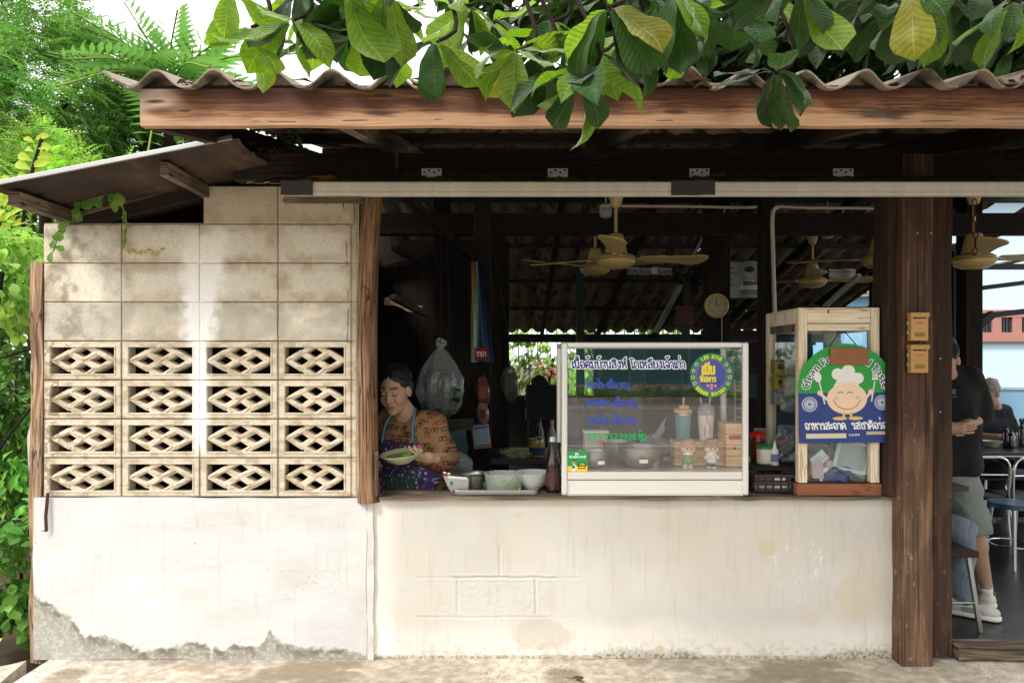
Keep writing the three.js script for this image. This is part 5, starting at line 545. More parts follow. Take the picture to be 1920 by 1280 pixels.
// ================================================================ WOODEN DISPLAY CABINET AT THE RIGHT
{
  const zf = -0.01, g = thing('wooden_cabinet', 'tall cream wooden framed glass cabinet crammed with packets behind the green sign', 'cabinet'), x0 = X(1498, zf), x1 = X(1650, zf), y0 = CT, y1 = Y(579, zf), d = 0.48, w = 0.045, zb = zf - d;
  const wm = std(0xffffff, { map: T.woodPale, bumpMap: T.woodBump, bumpScale: 0.001, roughness: 0.7 }), rd = std(0xa06a54, { map: T.woodPale, roughness: 0.7 }), P = (n, W, H, D, x, y, z, m = wm) => part(g, n, uvm(box(W, H, D, x, y, z, 0.003), H > W ? 'y' : W > D ? 'x' : 'z'), m);
  for (const x of [x0 + w / 2, x1 - w / 2]) for (const z of [zf - w / 2, zb + w / 2]) P('corner_post', w, y1 - y0 - 0.065, w, x, (y0 + 0.065 + y1) / 2, z);
  const W = x1 - x0 - 2 * w, D = d - 2 * w, xm = (x0 + x1) / 2, zm = (zf + zb) / 2;
  for (const [z, s] of [[zf, -1], [zb, 1]]) { P('top_rail', W - 0.002, 0.07, w - 0.008, xm, y1 - 0.037, z + s * w / 2); P('upper_rail', W - 0.002, 0.035, w - 0.016, xm, y1 - 0.094, z + s * w / 2); P('base_board', x1 - x0 + 0.02, 0.06, 0.05, xm, y0 + 0.03, z + s * 0.022, rd); }
  for (const x of [x0 + w / 2, x1 - w / 2]) { P('top_rail', w - 0.008, 0.07, D - 0.002, x, y1 - 0.037, zm); P('upper_rail', w - 0.016, 0.035, D - 0.002, x, y1 - 0.094, zm, mt.woodGrey); P('base_board', 0.045, 0.058, D - 0.002, x, y0 + 0.03, zm, rd); }
  P('top_board', x1 - x0, 0.008, d, xm, y1 + 0.003, zm); P('floor_board', x1 - x0 - 0.03, 0.012, d - 0.03, xm, y0 + 0.06, zm, mt.woodDark); P('shelf', W + 0.04, 0.01, D + 0.03, xm, Y(752, -.2), zm, mt.glassPlain);
  const gl = phys(0xe2eef4, { roughness: 0.03, transmission: 1, thickness: 0, ior: 1.7 }), h0 = y0 + 0.068, h1 = y1 - 0.115; part(g, 'front_pane', new THREE.PlaneGeometry(W, h1 - h0).translate(xm, (h0 + h1) / 2, zf - 0.03), gl); for (const x of [x0 + 0.02, x1 - 0.02]) part(g, 'side_pane', new THREE.PlaneGeometry(D, h1 - h0).rotateY(Math.PI / 2).translate(x, (h0 + h1) / 2, zm), gl); part(g, 'back_cloth', jitter(M(new THREE.PlaneGeometry(W * 0.62, h1 - h0, 20, 20).translate(xm - 0.06, (h0 + h1) / 2, zb + 0.03)), 0.02, 9), std(0x34505f, { roughness: 0.9, side: THREE.DoubleSide }));
  part(g, 'wire_tie', tube([V(x0 + 0.09, y1 + 0.005, zf - 0.03), V(x0 + 0.07, y1 + 0.025, zf - 0.02), V(x0 + 0.12, y1 + 0.012, zf - 0.02), V(x0 + 0.16, y1 + 0.008, zf - 0.02), V(x0 + 0.15, y1 - 0.02, zf + 0.004)], 0.004), mt.ironRust);
  // packets stuffed inside
  const R = rand(21), lump = (name, label, cat, px, py, z, s, col, o = {}) => { const q = thing(name, label, cat, at(px, py, z).toArray()); part(q, 'film', jitter(M(new THREE.SphereGeometry(0.5, 22, 16).scale(...s)), Math.min(...s) * 0.24, 5 / Math.max(...s) * 0.8, px), o.m ?? phys(col, { roughness: 0.3, clearcoat: 0.5 })); for (let i = 0; i < (o.n ?? 0); i++) part(q, 'packet', jitter(M(box(s[0] * 0.4, s[1] * 0.3, 0.012, (R() - .5) * s[0] * 0.6, (R() - .5) * s[1] * 0.6, s[2] * (0.3 + 0.2 * R()), 0.003).rotateZ(R() * 2)), 0.004, 30), std(o.c[i % o.c.length], { roughness: 0.5 })); return q; };
  lump('packet_bag', 'clear bag of pink and white packets low in the wooden cabinet', 'bag', 1537, 868, -0.14, [0.22, 0.2, 0.16], 0, { m: mt.bag, n: 13, c: [0xd8b4ac, 0xe8e0d8, 0xb03028, 0xe0c0b0, 0xc07060] }); lump('packet_bag', 'blue bundle at the bottom of the wooden cabinet', 'bag', 1568, 892, -0.1, [0.2, 0.1, 0.16], 0x22386a); lump('packet_bag', 'white crumpled bag at the upper left inside the wooden cabinet', 'bag', 1560, 660, -0.22, [0.09, 0.26, 0.12], 0xd8d4c6); lump('packet_bag', 'green bundle at the lower left corner of the wooden cabinet', 'bag', 1510, 892, -0.12, [0.07, 0.07, 0.1], 0x2c7a44);
  lump('packet_bag', 'white folded packet standing behind the white tray in the wooden cabinet', 'bag', 1590, 836, -0.2, [0.16, 0.16, 0.06], 0xc8c4ba); lump('packet_bag', 'crumpled clear bag of noodles above the pink packets in the wooden cabinet', 'bag', 1530, 835, -0.2, [0.16, 0.14, 0.14], 0, { m: mt.bag, n: 6, c: [0xe4d8c8, 0xc8a890, 0xd8d4cc, 0xb89078] });
  lump('packet_bag', 'clear bag of dry goods seen through the side of the wooden cabinet', 'bag', 1478, 830, -0.3, [0.12, 0.2, 0.18], 0, { m: mt.bag, n: 6, c: [0x8c5c58, 0xb8b4a4, 0x50564a, 0x70382c] }); lump('packet_bag', 'grey cloth bundle beside the side pane of the wooden cabinet', 'bag', 1485, 740, -0.28, [0.12, 0.2, 0.12], 0x8a8a84);
  for (const [py, col, l] of [[687, 0x8a8048, 'upper yellow printed carton seen through the side of the wooden cabinet'], [716, 0x98802c, 'lower yellow printed carton seen through the side of the wooden cabinet'], [745, 0x787c80, 'grey carton below the yellow cartons in the wooden cabinet']]) { const q = thing('carton', l, 'carton', at(1461, py, -0.36).toArray(), 'cartons in the wooden cabinet'); part(q, 'body', box(0.07, 0.078, 0.07, 0, 0, 0, 0.003), std(col)); part(q, 'print', M(box(0.04, 0.028, 0.002, 0, 0, 0.036), box(0.06, 0.006, 0.002, 0, 0.03, 0.036)), std(0x4a3c20)); }
  const tray = thing('white_tray', 'white plastic tray leaning inside the wooden cabinet', 'tray', at(1601, 856, -0.06).toArray()); tray.rotation.z = -0.24; part(tray, 'panel', M(box(0.16, 0.14, 0.01, 0, 0, -0.02, 0.03)), phys(0xb9b8b0, { roughness: 0.4 })); { const s = new THREE.Shape(), q = 0.024, a = 0.09, b = 0.08; s.moveTo(-a + q, -b); s.lineTo(a - q, -b); s.quadraticCurveTo(a, -b, a, -b + q); s.lineTo(a, b - q); s.quadraticCurveTo(a, b, a - q, b); s.lineTo(-a + q, b); s.quadraticCurveTo(-a, b, -a, b - q); s.lineTo(-a, -b + q); s.quadraticCurveTo(-a, -b, -a + q, -b); const hole = new THREE.Path(s.getPoints(6).map((p) => p.clone().multiplyScalar(0.86)).reverse()); s.holes.push(hole); part(tray, 'rim', new THREE.ExtrudeGeometry(s, { depth: 0.006, bevelEnabled: true, bevelSize: 0.004, bevelThickness: 0.004, bevelSegments: 2 }).translate(0, 0, -0.012), phys(0xd8d7ce, { roughness: 0.4 })); }
  // small things left of it on the counter
  const jarw = thing('powder_jar', 'glass jar of white powder with a green lid on a black crate', 'jar', [X(1434, -.25), CT + 0.13, -0.24]); part(jarw, 'body', lathe([[0, 0], [0.045, 0], [0.047, 0.01], [0.047, 0.075], [0.042, 0.085]], 24), phys(0xd8d2c0, { roughness: 0.2, clearcoat: 1 })); part(jarw, 'lid', lathe([[0.046, 0.083], [0.046, 0.105], [0, 0.108]], 24), phys(0x1f8a44, { roughness: 0.4 }));
  const jarr = thing('sauce_jar', 'tall red sauce jar with a bright red lid behind the powder jar', 'jar', [X(1421, -.34), CT + 0.13, -0.34]); part(jarr, 'body', lathe([[0, 0], [0.04, 0], [0.04, 0.13], [0.034, 0.14]], 24), phys(0x6a2416, { roughness: 0.2, clearcoat: 1 })); part(jarr, 'lid', lathe([[0.042, 0.138], [0.042, 0.165], [0, 0.168]], 24), phys(0xd01c14, { roughness: 0.35 }));
  const sq = thing('squeeze_bottle', 'white squeeze bottle beside the wooden cabinet', 'bottle', [X(1453, -.2), CT + 0.13, -0.2]); part(sq, 'body', lathe([[0, 0], [0.02, 0], [0.021, 0.08], [0.008, 0.095]], 18), phys(0xe4e2dc, { roughness: 0.3 })); part(sq, 'nozzle', lathe([[0.009, 0.094], [0.003, 0.13], [0, 0.131]], 12), phys(0xf0f0ec)); part(sq, 'label', lathe([[0.0215, 0.02], [0.0218, 0.06]], 18), std(0x7a7494));
  const cup = thing('grey_cup', 'pale grey cup on the shelf above the red lid', 'cup', [X(1428, -.7), 1.03, -0.7]); part(cup, 'body', lathe([[0, 0], [0.03, 0], [0.045, 0.08], [0.042, 0.08], [0.028, 0.005], [0, 0.005]], 24), std(0xa8a498)); part(cup, 'rim', new THREE.TorusGeometry(0.044, 0.003, 6, 24).rotateX(Math.PI / 2).translate(0, 0.08, 0), std(0xc0bcb0)); const pf = thing('back_shelf', 'small dark shelf on the counter under the grey cup', 'shelf', [X(1428, -.7), CT, -0.7]); part(pf, 'board', uvm(box(0.3, 0.02, 0.14, 0, 0.186, 0), 'x'), mt.woodDark); for (const x of [-0.14, 0.14]) part(pf, 'side', uvm(box(0.02, 0.176, 0.14, x, 0.088, 0), 'y'), mt.woodDark);
  const cr = thing('plastic_crate', 'low black plastic basket with slotted sides on the sill', 'basket', [X(1450, -.12), CT, -0.2]); part(cr, 'floor', box(0.22, 0.006, 0.3, 0, 0.006, 0), mt.black); for (const z of [0.14, -0.14]) for (const y of [0.02, 0.055, 0.092]) part(cr, 'slat', M(box(0.24, 0.018, 0.008, 0, y, z, 0.002)), phys(0x2a2624, { roughness: 0.4 })); for (const s of [-1, 1]) for (const y of [0.02, 0.055, 0.092]) part(cr, 'slat', M(box(0.008, 0.018, 0.272, s * 0.116, y, 0, 0.002)), phys(0x2a2624, { roughness: 0.4 })); for (let i = 0; i < 6; i++) part(cr, 'upright', box(0.008, 0.1, 0.006, -0.1 + i * 0.04, 0.055, 0.142), mt.black); part(cr, 'lid', M(box(0.22, 0.008, 0.27, 0, 0.125, 0, 0.003)), mt.woodBlack);
  for (const [y, c, l] of [[0.03, 0xb8b4b0, 'lower folded white bag in the black basket'], [0.075, 0x8a4a40, 'upper reddish packet in the black basket']]) { const q = thing('folded_packet', l, 'packet', [X(1448, -.1), CT + y, -0.1]); part(q, 'film', jitter(M(box(0.19, 0.026, 0.05, 0, 0, 0, 0.006)), 0.004, 20), phys(c, { roughness: 0.3 })); part(q, 'print', M(box(0.06, 0.014, 0.002, 0.03, 0, 0.027)), std(0xe8e4da)); }
}
{ // the round-topped sign hung in front of the cabinet
  const p = at(1586, 738, 0.012), g = thing('hanging_sign', 'green and blue round topped sign with a smiling chef face hung on the wooden cabinet', 'sign', p.toArray()); g.rotation.z = 0.012; const k = 3.688 / F, w = 178 * k, top = 94 * k, bot = -92 * k;
  const s = new THREE.Shape(); s.moveTo(-w / 2, bot); s.lineTo(w / 2, bot); s.lineTo(w / 2, 12 * k); s.bezierCurveTo(w / 2, 62 * k, 44 * k, top, 0, top); s.bezierCurveTo(-44 * k, top, -w / 2, 62 * k, -w / 2, 12 * k); s.lineTo(-w / 2, bot);
  const art = canvasTex(1024, 1120, (c) => {
    const S = 1024 / 170, X0 = (x) => (x + 85) * S, Y0 = (y) => (94 - y) * S; c.fillStyle = '#149a34'; c.fillRect(0, 0, 1024, 1120); c.fillStyle = '#1d3a80'; c.fillRect(0, Y0(2), 1024, 1120);
    const arcText = (t, a0, a1, r) => { c.font = 'bold 112px sans-serif'; const tot = c.measureText(t).width; let a = a0; for (const ch of t) { const cw = c.measureText(ch).width, da = (a1 - a0) * cw / tot; c.save(); c.translate(X0(0), Y0(-2)); c.rotate(a + da / 2); c.translate(0, -r); c.textAlign = 'center'; c.lineWidth = 16; c.strokeStyle = '#f0f0e8'; c.lineJoin = 'round'; c.strokeText(ch, 0, 0); c.fillStyle = '#1a2c66'; c.fillText(ch, 0, 0); c.restore(); a += da; } };
    arcText('Clean Food Good Taste', -1.42, 1.42, 400);
    const sk = '#f2d4b4', el = (x, y, a, b, f, r = 0) => { c.fillStyle = f; c.beginPath(); c.ellipse(X0(x), Y0(y), a * S, b * S, r, 0, 7); c.fill(); };
    // chef: hat, round face, arms with spoon and fork, feet
    for (const [x, y, r] of [[-14, 37, 11], [5, 42, 12], [22, 29, 10.5], [4, 32, 14]]) el(x, y, r, r, '#ecebe4'); c.fillStyle = '#ecebe4'; c.beginPath(); c.moveTo(X0(-22), Y0(14)); c.lineTo(X0(-13), Y0(30)); c.lineTo(X0(20), Y0(28)); c.lineTo(X0(25), Y0(12)); c.fill();
    const limb = (pts, w2, f) => { c.strokeStyle = f; c.lineWidth = w2 * S; c.lineCap = 'round'; c.beginPath(); pts.forEach(([x, y], i) => (i ? c.lineTo(X0(x), Y0(y)) : c.moveTo(X0(x), Y0(y)))); c.stroke(); };
    limb([[-34, -10], [-46, 1]], 5, sk); limb([[36, -8], [44, 2]], 5, sk); limb([[-49, 30], [-38, -18]], 2.6, '#dcdcd6'); el(-50, 32, 6.5, 10, '#ecebe4', -0.2); limb([[52, 22], [46, -14]], 2.6, '#dcdcd6'); for (const d of [-4, 0, 4]) limb([[53 + d, 40], [52 + d * 0.7, 28]], 2, '#ecebe4'); limb([[48, 27], [56, 27]], 3, '#ecebe4'); el(-46, 2, 5, 5, sk); el(45, 3, 5, 5, sk);
    el(2, -9, 36, 29, sk); c.strokeStyle = '#caa582'; c.lineWidth = 4; c.beginPath(); c.ellipse(X0(1), Y0(17), 21 * S, 5 * S, 0, Math.PI * 1.05, Math.PI * 1.95); c.stroke();
    c.strokeStyle = '#c0452c'; c.lineWidth = 9; c.beginPath(); c.arc(X0(2), Y0(-4), 25 * S, 0.3, Math.PI - 0.3); c.stroke(); c.strokeStyle = '#3c2c24'; c.lineWidth = 8; for (const x of [-9, 7]) { c.beginPath(); c.arc(X0(x), Y0(-1), 4.4 * S, Math.PI * 1.1, Math.PI * 1.9); c.stroke(); } el(-17, -8, 4, 3, '#e8b498'); el(21, -7, 4, 3, '#e8b498');
    limb([[-4, -36], [-4, -43]], 4.6, '#e2bc74'); limb([[9, -36], [9, -43]], 4.6, '#e2bc74'); el(-11, -46, 13, 3.4, '#e2bc74'); el(17, -46, 13, 3.4, '#e2bc74');
    const seal = (x, y) => { el(x, y, 14, 14, '#b8c2cc'); el(x, y, 12, 12, '#5a6e98'); c.strokeStyle = '#c8d0d8'; c.lineWidth = 5; for (let i = 0; i < 8; i++) { c.beginPath(); c.ellipse(X0(x), Y0(y), 10 * S, 3.4 * S, i * 0.4, 0, 7); c.stroke(); } }; seal(-65, -19); seal(65, -17);
    thai(c, 'อาหารสะอาด', X0(-73), Y0(-66), 70, '#f0f0ea', 2, 0.2); thai(c, 'รสชาติอร่อย', X0(11), Y0(-66), 70, '#f0f0ea', 2, 0.2);
    c.fillStyle = '#d8d0b0'; c.fillRect(X0(-72), Y0(-74), 72 * S, 9 * S); c.fillStyle = '#a8b4c8'; c.font = 'bold 34px sans-serif'; thai(c, 'รบรองคณภาพ', X0(4), Y0(-79), 22, '#c8d0dc', 2); c.fillStyle = '#c8b68c'; c.fillRect(X0(36), Y0(-71), 50 * S, 6 * S);
    for (let i = 0; i < 300; i++) { c.fillStyle = `rgba(${i % 2 ? 230 : 30},${i % 2 ? 225 : 40},${i % 2 ? 210 : 40},0.10)`; c.fillRect((i * 397) % 1024, (i * 771) % 1120, 3 + i % 14, 2 + i % 5); }
  });
  const geo = new THREE.ExtrudeGeometry(s, { depth: 0.003, bevelEnabled: false, curveSegments: 24 }); uvBox(geo, -89 * k, 89 * k, bot, top); part(g, 'board', geo, std(0xffffff, { map: art, roughness: 0.4 }));
  const pl = part(g, 'cover_plate', M(box(72 * k, 32 * k, 0.006, 4 * k, 70 * k, 0.012, 0.002).rotateZ(-0.02)), std(0xa06a44, { bumpMap: T.woodBump, bumpScale: 0.002, roughness: 0.7 }), 'brown plywood piece covering the middle of the lettering'); for (const sx of [-1, 1]) part(pl, 'nail', M(new THREE.SphereGeometry(0.003, 8, 6).translate(sx * 28 * k + 4 * k, 70 * k, 0.016)), mt.steelDull);
  part(g, 'wire', tube([V(-40 * k, 74 * k, 0.0), V(-14 * k, 106 * k, -0.02), V(-2 * k, 122 * k, -0.04), V(14 * k, 104 * k, -0.02), V(32 * k, 78 * k, 0.0)], 0.0025, 30), mt.blackMetal); part(g, 'wire', tube([V(-2 * k, 122 * k, -0.04), V(-10 * k, 140 * k, -0.035), V(-13 * k, 146 * k, -0.035)], 0.0025), mt.blackMetal); part(g, 'wire', tube([V(-2 * k, 122 * k, -0.04), V(-4 * k, 150 * k, -0.035), V(-8 * k, 168 * k, -0.04), V(-9 * k, 172 * k, -0.07)], 0.003), mt.ironRust);
}
{ // orange leaves fallen on the flap and the forecourt
  const dry = std(0xc07828, { map: T.leaf, roughness: 0.7, side: THREE.DoubleSide }), mk = (label, p, rot, s, m, scale = [1, 1, 1]) => { const g = thing('fallen_leaf', label, 'leaf', p.toArray()); g.rotation.set(...rot); const l = part(g, 'blade', jitter(bladeGeo(8, 1.4, 0.9, 0.33), 0.05, 6, s * 100), m); l.scale.set(s * scale[0], s * scale[1], s * scale[2]); const st = part(g, 'stalk', rod(V(0, 0, 0), V(0.004, -0.02, 0.004), 0.0015), m); };
  mk('orange fallen leaf curled on the forecourt in front of the wall', V(X(1068, .22), 0.014, 0.26), [-1.35, 0.2, -1.5], 0.11, dry); mk('bright orange dead leaf lying on the left end of the flap', at(575, 339, 0.45), [-1.1, 0, -1.45], 0.2, std(0xe09a30, { map: T.leaf, side: THREE.DoubleSide })); mk('pinkish dead leaf under the orange leaf on the flap', at(562, 340, 0.5), [-1.15, 0.1, -1.6], 0.15, std(0xd08868, { map: T.leaf, side: THREE.DoubleSide })); mk('orange brown dead leaf on the flap beside the third hinge', at(1332, 331, 0.2), [-1.1, 0, -1.5], 0.14, dry); mk('yellow fallen leaf at the foot of the bush left of the wall', V(-2.6, 0.06, 0.05), [-0.3, 0, 0.2], 0.08, std(0xd8c020, { side: THREE.DoubleSide }));
}
// ================================================================ VEGETATION
const bark = std(0x5a4a3a, { map: T.woodGrey, roughness: 0.95 });
{ // the big-leaved tree whose branches hang over the eave
  const tree = thing('almond_tree', 'large leaved tree whose branches hang over the eave from the upper right', 'tree'), R = rand(404);
  part(tree, 'trunk', tube([V(5.6, -0.1, 3.6), V(5.5, 1.4, 3.5), V(5.2, 2.6, 3.2), V(5.0, 4.2, 2.6), V(4.6, 6.0, 2.0)], 0.17, 24, 12), bark);
  const limbs = [[[5.2, 2.7, 3.2], [3.6, 3.1, 2.5], [1.8, 3.0, 1.9], [0.3, 2.75, 1.7], [-0.7, 2.62, 1.65]], [[5.1, 3.4, 2.9], [3.6, 3.9, 1.2], [1.6, 4.1, 0.2], [0.2, 3.9, -0.3]], [[5.0, 4.0, 2.7], [3.4, 4.8, 2.6], [1.4, 4.7, 2.8], [0.0, 4.2, 2.8]], [[5.2, 3.0, 3.1], [4.2, 3.1, 1.9], [3.2, 2.9, 1.5], [2.2, 2.72, 1.45]], [[5.1, 3.6, 2.8], [6.4, 4.4, 2.0], [7.6, 4.6, 1.2]]];
  limbs.forEach((l, i) => part(tree, 'branch', tube(l.map((q) => V(...q)), i < 2 ? 0.035 : 0.03, 30, 8), bark));
  const limbPts = [0, 3].flatMap((i) => new THREE.CatmullRomCurve3(limbs[i].map((q) => V(...q))).getPoints(40));
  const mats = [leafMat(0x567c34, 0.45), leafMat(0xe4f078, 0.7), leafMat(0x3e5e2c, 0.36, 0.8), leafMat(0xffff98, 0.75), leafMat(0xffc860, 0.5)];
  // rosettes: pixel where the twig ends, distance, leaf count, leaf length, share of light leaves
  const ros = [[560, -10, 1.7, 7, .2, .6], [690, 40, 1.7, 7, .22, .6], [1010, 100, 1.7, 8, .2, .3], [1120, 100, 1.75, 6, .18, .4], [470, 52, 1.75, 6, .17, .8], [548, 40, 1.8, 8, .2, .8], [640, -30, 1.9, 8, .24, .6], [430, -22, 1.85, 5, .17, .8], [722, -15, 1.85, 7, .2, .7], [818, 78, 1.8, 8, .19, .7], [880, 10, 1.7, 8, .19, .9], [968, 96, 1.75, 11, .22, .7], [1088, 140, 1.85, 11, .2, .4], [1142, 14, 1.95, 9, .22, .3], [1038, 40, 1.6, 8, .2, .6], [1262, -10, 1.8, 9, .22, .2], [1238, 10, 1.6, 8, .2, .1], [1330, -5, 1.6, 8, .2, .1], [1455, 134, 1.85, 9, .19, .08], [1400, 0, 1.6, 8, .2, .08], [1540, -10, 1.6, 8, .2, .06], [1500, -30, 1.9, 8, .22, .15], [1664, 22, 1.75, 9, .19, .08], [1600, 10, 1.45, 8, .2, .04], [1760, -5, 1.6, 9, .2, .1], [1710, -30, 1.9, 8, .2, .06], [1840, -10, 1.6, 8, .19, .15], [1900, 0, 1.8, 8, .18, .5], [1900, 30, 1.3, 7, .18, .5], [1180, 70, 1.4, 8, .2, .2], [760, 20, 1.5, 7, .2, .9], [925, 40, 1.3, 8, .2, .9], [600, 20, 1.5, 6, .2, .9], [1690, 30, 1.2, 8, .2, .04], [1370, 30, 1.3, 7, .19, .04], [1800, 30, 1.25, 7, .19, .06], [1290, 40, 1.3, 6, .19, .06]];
  let count = 0;
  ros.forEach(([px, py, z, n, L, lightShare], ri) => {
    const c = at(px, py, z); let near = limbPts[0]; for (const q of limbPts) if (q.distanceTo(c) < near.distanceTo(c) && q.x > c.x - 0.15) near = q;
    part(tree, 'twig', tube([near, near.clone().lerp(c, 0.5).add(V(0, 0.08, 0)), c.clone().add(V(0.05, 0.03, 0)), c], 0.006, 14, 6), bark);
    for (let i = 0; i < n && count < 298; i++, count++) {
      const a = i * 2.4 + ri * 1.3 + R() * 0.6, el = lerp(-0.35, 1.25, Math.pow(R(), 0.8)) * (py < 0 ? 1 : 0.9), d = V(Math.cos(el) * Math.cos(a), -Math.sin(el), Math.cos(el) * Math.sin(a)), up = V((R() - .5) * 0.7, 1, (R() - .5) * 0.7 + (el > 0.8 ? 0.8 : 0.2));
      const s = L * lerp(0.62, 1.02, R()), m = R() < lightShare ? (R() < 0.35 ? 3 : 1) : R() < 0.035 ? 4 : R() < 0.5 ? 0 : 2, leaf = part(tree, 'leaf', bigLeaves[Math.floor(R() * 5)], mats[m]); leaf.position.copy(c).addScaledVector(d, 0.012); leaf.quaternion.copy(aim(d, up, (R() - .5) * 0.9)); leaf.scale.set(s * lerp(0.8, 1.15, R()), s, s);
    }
  });
  // the mass of the crown behind and above
  const cm = leafMat(0x587838, 0.4); cm.side = THREE.DoubleSide;
  crown(tree, 'crown', bigLeaves[1], cm, { c: [4.1, 3.95, -0.5], r: [4.0, 1.15, 2.0], n: 8000, clumps: 240, size: [0.13, 0.23], seed: 11, spread: 0.1, shell: 0.1, tint: [0.55, 1.25], keep: (p) => p.y > roofY(p.z) + 0.22 + (p.z > 1.1 ? 0.5 : 0) && p.x > 0.05 - (p.y - 3.2) * 0.2 });
  crown(tree, 'crown', bigLeaves[0], cm, { c: [2.6, 3.2, -0.1], r: [3.0, 0.5, 0.8], n: 3600, clumps: 200, size: [0.13, 0.22], seed: 14, spread: 0.12, shell: 0, tint: [0.6, 1.25], keep: (p) => p.y > roofY(p.z) + 0.24 && p.x > -0.25 + (3.4 - p.y) * 0.5 });
  crown(tree, 'crown', bigLeaves[0], cm, { c: [4.7, 4.2, 3.0], r: [4.0, 1.1, 2.6], n: 7500, clumps: 200, size: [0.14, 0.24], seed: 12, spread: 0.12, shell: 0.3, tint: [0.7, 1.2], keep: (p) => p.y > 3.05 && p.x > 0.4 });
}
const g1 = (name, label, cat, group) => thing(name, label, cat, [0, 0, 0], group);
const stem = (t, name, pts, r) => part(t, name, tube(pts.map((q) => V(...q)), r, 18, 7), bark);
const feather = frondGeo(7, 0.3, 0.2, 0.35), feather2 = frondGeo(11, 0.36, 0.13, 0.55), palmFrond = frondGeo(16, 0.34, 0.11, 0.8, 0.9);
{ // trees and bushes left of the shop
  let t = g1('tall_tree', 'tall feathery leaved tree rising above the lean-to at the upper left', 'tree'); stem(t, 'trunk', [[-8.4, -0.1, -7.5], [-8.3, 2, -7.4], [-7.9, 4.2, -7.2], [-7.4, 6.2, -7]], 0.14); stem(t, 'branch', [[-8, 3.6, -7.2], [-6.8, 4.6, -6.6], [-5.9, 5.6, -6.4]], 0.05); stem(t, 'branch', [[-8.1, 3.2, -7.3], [-9.2, 4.6, -6.8]], 0.05);
  crown(t, 'crown', feather, plainLeaf(0x6a9e40, 0.45), { c: [-7.9, 5.0, -6.6], r: [2.5, 2.4, 1.6], n: 10500, clumps: 320, size: [0.17, 0.36], seed: 21, spread: 0.11, shell: 0.75, droop: 0.25, tint: [0.6, 1.6] });
  t = g1('round_tree', 'dense dark green tree behind the roof corner at the left', 'tree'); stem(t, 'trunk', [[-6.2, -0.1, -8], [-6.1, 2, -8], [-6, 4, -8]], 0.11); crown(t, 'crown', smallLeaf, plainLeaf(0x5c9038, 0.42), { c: [-6.2, 4.3, -7.9], r: [1.9, 1.6, 1.2], n: 12000, clumps: 160, size: [0.12, 0.22], seed: 22, spread: 0.1, shell: 0.8, tint: [0.5, 1.5] });
  t = g1('fern_palm', 'plant with long arching pinnate fronds against the white sky left of the roof', 'palm'); { const b = V(-5.05, 5.5, -6.9), R = rand(61); stem(t, 'trunk', [[-4.9, -0.1, -7.0], [-4.95, 2, -6.9], [b.x, b.y, b.z]], 0.07); const fm = plainLeaf(0x7cb050, 0.5), fg = palmFrond; for (let i = 0; i < 44; i++) { const a = i * 2.4, e = lerp(-0.3, 1.3, R()), d = V(Math.cos(a) * Math.cos(e), Math.sin(e), Math.sin(a) * Math.cos(e)), s = lerp(1.0, 1.7, R()), f = part(t, 'frond', fg, fm); f.position.copy(b); f.quaternion.copy(aim(d, V(0, 1, 0.01), (R() - .5) * 0.4)); f.scale.set(s, s, s); const r = part(f, 'stalk', tube([V(0, 0, 0), V(0, 0.5, -0.22), V(0, 1, -0.8)], 0.008, 10, 5), plainLeaf(0x7a8a3a, 0)); } }
  t = g1('light_tree', 'light yellow green feathery tree above the lean-to edge', 'tree'); stem(t, 'trunk', [[-4.9, -0.1, -3.9], [-4.9, 1.6, -3.8], [-4.7, 3, -3.6]], 0.06); stem(t, 'branch', [[-4.85, 2, -3.8], [-4.2, 2.7, -3.2], [-3.7, 3.2, -3]], 0.02); stem(t, 'branch', [[-4.9, 1.9, -3.8], [-5.2, 3, -3.4]], 0.025);
  crown(t, 'crown', feather, plainLeaf(0x86b848, 0.5), { c: [-4.7, 2.9, -3.6], r: [1.25, 0.95, 0.8], n: 3600, clumps: 170, size: [0.12, 0.26], seed: 23, spread: 0.1, shell: 0.6, droop: 0.1, tint: [0.6, 1.7] });
  t = g1('broad_shrub', 'broad leaved green shrub between the lean-to and the roof corner', 'shrub'); stem(t, 'stem', [[-3.6, -0.1, -4.2], [-3.5, 1.4, -4.1], [-3.3, 2.6, -4]], 0.04); crown(t, 'crown', midLeaf, plainLeaf(0x6ca440, 0.46), { c: [-3.35, 2.85, -4.0], r: [1.0, 0.75, 0.6], n: 1300, clumps: 70, size: [0.13, 0.24], seed: 24, spread: 0.13, shell: 0.6, droop: 0.6, tint: [0.6, 1.6] });
  t = g1('yellow_sapling', 'sapling with bright yellow green leaf sprays above the lean-to', 'sapling'); stem(t, 'stem', [[-3.32, -0.1, -1.2], [-3.32, 1.5, -1.15], [-3.22, 2.62, -1.1], [-3.12, 3.0, -1.1]], 0.012); { const R = rand(71), fm = plainLeaf(0xbcd040, 0.55), spray = [[[-3.2, 2.62, -1.1], 0.42, 0.1], [[-3.3, 2.35, -1.1], 0.4, -0.3], [[-2.95, 2.5, -1.1], 0.3, 0.8], [[-3.28, 2.5, -1.1], 0.3, -1.2]]; for (const [p, s, tl] of spray) for (let i = 0; i < 7; i++) for (const sd of [-1, 1]) { const d = V(Math.sin(tl), Math.cos(tl), 0), q = V(...p).addScaledVector(d, s * (i + sd * 0.2) / 7), out = V(sd * Math.cos(tl) + (R() - .5) * .4, sd * -Math.sin(tl) + 0.5 + (R() - .5) * .4, (R() - .2) * 0.8), l = part(t, 'leaf', midLeaf, fm); l.position.copy(q); l.quaternion.copy(aim(out, V((R() - .5), 0.6 * R(), 1))); const k = 0.125 * (1 - Math.abs(i - 3) * 0.08) * lerp(.8, 1.2, R()); l.scale.set(k * .8, k, k); } }
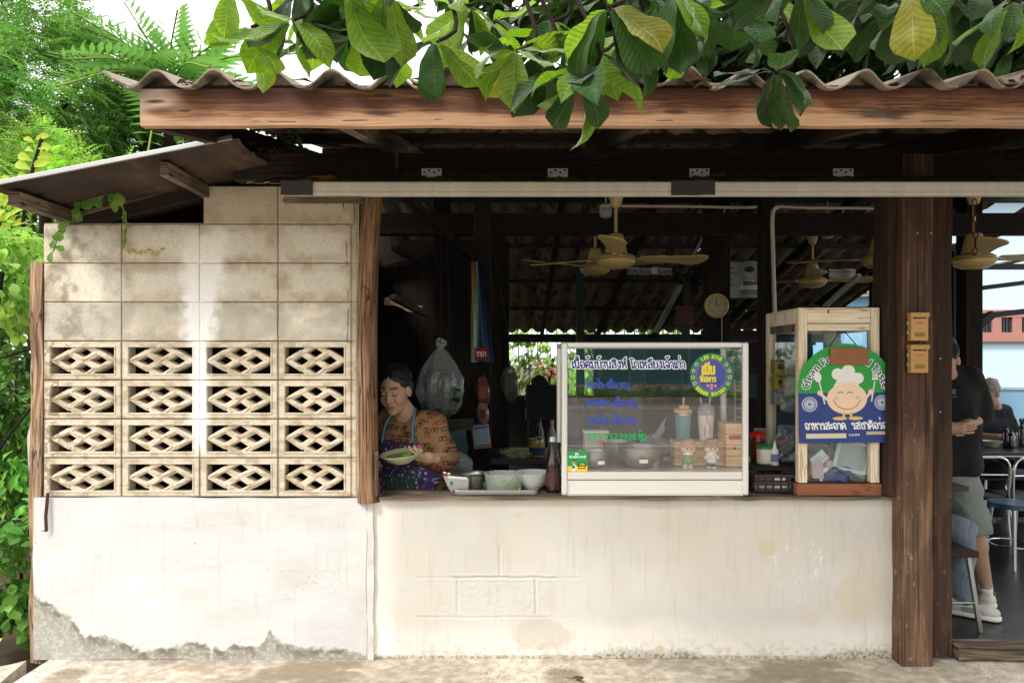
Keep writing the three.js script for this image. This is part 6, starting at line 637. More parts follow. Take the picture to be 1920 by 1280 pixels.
  t = g1('wall_bush', 'leafy green bush hugging the left end of the block wall', 'bush'); stem(t, 'stem', [[-2.85, -0.1, -0.7], [-2.8, 0.9, -0.65], [-2.75, 1.9, -0.6]], 0.018); stem(t, 'branch', [[-3.3, 0.4, -0.6], [-2.95, 0.95, -0.4], [-2.5, 1.42, -0.25]], 0.007); stem(t, 'branch', [[-3.4, 1.45, -0.5], [-3.0, 1.5, -0.35], [-2.52, 1.62, -0.25]], 0.007);
  crown(t, 'crown', smallLeaf, plainLeaf(0x70a444, 0.46), { c: [-3.05, 1.25, -0.75], r: [0.5, 1.0, 0.35], n: 6500, clumps: 170, size: [0.05, 0.1], seed: 25, spread: 0.11, shell: 0.6, droop: 0.3, tint: [0.45, 1.7], keep: (p) => p.x < -2.5 && p.y > 0.1 });
  t = g1('broad_bush', 'bush of large light green leaves under the lean-to corner at the left', 'bush'); stem(t, 'stem', [[-2.95, -0.1, -0.3], [-2.9, 1.1, -0.25], [-2.75, 2.0, -0.2]], 0.014); crown(t, 'crown', midLeaf, plainLeaf(0x8cb850, 0.5), { c: [-2.78, 1.98, -0.2], r: [0.3, 0.3, 0.25], n: 620, clumps: 60, size: [0.045, 0.095], seed: 26, spread: 0.2, droop: 0.7, tint: [0.7, 1.5], keep: (p) => p.x < -2.44 && p.y < 2.27 });
  t = g1('low_bush', 'low bush of pointed bright leaves at the foot of the left wall end', 'bush'); stem(t, 'stem', [[-2.72, -0.1, -0.1], [-2.72, 0.3, -0.08], [-2.68, 0.6, -0.05]], 0.008); crown(t, 'crown', midLeaf, plainLeaf(0x70a84c, 0.48), { c: [-2.72, 0.36, -0.3], r: [0.22, 0.42, 0.3], n: 620, clumps: 40, size: [0.06, 0.12], seed: 27, spread: 0.2, droop: 0.15, tint: [0.5, 1.6], keep: (p) => p.x < -2.5 && p.y > 0.04 });
  t = g1('thicket', 'dark thicket filling the gap behind the bushes on the left', 'thicket'); crown(t, 'leaves', smallLeaf, plainLeaf(0x4c7c2c, 0.42), { c: [-5.6, 1.2, -3.2], r: [2.9, 1.5, 1.4], n: 12000, clumps: 260, size: [0.08, 0.17], seed: 28, spread: 0.09, shell: 0.7, tint: [0.4, 1.4], keep: (p) => p.x < -2.62 && p.y > -0.1 }); stem(t, 'stem', [[-4.4, -0.1, -3], [-4.5, 1, -3], [-4.2, 2, -2.9]], 0.02); stem(t, 'stem', [[-5.6, -0.1, -3], [-5.7, 1, -3], [-5.4, 2.2, -2.9]], 0.02);
  t = g1('vine', 'climbing vine with heart shaped leaves at the top left corner of the block wall', 'vine'); const vs = [at(100, 470, 0.03), at(120, 410, 0.05), at(170, 372, 0.1), at(215, 358, 0.14), at(228, 385, 0.12), at(236, 420, 0.06), at(231, 466, 0.02)]; part(t, 'stem', tube(vs, 0.004, 40, 5), plainLeaf(0x7a8a3c, 0)); { const R = rand(81), cv = new THREE.CatmullRomCurve3(vs), lm = [plainLeaf(0x5c8a3a), plainLeaf(0x7aa044)]; for (let i = 0; i < 34; i++) { const u = i < 26 ? i / 36 : 0.75 + (i - 26) * 0.03, p = cv.getPointAt(clamp(u)), l = part(t, 'leaf', midLeaf, lm[i % 2]), k = i < 26 ? lerp(0.045, 0.08, R()) : 0.03; l.position.copy(p); l.quaternion.copy(aim(V((R() - .5) * 1.4, -1 + R() * 0.9, 0.3 * R()), V((R() - .5) * 0.8, 0.4, 1))); l.scale.set(k * 1.2, k, k); } const yl = plainLeaf(0xb8b04a, 0.3); for (let i = 0; i < 16; i++) { const l = part(t, 'tendril', midLeaf, yl), p = at(232 + i * 4.5 + R() * 4, 465 + R() * 12, 0.012); l.position.copy(p); l.quaternion.copy(aim(V(1, (R() - .5) * 1.5, 0), V(0, 0.2, 1))); l.scale.setScalar(0.02); } }
  t = g1('gable_creeper', 'dark creeper growing under the roof end above the lean-to', 'vine'); crown(t, 'leaves', midLeaf, plainLeaf(0x4a6a2c, 0.35), { c: [-1.3, 2.66, -0.1], r: [0.42, 0.13, 0.3], n: 260, clumps: 22, size: [0.035, 0.07], seed: 29, spread: 0.2, tint: [0.5, 1.3] }); part(t, 'stem', tube([V(-1.7, 2.55, -0.2), V(-1.4, 2.68, -0.05), V(-1.0, 2.66, -0.1), V(-0.7, 2.62, -0.1)], 0.004, 20, 5), bark);
}
{ // greenery behind the shop, seen through the back opening
  let t = g1('hedge', 'sunlit hanging hedge seen through the back opening of the shop', 'hedge'); crown(t, 'leaves', smallLeaf, plainLeaf(0x84a84c, 0.42), { c: [1.0, 1.5, -11.2], r: [4.6, 1.9, 0.7], n: 9000, clumps: 420, size: [0.09, 0.2], seed: 41, spread: 0.045, shell: 0.2, droop: 1.1, tint: [0.4, 2.0] }); part(t, 'hanging_stems', M(...Array.from({ length: 40 }, (_, i) => rod(V(-3 + i * 0.2, 0, -11.2 + 0.3 * Math.sin(i * 3)), V(-3.1 + i * 0.2, 2.6, -11.2), 0.012, 5))), bark).userData.kind = 'stuff';
  t = g1('flowering_shrub', 'small shrub with orange red flowers in front of the sunlit hedge', 'shrub'); const b = at(1028, 690, -10.2); stem(t, 'stem', [[b.x, -0.1, b.z], [b.x, 1, b.z], [b.x + 0.1, 1.6, b.z]], 0.03); crown(t, 'flowers', midLeaf, plainLeaf(0xa85a40, 0.3), { c: [b.x, b.y, b.z], r: [0.2, 0.2, 0.1], n: 26, clumps: 6, size: [0.07, 0.14], seed: 42 }); crown(t, 'leaves', midLeaf, plainLeaf(0x6a8a30, 0.4), { c: [b.x, b.y - 0.2, b.z], r: [0.35, 0.35, 0.15], n: 90, clumps: 12, size: [0.08, 0.15], seed: 43 });
  t = g1('back_tree', 'tree standing behind the shop beyond the hedge', 'tree'); stem(t, 'trunk', [[2, -0.1, -15], [2, 2, -15], [2.2, 5, -15]], 0.16); crown(t, 'crown', smallLeaf, plainLeaf(0x4c7030, 0.4), { c: [2, 5.4, -15], r: [5, 2.6, 2], n: 7000, clumps: 200, size: [0.2, 0.4], seed: 44, spread: 0.08, shell: 0.7 });
}
// ================================================================ ACROSS THE STREET (seen mirrored in the panes)
{
  struct('verge', jitter(uvm(M(new THREE.BoxGeometry(90, 0.2, 4, 60, 1, 6).translate(0, 0.02, 26.6))), 0.06, 1.5), std(0x4a5a2c, { roughness: 1 }));
  const gr = new THREE.Group(); gr.name = 'grass'; scene.add(gr); tag(gr, 'rough green grass on the verge across the street', 'grass', null, 'stuff'); crown(gr, 'grass_blades', smallLeaf, plainLeaf(0x5a7c30, 0.4), { c: [0, 0.15, 26], r: [16, 0.2, 1.6], n: 3000, clumps: 500, size: [0.2, 0.4], seed: 51, spread: 0.05, droop: -1 });
  const cw = thing('garden_wall', 'low pale concrete wall across the street below the teal fence', 'wall'); part(cw, 'wall', uvm(box(40, 0.7, 0.2, 8, 0.2, 28.8)), mt.concrete); const fn = thing('sheet_fence', 'teal sheet metal fence across the street', 'fence'); for (let i = 0; i < 14; i++) part(fn, 'panel', corrSheet(0, 1.96, 0.25, 0.03, 1.9, 0.003, 1, 8).rotateX(-Math.PI / 2).translate(-2 + i * 2, 0.5, 28.95), std(0x2f6a6c, { roughness: 0.5 }));
  const hs = thing('roadside_house', 'pale roadside house with a dark window across the street', 'house', [9, 0, 34]); part(hs, 'wall', uvm(box(14, 5, 6, 0, 2.5, 0)), std(0xd8d2c2)); part(hs, 'roof', M(bar(V(-7.6, 5.0, -3.6), V(-7.6, 5.001, 3.6), 0.1, 0.1), box(15.2, 0.15, 8, 0, 5.1, 0)), mt.fibreDark); for (let i = 0; i < 4; i++) { const w = part(hs, 'window', box(1.5, 1.4, 0.06, -5 + i * 3.2, 2.6, -3.02), mt.black); part(w, 'frame', M(box(1.7, 0.08, 0.1, -5 + i * 3.2, 3.34, -3.04), box(1.7, 0.08, 0.1, -5 + i * 3.2, 1.86, -3.04)), mt.pvc); }
  let t = g1('roadside_tree', 'yellow flowering tree across the street at the left', 'tree', null); stem(t, 'trunk', [[-5, -0.1, 27.6], [-5, 1.2, 27.6], [-5.2, 3, 27.6]], 0.12); crown(t, 'crown', midLeaf, plainLeaf(0x8aa030, 0.4), { c: [-5, 3.2, 27.6], r: [2.6, 1.7, 1.4], n: 1800, clumps: 90, size: [0.2, 0.4], seed: 52, spread: 0.15 });
  t = g1('roadside_tree', 'dark broad tree across the street beyond the teal fence', 'tree', null); stem(t, 'trunk', [[-14, -0.1, 33], [-14, 3, 33], [-13.6, 6, 33]], 0.3); crown(t, 'crown', midLeaf, plainLeaf(0x3c5c28, 0.35), { c: [-13, 6, 33], r: [7, 4, 3], n: 4000, clumps: 150, size: [0.35, 0.7], seed: 53, spread: 0.12 });
}
// ================================================================ BEYOND THE DOORWAY AT THE RIGHT
{
  // neighbouring blue and white house
  const zb = -12, h = thing('blue_house', 'pale blue house with red framed windows beyond the dining side', 'house'), xl = X(1812, zb), white = std(0xc2dcea, { roughness: 0.8, bumpMap: T.softBump, bumpScale: 0.004 }), blue = std(0x9ccbe8, { roughness: 0.8 });
  part(h, 'wall', uvm(box(9, 5.2, 4, xl + 4.5, 2.6, zb - 2)), white); part(h, 'corner_strip', box(0.34, 5.2, 0.06, xl - 0.02 + 0.17, 2.6, zb + 0.02), blue); part(h, 'roof', M(box(9.8, 0.14, 5, xl + 4.5, 5.3, zb - 2)), mt.fibre);
  const fr = std(0xa8746a, { roughness: 0.6 }); part(h, 'lintel', M(box(5.2, 0.16, 0.1, X(1945, zb), Y(588, zb), zb + 0.05)), fr); part(h, 'window_sill', M(box(5.2, 0.2, 0.12, X(1945, zb), Y(632, zb), zb + 0.06)), fr);
  for (let i = 0; i < 6; i++) { const x = X(1846 + i * 38, zb), w = part(h, 'window', M(box(0.1, 0.5, 0.09, x - 0.17, Y(610, zb), zb + 0.045), box(0.1, 0.5, 0.09, x + 0.17, Y(610, zb), zb + 0.045)), fr); part(w, 'pane', box(0.24, 0.42, 0.03, x, Y(610, zb), zb + 0.03), phys(0x20282e, { roughness: 0.15 })); part(w, 'bar', M(...[-0.07, 0, 0.07].map((d) => box(0.012, 0.42, 0.012, x + d, Y(610, zb), zb + 0.06))), mt.darkSteel); }
  const w2 = thing('white_house', 'plain white house wall far behind the barred gap', 'house'); part(w2, 'wall', uvm(box(4.4, 3.1, 0.3, X(1655, -14), 1.55, -14)), blue); part(w2, 'roof', M(box(5, 0.14, 1.2, X(1655, -14), 3.15, -14)), mt.fibre);
  const bars = thing('bar_grille', 'dark vertical bars in the bright gap left of the timber post', 'grille'); for (let i = 0; i < 9; i++) part(bars, 'bar', rod(V(X(1640 + i * 9, -6), Y(740, -6), -6), V(X(1640 + i * 9, -6), Y(597, -6), -6), 0.016, 6), mt.blackMetal); part(bars, 'rail', M(box(0.6, 0.05, 0.05, X(1672, -6), Y(597, -6), -6), box(0.6, 0.05, 0.05, X(1672, -6), Y(742, -6), -6)), mt.blackMetal); part(bars, 'brace', M(bar(at(1630, 678, -5.95), at(1700, 622, -5.95), 0.07, 0.04)), mt.blackMetal); part(bars, 'skirt', box(0.7, 1.0, 0.05, X(1672, -6), 0.5, -6.02), mt.blackMetal);
  const lw = thing('half_wall', 'light blue painted half wall behind the diners', 'wall'); part(lw, 'wall', uvm(box(5, 1.17, 0.12, X(1790, -5.4) + 2.5, 0.585, -5.4)), blue); part(lw, 'coping', M(box(5.04, 0.03, 0.16, X(1790, -5.4) + 2.5, 1.19, -5.4)), white);
  const l2 = thing('side_awning', 'dark sloping sheet metal awning beyond the doorway', 'awning'); const za = -4.6, a = at(1780, 520, za), b = at(1990, 474, za); for (let i = 0; i < 3; i++) part(l2, 'roof_sheet', corrSheet(0, 1.4, 0.18, 0.03, 1.9, 0.004, 3, 10).rotateY(Math.PI / 2).rotateZ(Math.atan2(b.y - a.y, b.x - a.x)).translate(a.x, a.y, za - i * 1.2 - 0.0), mt.fibreDark);
  for (const [p, q, w] of [[at(1780, 470, -4), at(2000, 386, -4), 0.1], [at(1790, 500, -4.4), at(2000, 500, -4.4), 0.06], [at(1800, 545, -6), at(2000, 520, -6), 0.06], [at(1790, 598, -6.6), at(2000, 575, -6.6), 0.08], [at(1800, 640, -4.6), at(1862, 588, -4.6), 0.08]]) part(l2, 'beam', M(bar(p, q, w, w)), mt.blackMetal);
  const dp = thing('doorway_post', 'dark steel post just inside the doorway', 'post'); part(dp, 'steel_section', box(0.1, 2.6, 0.1, X(1793, -3.4), 1.3, -3.4), mt.blackMetal);
  const lamp = thing('tube_fitting', 'cream lamp fitting with a small white bulb at the top right corner', 'lamp', at(1907, 358, -0.4).toArray()); part(lamp, 'batten', M(box(0.16, 0.03, 0.04, 0, 0, 0, 0.004)), mt.pvc); part(lamp, 'bulb', lathe([[0.004, 0], [0.01, -0.015], [0.008, -0.03], [0, -0.034]]), phys(0xf0f0e8, { roughness: 0.3 }));
  // tables and stools
  const dark = phys(0x121214, { roughness: 0.3 });
  const table = (label, x, z, w, d) => { const t = thing('dining_table', label, 'table', [x, 0.03, z], 'black topped dining tables'); part(t, 'top', M(box(w, 0.035, d, 0, 0.725, 0, 0.004)), dark); part(t, 'edge_band', M(box(w + 0.006, 0.012, d + 0.006, 0, 0.71, 0, 0.003)), mt.steelDull); for (const [sx, sz] of [[-1, -1], [1, -1], [-1, 1], [1, 1]]) part(t, 'leg', rod(V(sx * (w / 2 - 0.08), 0, sz * (d / 2 - 0.08)), V(sx * (w / 2 - 0.1), 0.7, sz * (d / 2 - 0.1)), 0.016), mt.blackMetal); part(t, 'shelf', box(w * 0.8, 0.012, d * 0.7, 0, 0.5, 0), mt.blackMetal); return t; };
  table('black dining table with condiments beyond the doorway', X(1960, -2.6), -2.7, 1.7, 0.85); table('black dining table further back behind the man in black', X(1800, -4.6), -4.5, 1.4, 0.8);
  const stool = (label, x, z, turn, blueSeat) => { const s = thing('stool', label, 'stool', [x, 0.03, z], 'chrome legged stools', turn); part(s, 'seat', M(cyl(0.17, 0.165, 0.035, 0, 0.43, 0, 28)), phys(blueSeat ? 0x1c4a6c : 0x141414, { roughness: 0.4 })); for (let i = 0; i < 4; i++) { const a = i * Math.PI / 2 + 0.78; part(s, 'leg', rod(V(0.19 * Math.cos(a), 0, 0.19 * Math.sin(a)), V(0.13 * Math.cos(a), 0.43, 0.13 * Math.sin(a)), 0.011), mt.chrome); } part(s, 'foot_ring', new THREE.TorusGeometry(0.16, 0.008, 8, 32).rotateX(Math.PI / 2).translate(0, 0.16, 0), mt.chrome); return s; };
  stool('blue seated chrome stool nearest the right edge of the photo', X(1902, -1.6), -1.6, 0.2, true);
  const chair = (label, x, z, turn) => { const c = thing('tube_chair', label, 'chair', [x, 0.03, z], 'chrome tube chairs by the black table', turn); for (const s of [-1, 1]) { part(c, 'frame', tube([V(s * 0.17, 0, 0.2), V(s * 0.16, 0.4, 0.17), V(s * 0.16, 0.7, 0.19), V(s * 0.12, 0.75, 0.19), V(0, 0.755, 0.19)], 0.011, 24, 8), mt.chrome); part(c, 'leg', rod(V(s * 0.17, 0, -0.2), V(s * 0.15, 0.43, -0.15), 0.011), mt.chrome); } part(c, 'seat', M(box(0.36, 0.03, 0.36, 0, 0.44, 0, 0.012)), mt.black); part(c, 'back_bar', rod(V(-0.16, 0.62, 0.18), V(0.16, 0.62, 0.18), 0.007), mt.chrome); };
  chair('chrome tube chair at the near side of the black table, right one', X(1912, -1.95), -2.0, 0.1); chair('chrome tube chair partly hidden by the man in grey shorts', X(1842, -1.95), -2.05, -0.1);
  // sitter's wooden stool with steel legs
  const ws = thing('tall_stool', 'stool with pale steel legs half hidden behind the timber post', 'stool', [X(1764, -0.38), 0.03, -0.42]); part(ws, 'seat', M(box(0.3, 0.035, 0.3, 0, 0.43, 0, 0.006)), std(0x8c6a4c, { map: T.woodGrey })); for (const [sx, sz] of [[-1, -1], [1, -1], [-1, 1], [1, 1]]) part(ws, 'leg', M(bar(V(sx * 0.16, 0, sz * 0.14), V(sx * 0.11, 0.42, sz * 0.11), 0.022, 0.022, 0.003)), mt.steelDull); part(ws, 'rung', M(rod(V(-0.14, 0.16, 0.13), V(0.14, 0.16, 0.13), 0.008), rod(V(-0.14, 0.16, -0.13), V(0.14, 0.16, -0.13), 0.008)), mt.steelDull);
  const tb = thing('side_ledge', 'grey plank ledge end just behind the timber post', 'ledge', at(1782, 911, -0.55).toArray()); part(tb, 'board', uvm(box(0.1, 0.026, 0.2, 0, 0, 0, 0.003), 'x'), std(0xd8d8d2, { map: T.woodGrey })); part(tb, 'leg', box(0.03, 0.8, 0.03, -0.05, -0.41, 0), mt.blackMetal);
  // condiments on the table
  const tt = 0.775; for (const [px, z, l, c, hh] of [[1888, -2.65, 'dark sauce bottle on the black table beside the cutlery', 0x1a1412, 0.17], [1897, -2.6, 'black lidded condiment pot on the black table', 0x101012, 0.14], [1918, -2.7, 'tall dark sauce bottle at the right edge of the black table', 0x1c1614, 0.2]]) { const g = thing('condiment_bottle', l, 'bottle', [X(px, z), tt, z]); part(g, 'body', lathe([[0, 0], [0.03, 0], [0.032, 0.01], [0.032, hh * 0.7], [0.014, hh * 0.85], [0.014, hh]], 18), phys(c, { roughness: 0.2, clearcoat: 1 })); part(g, 'cap', lathe([[0.016, hh], [0.016, hh * 1.1], [0, hh * 1.1]]), mt.black); }
  const ch = thing('cutlery_cup', 'clear cup holding dark handled cutlery on the black table', 'cup', [X(1909, -2.8), tt, -2.8]); part(ch, 'cup', lathe([[0.03, 0], [0.038, 0.1], [0.036, 0.1], [0.028, 0.004], [0, 0.004], [0, 0], [0.03, 0]], 20), mt.clearPlastic); for (const d of [-0.012, 0.008, 0.02]) part(ch, 'handle', M(bar(V(d, 0.02, 0), V(d * 2.4, 0.21, 0.01), 0.008, 0.004), new THREE.SphereGeometry(0.014, 10, 8).scale(1, 1.5, 0.5).translate(d * 2.4, 0.22, 0.01)), mt.black);
  const bw = thing('soup_bowl', 'pale bowl on the black table in front of the grey haired diner', 'bowl', [X(1868, -2.6), tt, -2.65]); part(bw, 'dish', lathe([[0.04, 0], [0.045, 0.006], [0.085, 0.05], [0.09, 0.055], [0.084, 0.052], [0.04, 0.01], [0, 0.01], [0, 0], [0.04, 0]], 28), phys(0xb8b8b0, { roughness: 0.3 })); part(bw, 'soup', new THREE.CircleGeometry(0.072, 24).rotateX(-Math.PI / 2).translate(0, 0.04, 0), phys(0x6a4c30, { roughness: 0.15 }));
  const fb = thing('crate_stack', 'dark crate on the floor at the back right under the half wall', 'crate', [X(1900, -4.9), 0.03, -4.9]); part(fb, 'body', M(box(0.8, 0.6, 0.5, 0, 0.3, 0, 0.01)), mt.black); part(fb, 'rim', M(box(0.84, 0.05, 0.54, 0, 0.6, 0, 0.01)), mt.blackMetal);
}
// ================================================================ PEOPLE: distance fields meshed as one continuous surface
const cap = (a, b, ra, rb = ra, k = 0.02, op = 0) => ({ t: 0, a, b, ra, rb, k, op }), ell = (c, r, k = 0.015, op = 0) => ({ t: 1, a: c, r, k, op });
function field(prims) {
  return (x, y, z) => {
    let d = 1e3;
    for (const p of prims) {
      let e; const ax = x - p.a[0], ay = y - p.a[1], az = z - p.a[2];
      if (p.t === 0) { const bx = p.b[0] - p.a[0], by = p.b[1] - p.a[1], bz = p.b[2] - p.a[2], L = bx * bx + by * by + bz * bz, t = L ? clamp((ax * bx + ay * by + az * bz) / L) : 0; e = Math.hypot(ax - bx * t, ay - by * t, az - bz * t) - lerp(p.ra, p.rb, t); }
      else { const k0 = Math.hypot(ax / p.r[0], ay / p.r[1], az / p.r[2]), k1 = Math.hypot(ax / p.r[0] ** 2, ay / p.r[1] ** 2, az / p.r[2] ** 2); e = k1 > 1e-9 ? k0 * (k0 - 1) / k1 : -Math.min(...p.r); }
      const k = p.k; if (p.op === 0) { const h = Math.max(k - Math.abs(d - e), 0) / k; d = Math.min(d, e) - h * h * k * 0.25; } else { const h = Math.max(k - Math.abs(d + e), 0) / k; d = Math.max(d, -e) + h * h * k * 0.25; }
    }
    return d;
  };
}
function nets(f, lo, hi, cell) {                                  // naive surface nets
  const n = [0, 1, 2].map((i) => Math.ceil((hi[i] - lo[i]) / cell) + 1), [nx, ny, nz] = n, F3 = new Float32Array(nx * ny * nz), id = (i, j, k) => (k * ny + j) * nx + i;
  for (let k = 0; k < nz; k++) for (let j = 0; j < ny; j++) for (let i = 0; i < nx; i++) F3[id(i, j, k)] = f(lo[0] + i * cell, lo[1] + j * cell, lo[2] + k * cell);
  const vert = new Int32Array(nx * ny * nz).fill(-1), pos = [], idx = [];
  for (let k = 0; k < nz - 1; k++) for (let j = 0; j < ny - 1; j++) for (let i = 0; i < nx - 1; i++) {
    let sx = 0, sy = 0, sz = 0, c = 0, inside = 0; const v = []; for (let q = 0; q < 8; q++) { v[q] = F3[id(i + (q & 1), j + (q >> 1 & 1), k + (q >> 2))]; if (v[q] < 0) inside++; } if (!inside || inside === 8) continue;
    for (let q = 0; q < 8; q++) for (const b of [1, 2, 4]) { if (q & b) continue; const r = q | b; if ((v[q] < 0) === (v[r] < 0)) continue; const t = v[q] / (v[q] - v[r]); sx += (q & 1) + (b === 1 ? t : 0); sy += (q >> 1 & 1) + (b === 2 ? t : 0); sz += (q >> 2) + (b === 4 ? t : 0); c++; }
    vert[id(i, j, k)] = pos.length / 3; pos.push(lo[0] + (i + sx / c) * cell, lo[1] + (j + sy / c) * cell, lo[2] + (k + sz / c) * cell);
  }
  for (let k = 1; k < nz - 1; k++) for (let j = 1; j < ny - 1; j++) for (let i = 1; i < nx - 1; i++) {
    const a = F3[id(i, j, k)] < 0; const quad = (p, q, r, s, flip) => { if (p < 0 || q < 0 || r < 0 || s < 0) return; flip ? idx.push(p, q, r, p, r, s) : idx.push(p, r, q, p, s, r); };
    if (a !== F3[id(i + 1, j, k)] < 0) quad(vert[id(i, j - 1, k - 1)], vert[id(i, j, k - 1)], vert[id(i, j, k)], vert[id(i, j - 1, k)], a);
    if (a !== F3[id(i, j + 1, k)] < 0) quad(vert[id(i - 1, j, k - 1)], vert[id(i - 1, j, k)], vert[id(i, j, k)], vert[id(i, j, k - 1)], a);
    if (a !== F3[id(i, j, k + 1)] < 0) quad(vert[id(i - 1, j - 1, k)], vert[id(i, j - 1, k)], vert[id(i, j, k)], vert[id(i - 1, j, k)], a);
  }
  const g = new THREE.BufferGeometry(); g.setAttribute('position', new THREE.Float32BufferAttribute(pos, 3)); g.setIndex(idx); g.computeVertexNormals();
  const uv = new Float32Array(pos.length / 3 * 2); for (let i = 0; i < uv.length / 2; i++) { uv[2 * i] = pos[3 * i] + pos[3 * i + 2] * 0.6; uv[2 * i + 1] = pos[3 * i + 1]; } g.setAttribute('uv', new THREE.BufferAttribute(uv, 2)); return g;
}
function sdfGeo(prims, cell, cut) {
  const lo = [1e9, 1e9, 1e9], hi = [-1e9, -1e9, -1e9]; for (const p of prims) { if (p.op) continue; for (let i = 0; i < 3; i++) { const r = p.t ? p.r[i] : Math.max(p.ra, p.rb); lo[i] = Math.min(lo[i], p.a[i] - r, p.t ? 1e9 : p.b[i] - r); hi[i] = Math.max(hi[i], p.a[i] + r, p.t ? -1e9 : p.b[i] + r); } }
  const f = field(prims), pad = cell * 2 + 0.012; return nets(cut ? (x, y, z) => Math.max(f(x, y, z), cut(x, y, z)) : f, lo.map((v) => v - pad), hi.map((v) => v + pad), cell);
}
const paint = (g, fn) => { const p = g.attributes.position, c = new Float32Array(p.count * 3); for (let i = 0; i < p.count; i++) { const q = fn(p.getX(i), p.getY(i), p.getZ(i)); c.set(q, i * 3); } g.setAttribute('color', new THREE.BufferAttribute(c, 3)); return g; };
const SKIN = [0.42, 0.26, 0.175];
function mergeColored(list) { return mergeGeometries(list.map((g) => { const h = g.index ? g : g; if (!h.attributes.color) paint(h, () => SKIN); return h; })); }
function headGeo(age = 0) {
  const P = [ell([0, 0.03, -0.012], [0.075, 0.09, 0.092]), ell([0, -0.03, 0.022], [0.063, 0.088, 0.066], 0.03), ell([0, -0.086, 0.03], [0.045, 0.032, 0.046], 0.03), ell([0.036, -0.036, 0.056], [0.028, 0.027, 0.026], 0.02), ell([-0.036, -0.036, 0.056], [0.028, 0.027, 0.026], 0.02), ell([0, -0.108, 0.068], [0.022, 0.016, 0.018], 0.02),
    cap([0.012, 0.03, 0.082], [0.046, 0.026, 0.066], 0.01, 0.009, 0.016), cap([-0.012, 0.03, 0.082], [-0.046, 0.026, 0.066], 0.01, 0.009, 0.016), ell([0.031, 0.006, 0.1], [0.019, 0.014, 0.02], 0.014, 1), ell([-0.031, 0.006, 0.1], [0.019, 0.014, 0.02], 0.014, 1), ell([0.031, 0.003, 0.0755], [0.017, 0.0115, 0.0125], 0.004), ell([-0.031, 0.003, 0.0755], [0.017, 0.0115, 0.0125], 0.004),
    cap([0, 0.016, 0.084], [0, -0.03, 0.101], 0.008, 0.012, 0.014), ell([0.012, -0.033, 0.092], [0.01, 0.008, 0.011], 0.008), ell([-0.012, -0.033, 0.092], [0.01, 0.008, 0.011], 0.008), cap([-0.024, -0.067, 0.076], [0, -0.063, 0.087], 0.004, 0.006, 0.008), cap([0.024, -0.067, 0.076], [0, -0.063, 0.087], 0.004, 0.006, 0.008), cap([-0.016, -0.076, 0.08], [0.016, -0.076, 0.08], 0.006, 0.006, 0.009), cap([-0.026, -0.0705, 0.09], [0.026, -0.0705, 0.09], 0.002, 0.002, 0.006, 1), cap([0.024, -0.03, 0.092], [0.036, -0.062, 0.082], 0.004, 0.004, 0.014, 1), cap([-0.024, -0.03, 0.092], [-0.036, -0.062, 0.082], 0.004, 0.004, 0.014, 1),
    ell([0.078, -0.012, -0.008], [0.011, 0.03, 0.018], 0.008), ell([-0.078, -0.012, -0.008], [0.011, 0.03, 0.018], 0.008), ell([0.086, -0.012, -0.002], [0.006, 0.018, 0.009], 0.006, 1), ell([-0.086, -0.012, -0.002], [0.006, 0.018, 0.009], 0.006, 1), cap([0, -0.07, -0.02], [0, -0.17, -0.04], 0.05, 0.056, 0.03)];
  return paint(sdfGeo(P, 0.0034), (x, y, z) => { const ax = Math.abs(x); let c = SKIN; if (z > 0.05 && Math.abs(y - (0.036 - (ax - 0.03) ** 2 * 6)) < 0.0055 && ax > 0.012 && ax < 0.05) c = mixc(SKIN, [0.03, 0.02, 0.016], 0.8); if (z > 0.06 && Math.abs(y + 0.004 + (0.03 - ax) ** 2 * -8) < 0.0024 && ax > 0.015 && ax < 0.048) c = [0.03, 0.018, 0.014]; if (z > 0.072 && y < -0.0595 && y > -0.084 && ax < 0.027 - Math.abs(y + 0.07) * 0.6) c = [0.36, 0.14, 0.11]; if (z > 0.04 && Math.hypot(ax - 0.04, y + 0.03) < 0.022) c = mixc(c, [0.46, 0.22, 0.14], 0.5); return c; });
}
const hairGeo = (bun = true, bald = 0) => sdfGeo([ell([0, 0.038, -0.022], [0.083, 0.093, 0.099]), ell([0, 0.085, -0.05], [0.058, 0.05, 0.06], 0.03), ...(bun ? [ell([0, 0.03, -0.125], [0.052, 0.05, 0.042], 0.02), ell([0.07, -0.0, -0.05], [0.022, 0.05, 0.03], 0.02), ell([-0.07, -0.0, -0.05], [0.022, 0.05, 0.03], 0.02)] : []), ell([0, -0.022, 0.066], [0.072, 0.1, 0.086], 0.012, 1), ell([0, -0.11, -0.02], [0.1, 0.08, 0.1], 0.02, 1), ell([0.075, -0.035, 0.0], [0.02, 0.04, 0.03], 0.01, 1), ell([-0.075, -0.035, 0.0], [0.02, 0.04, 0.03], 0.01, 1)], 0.005);
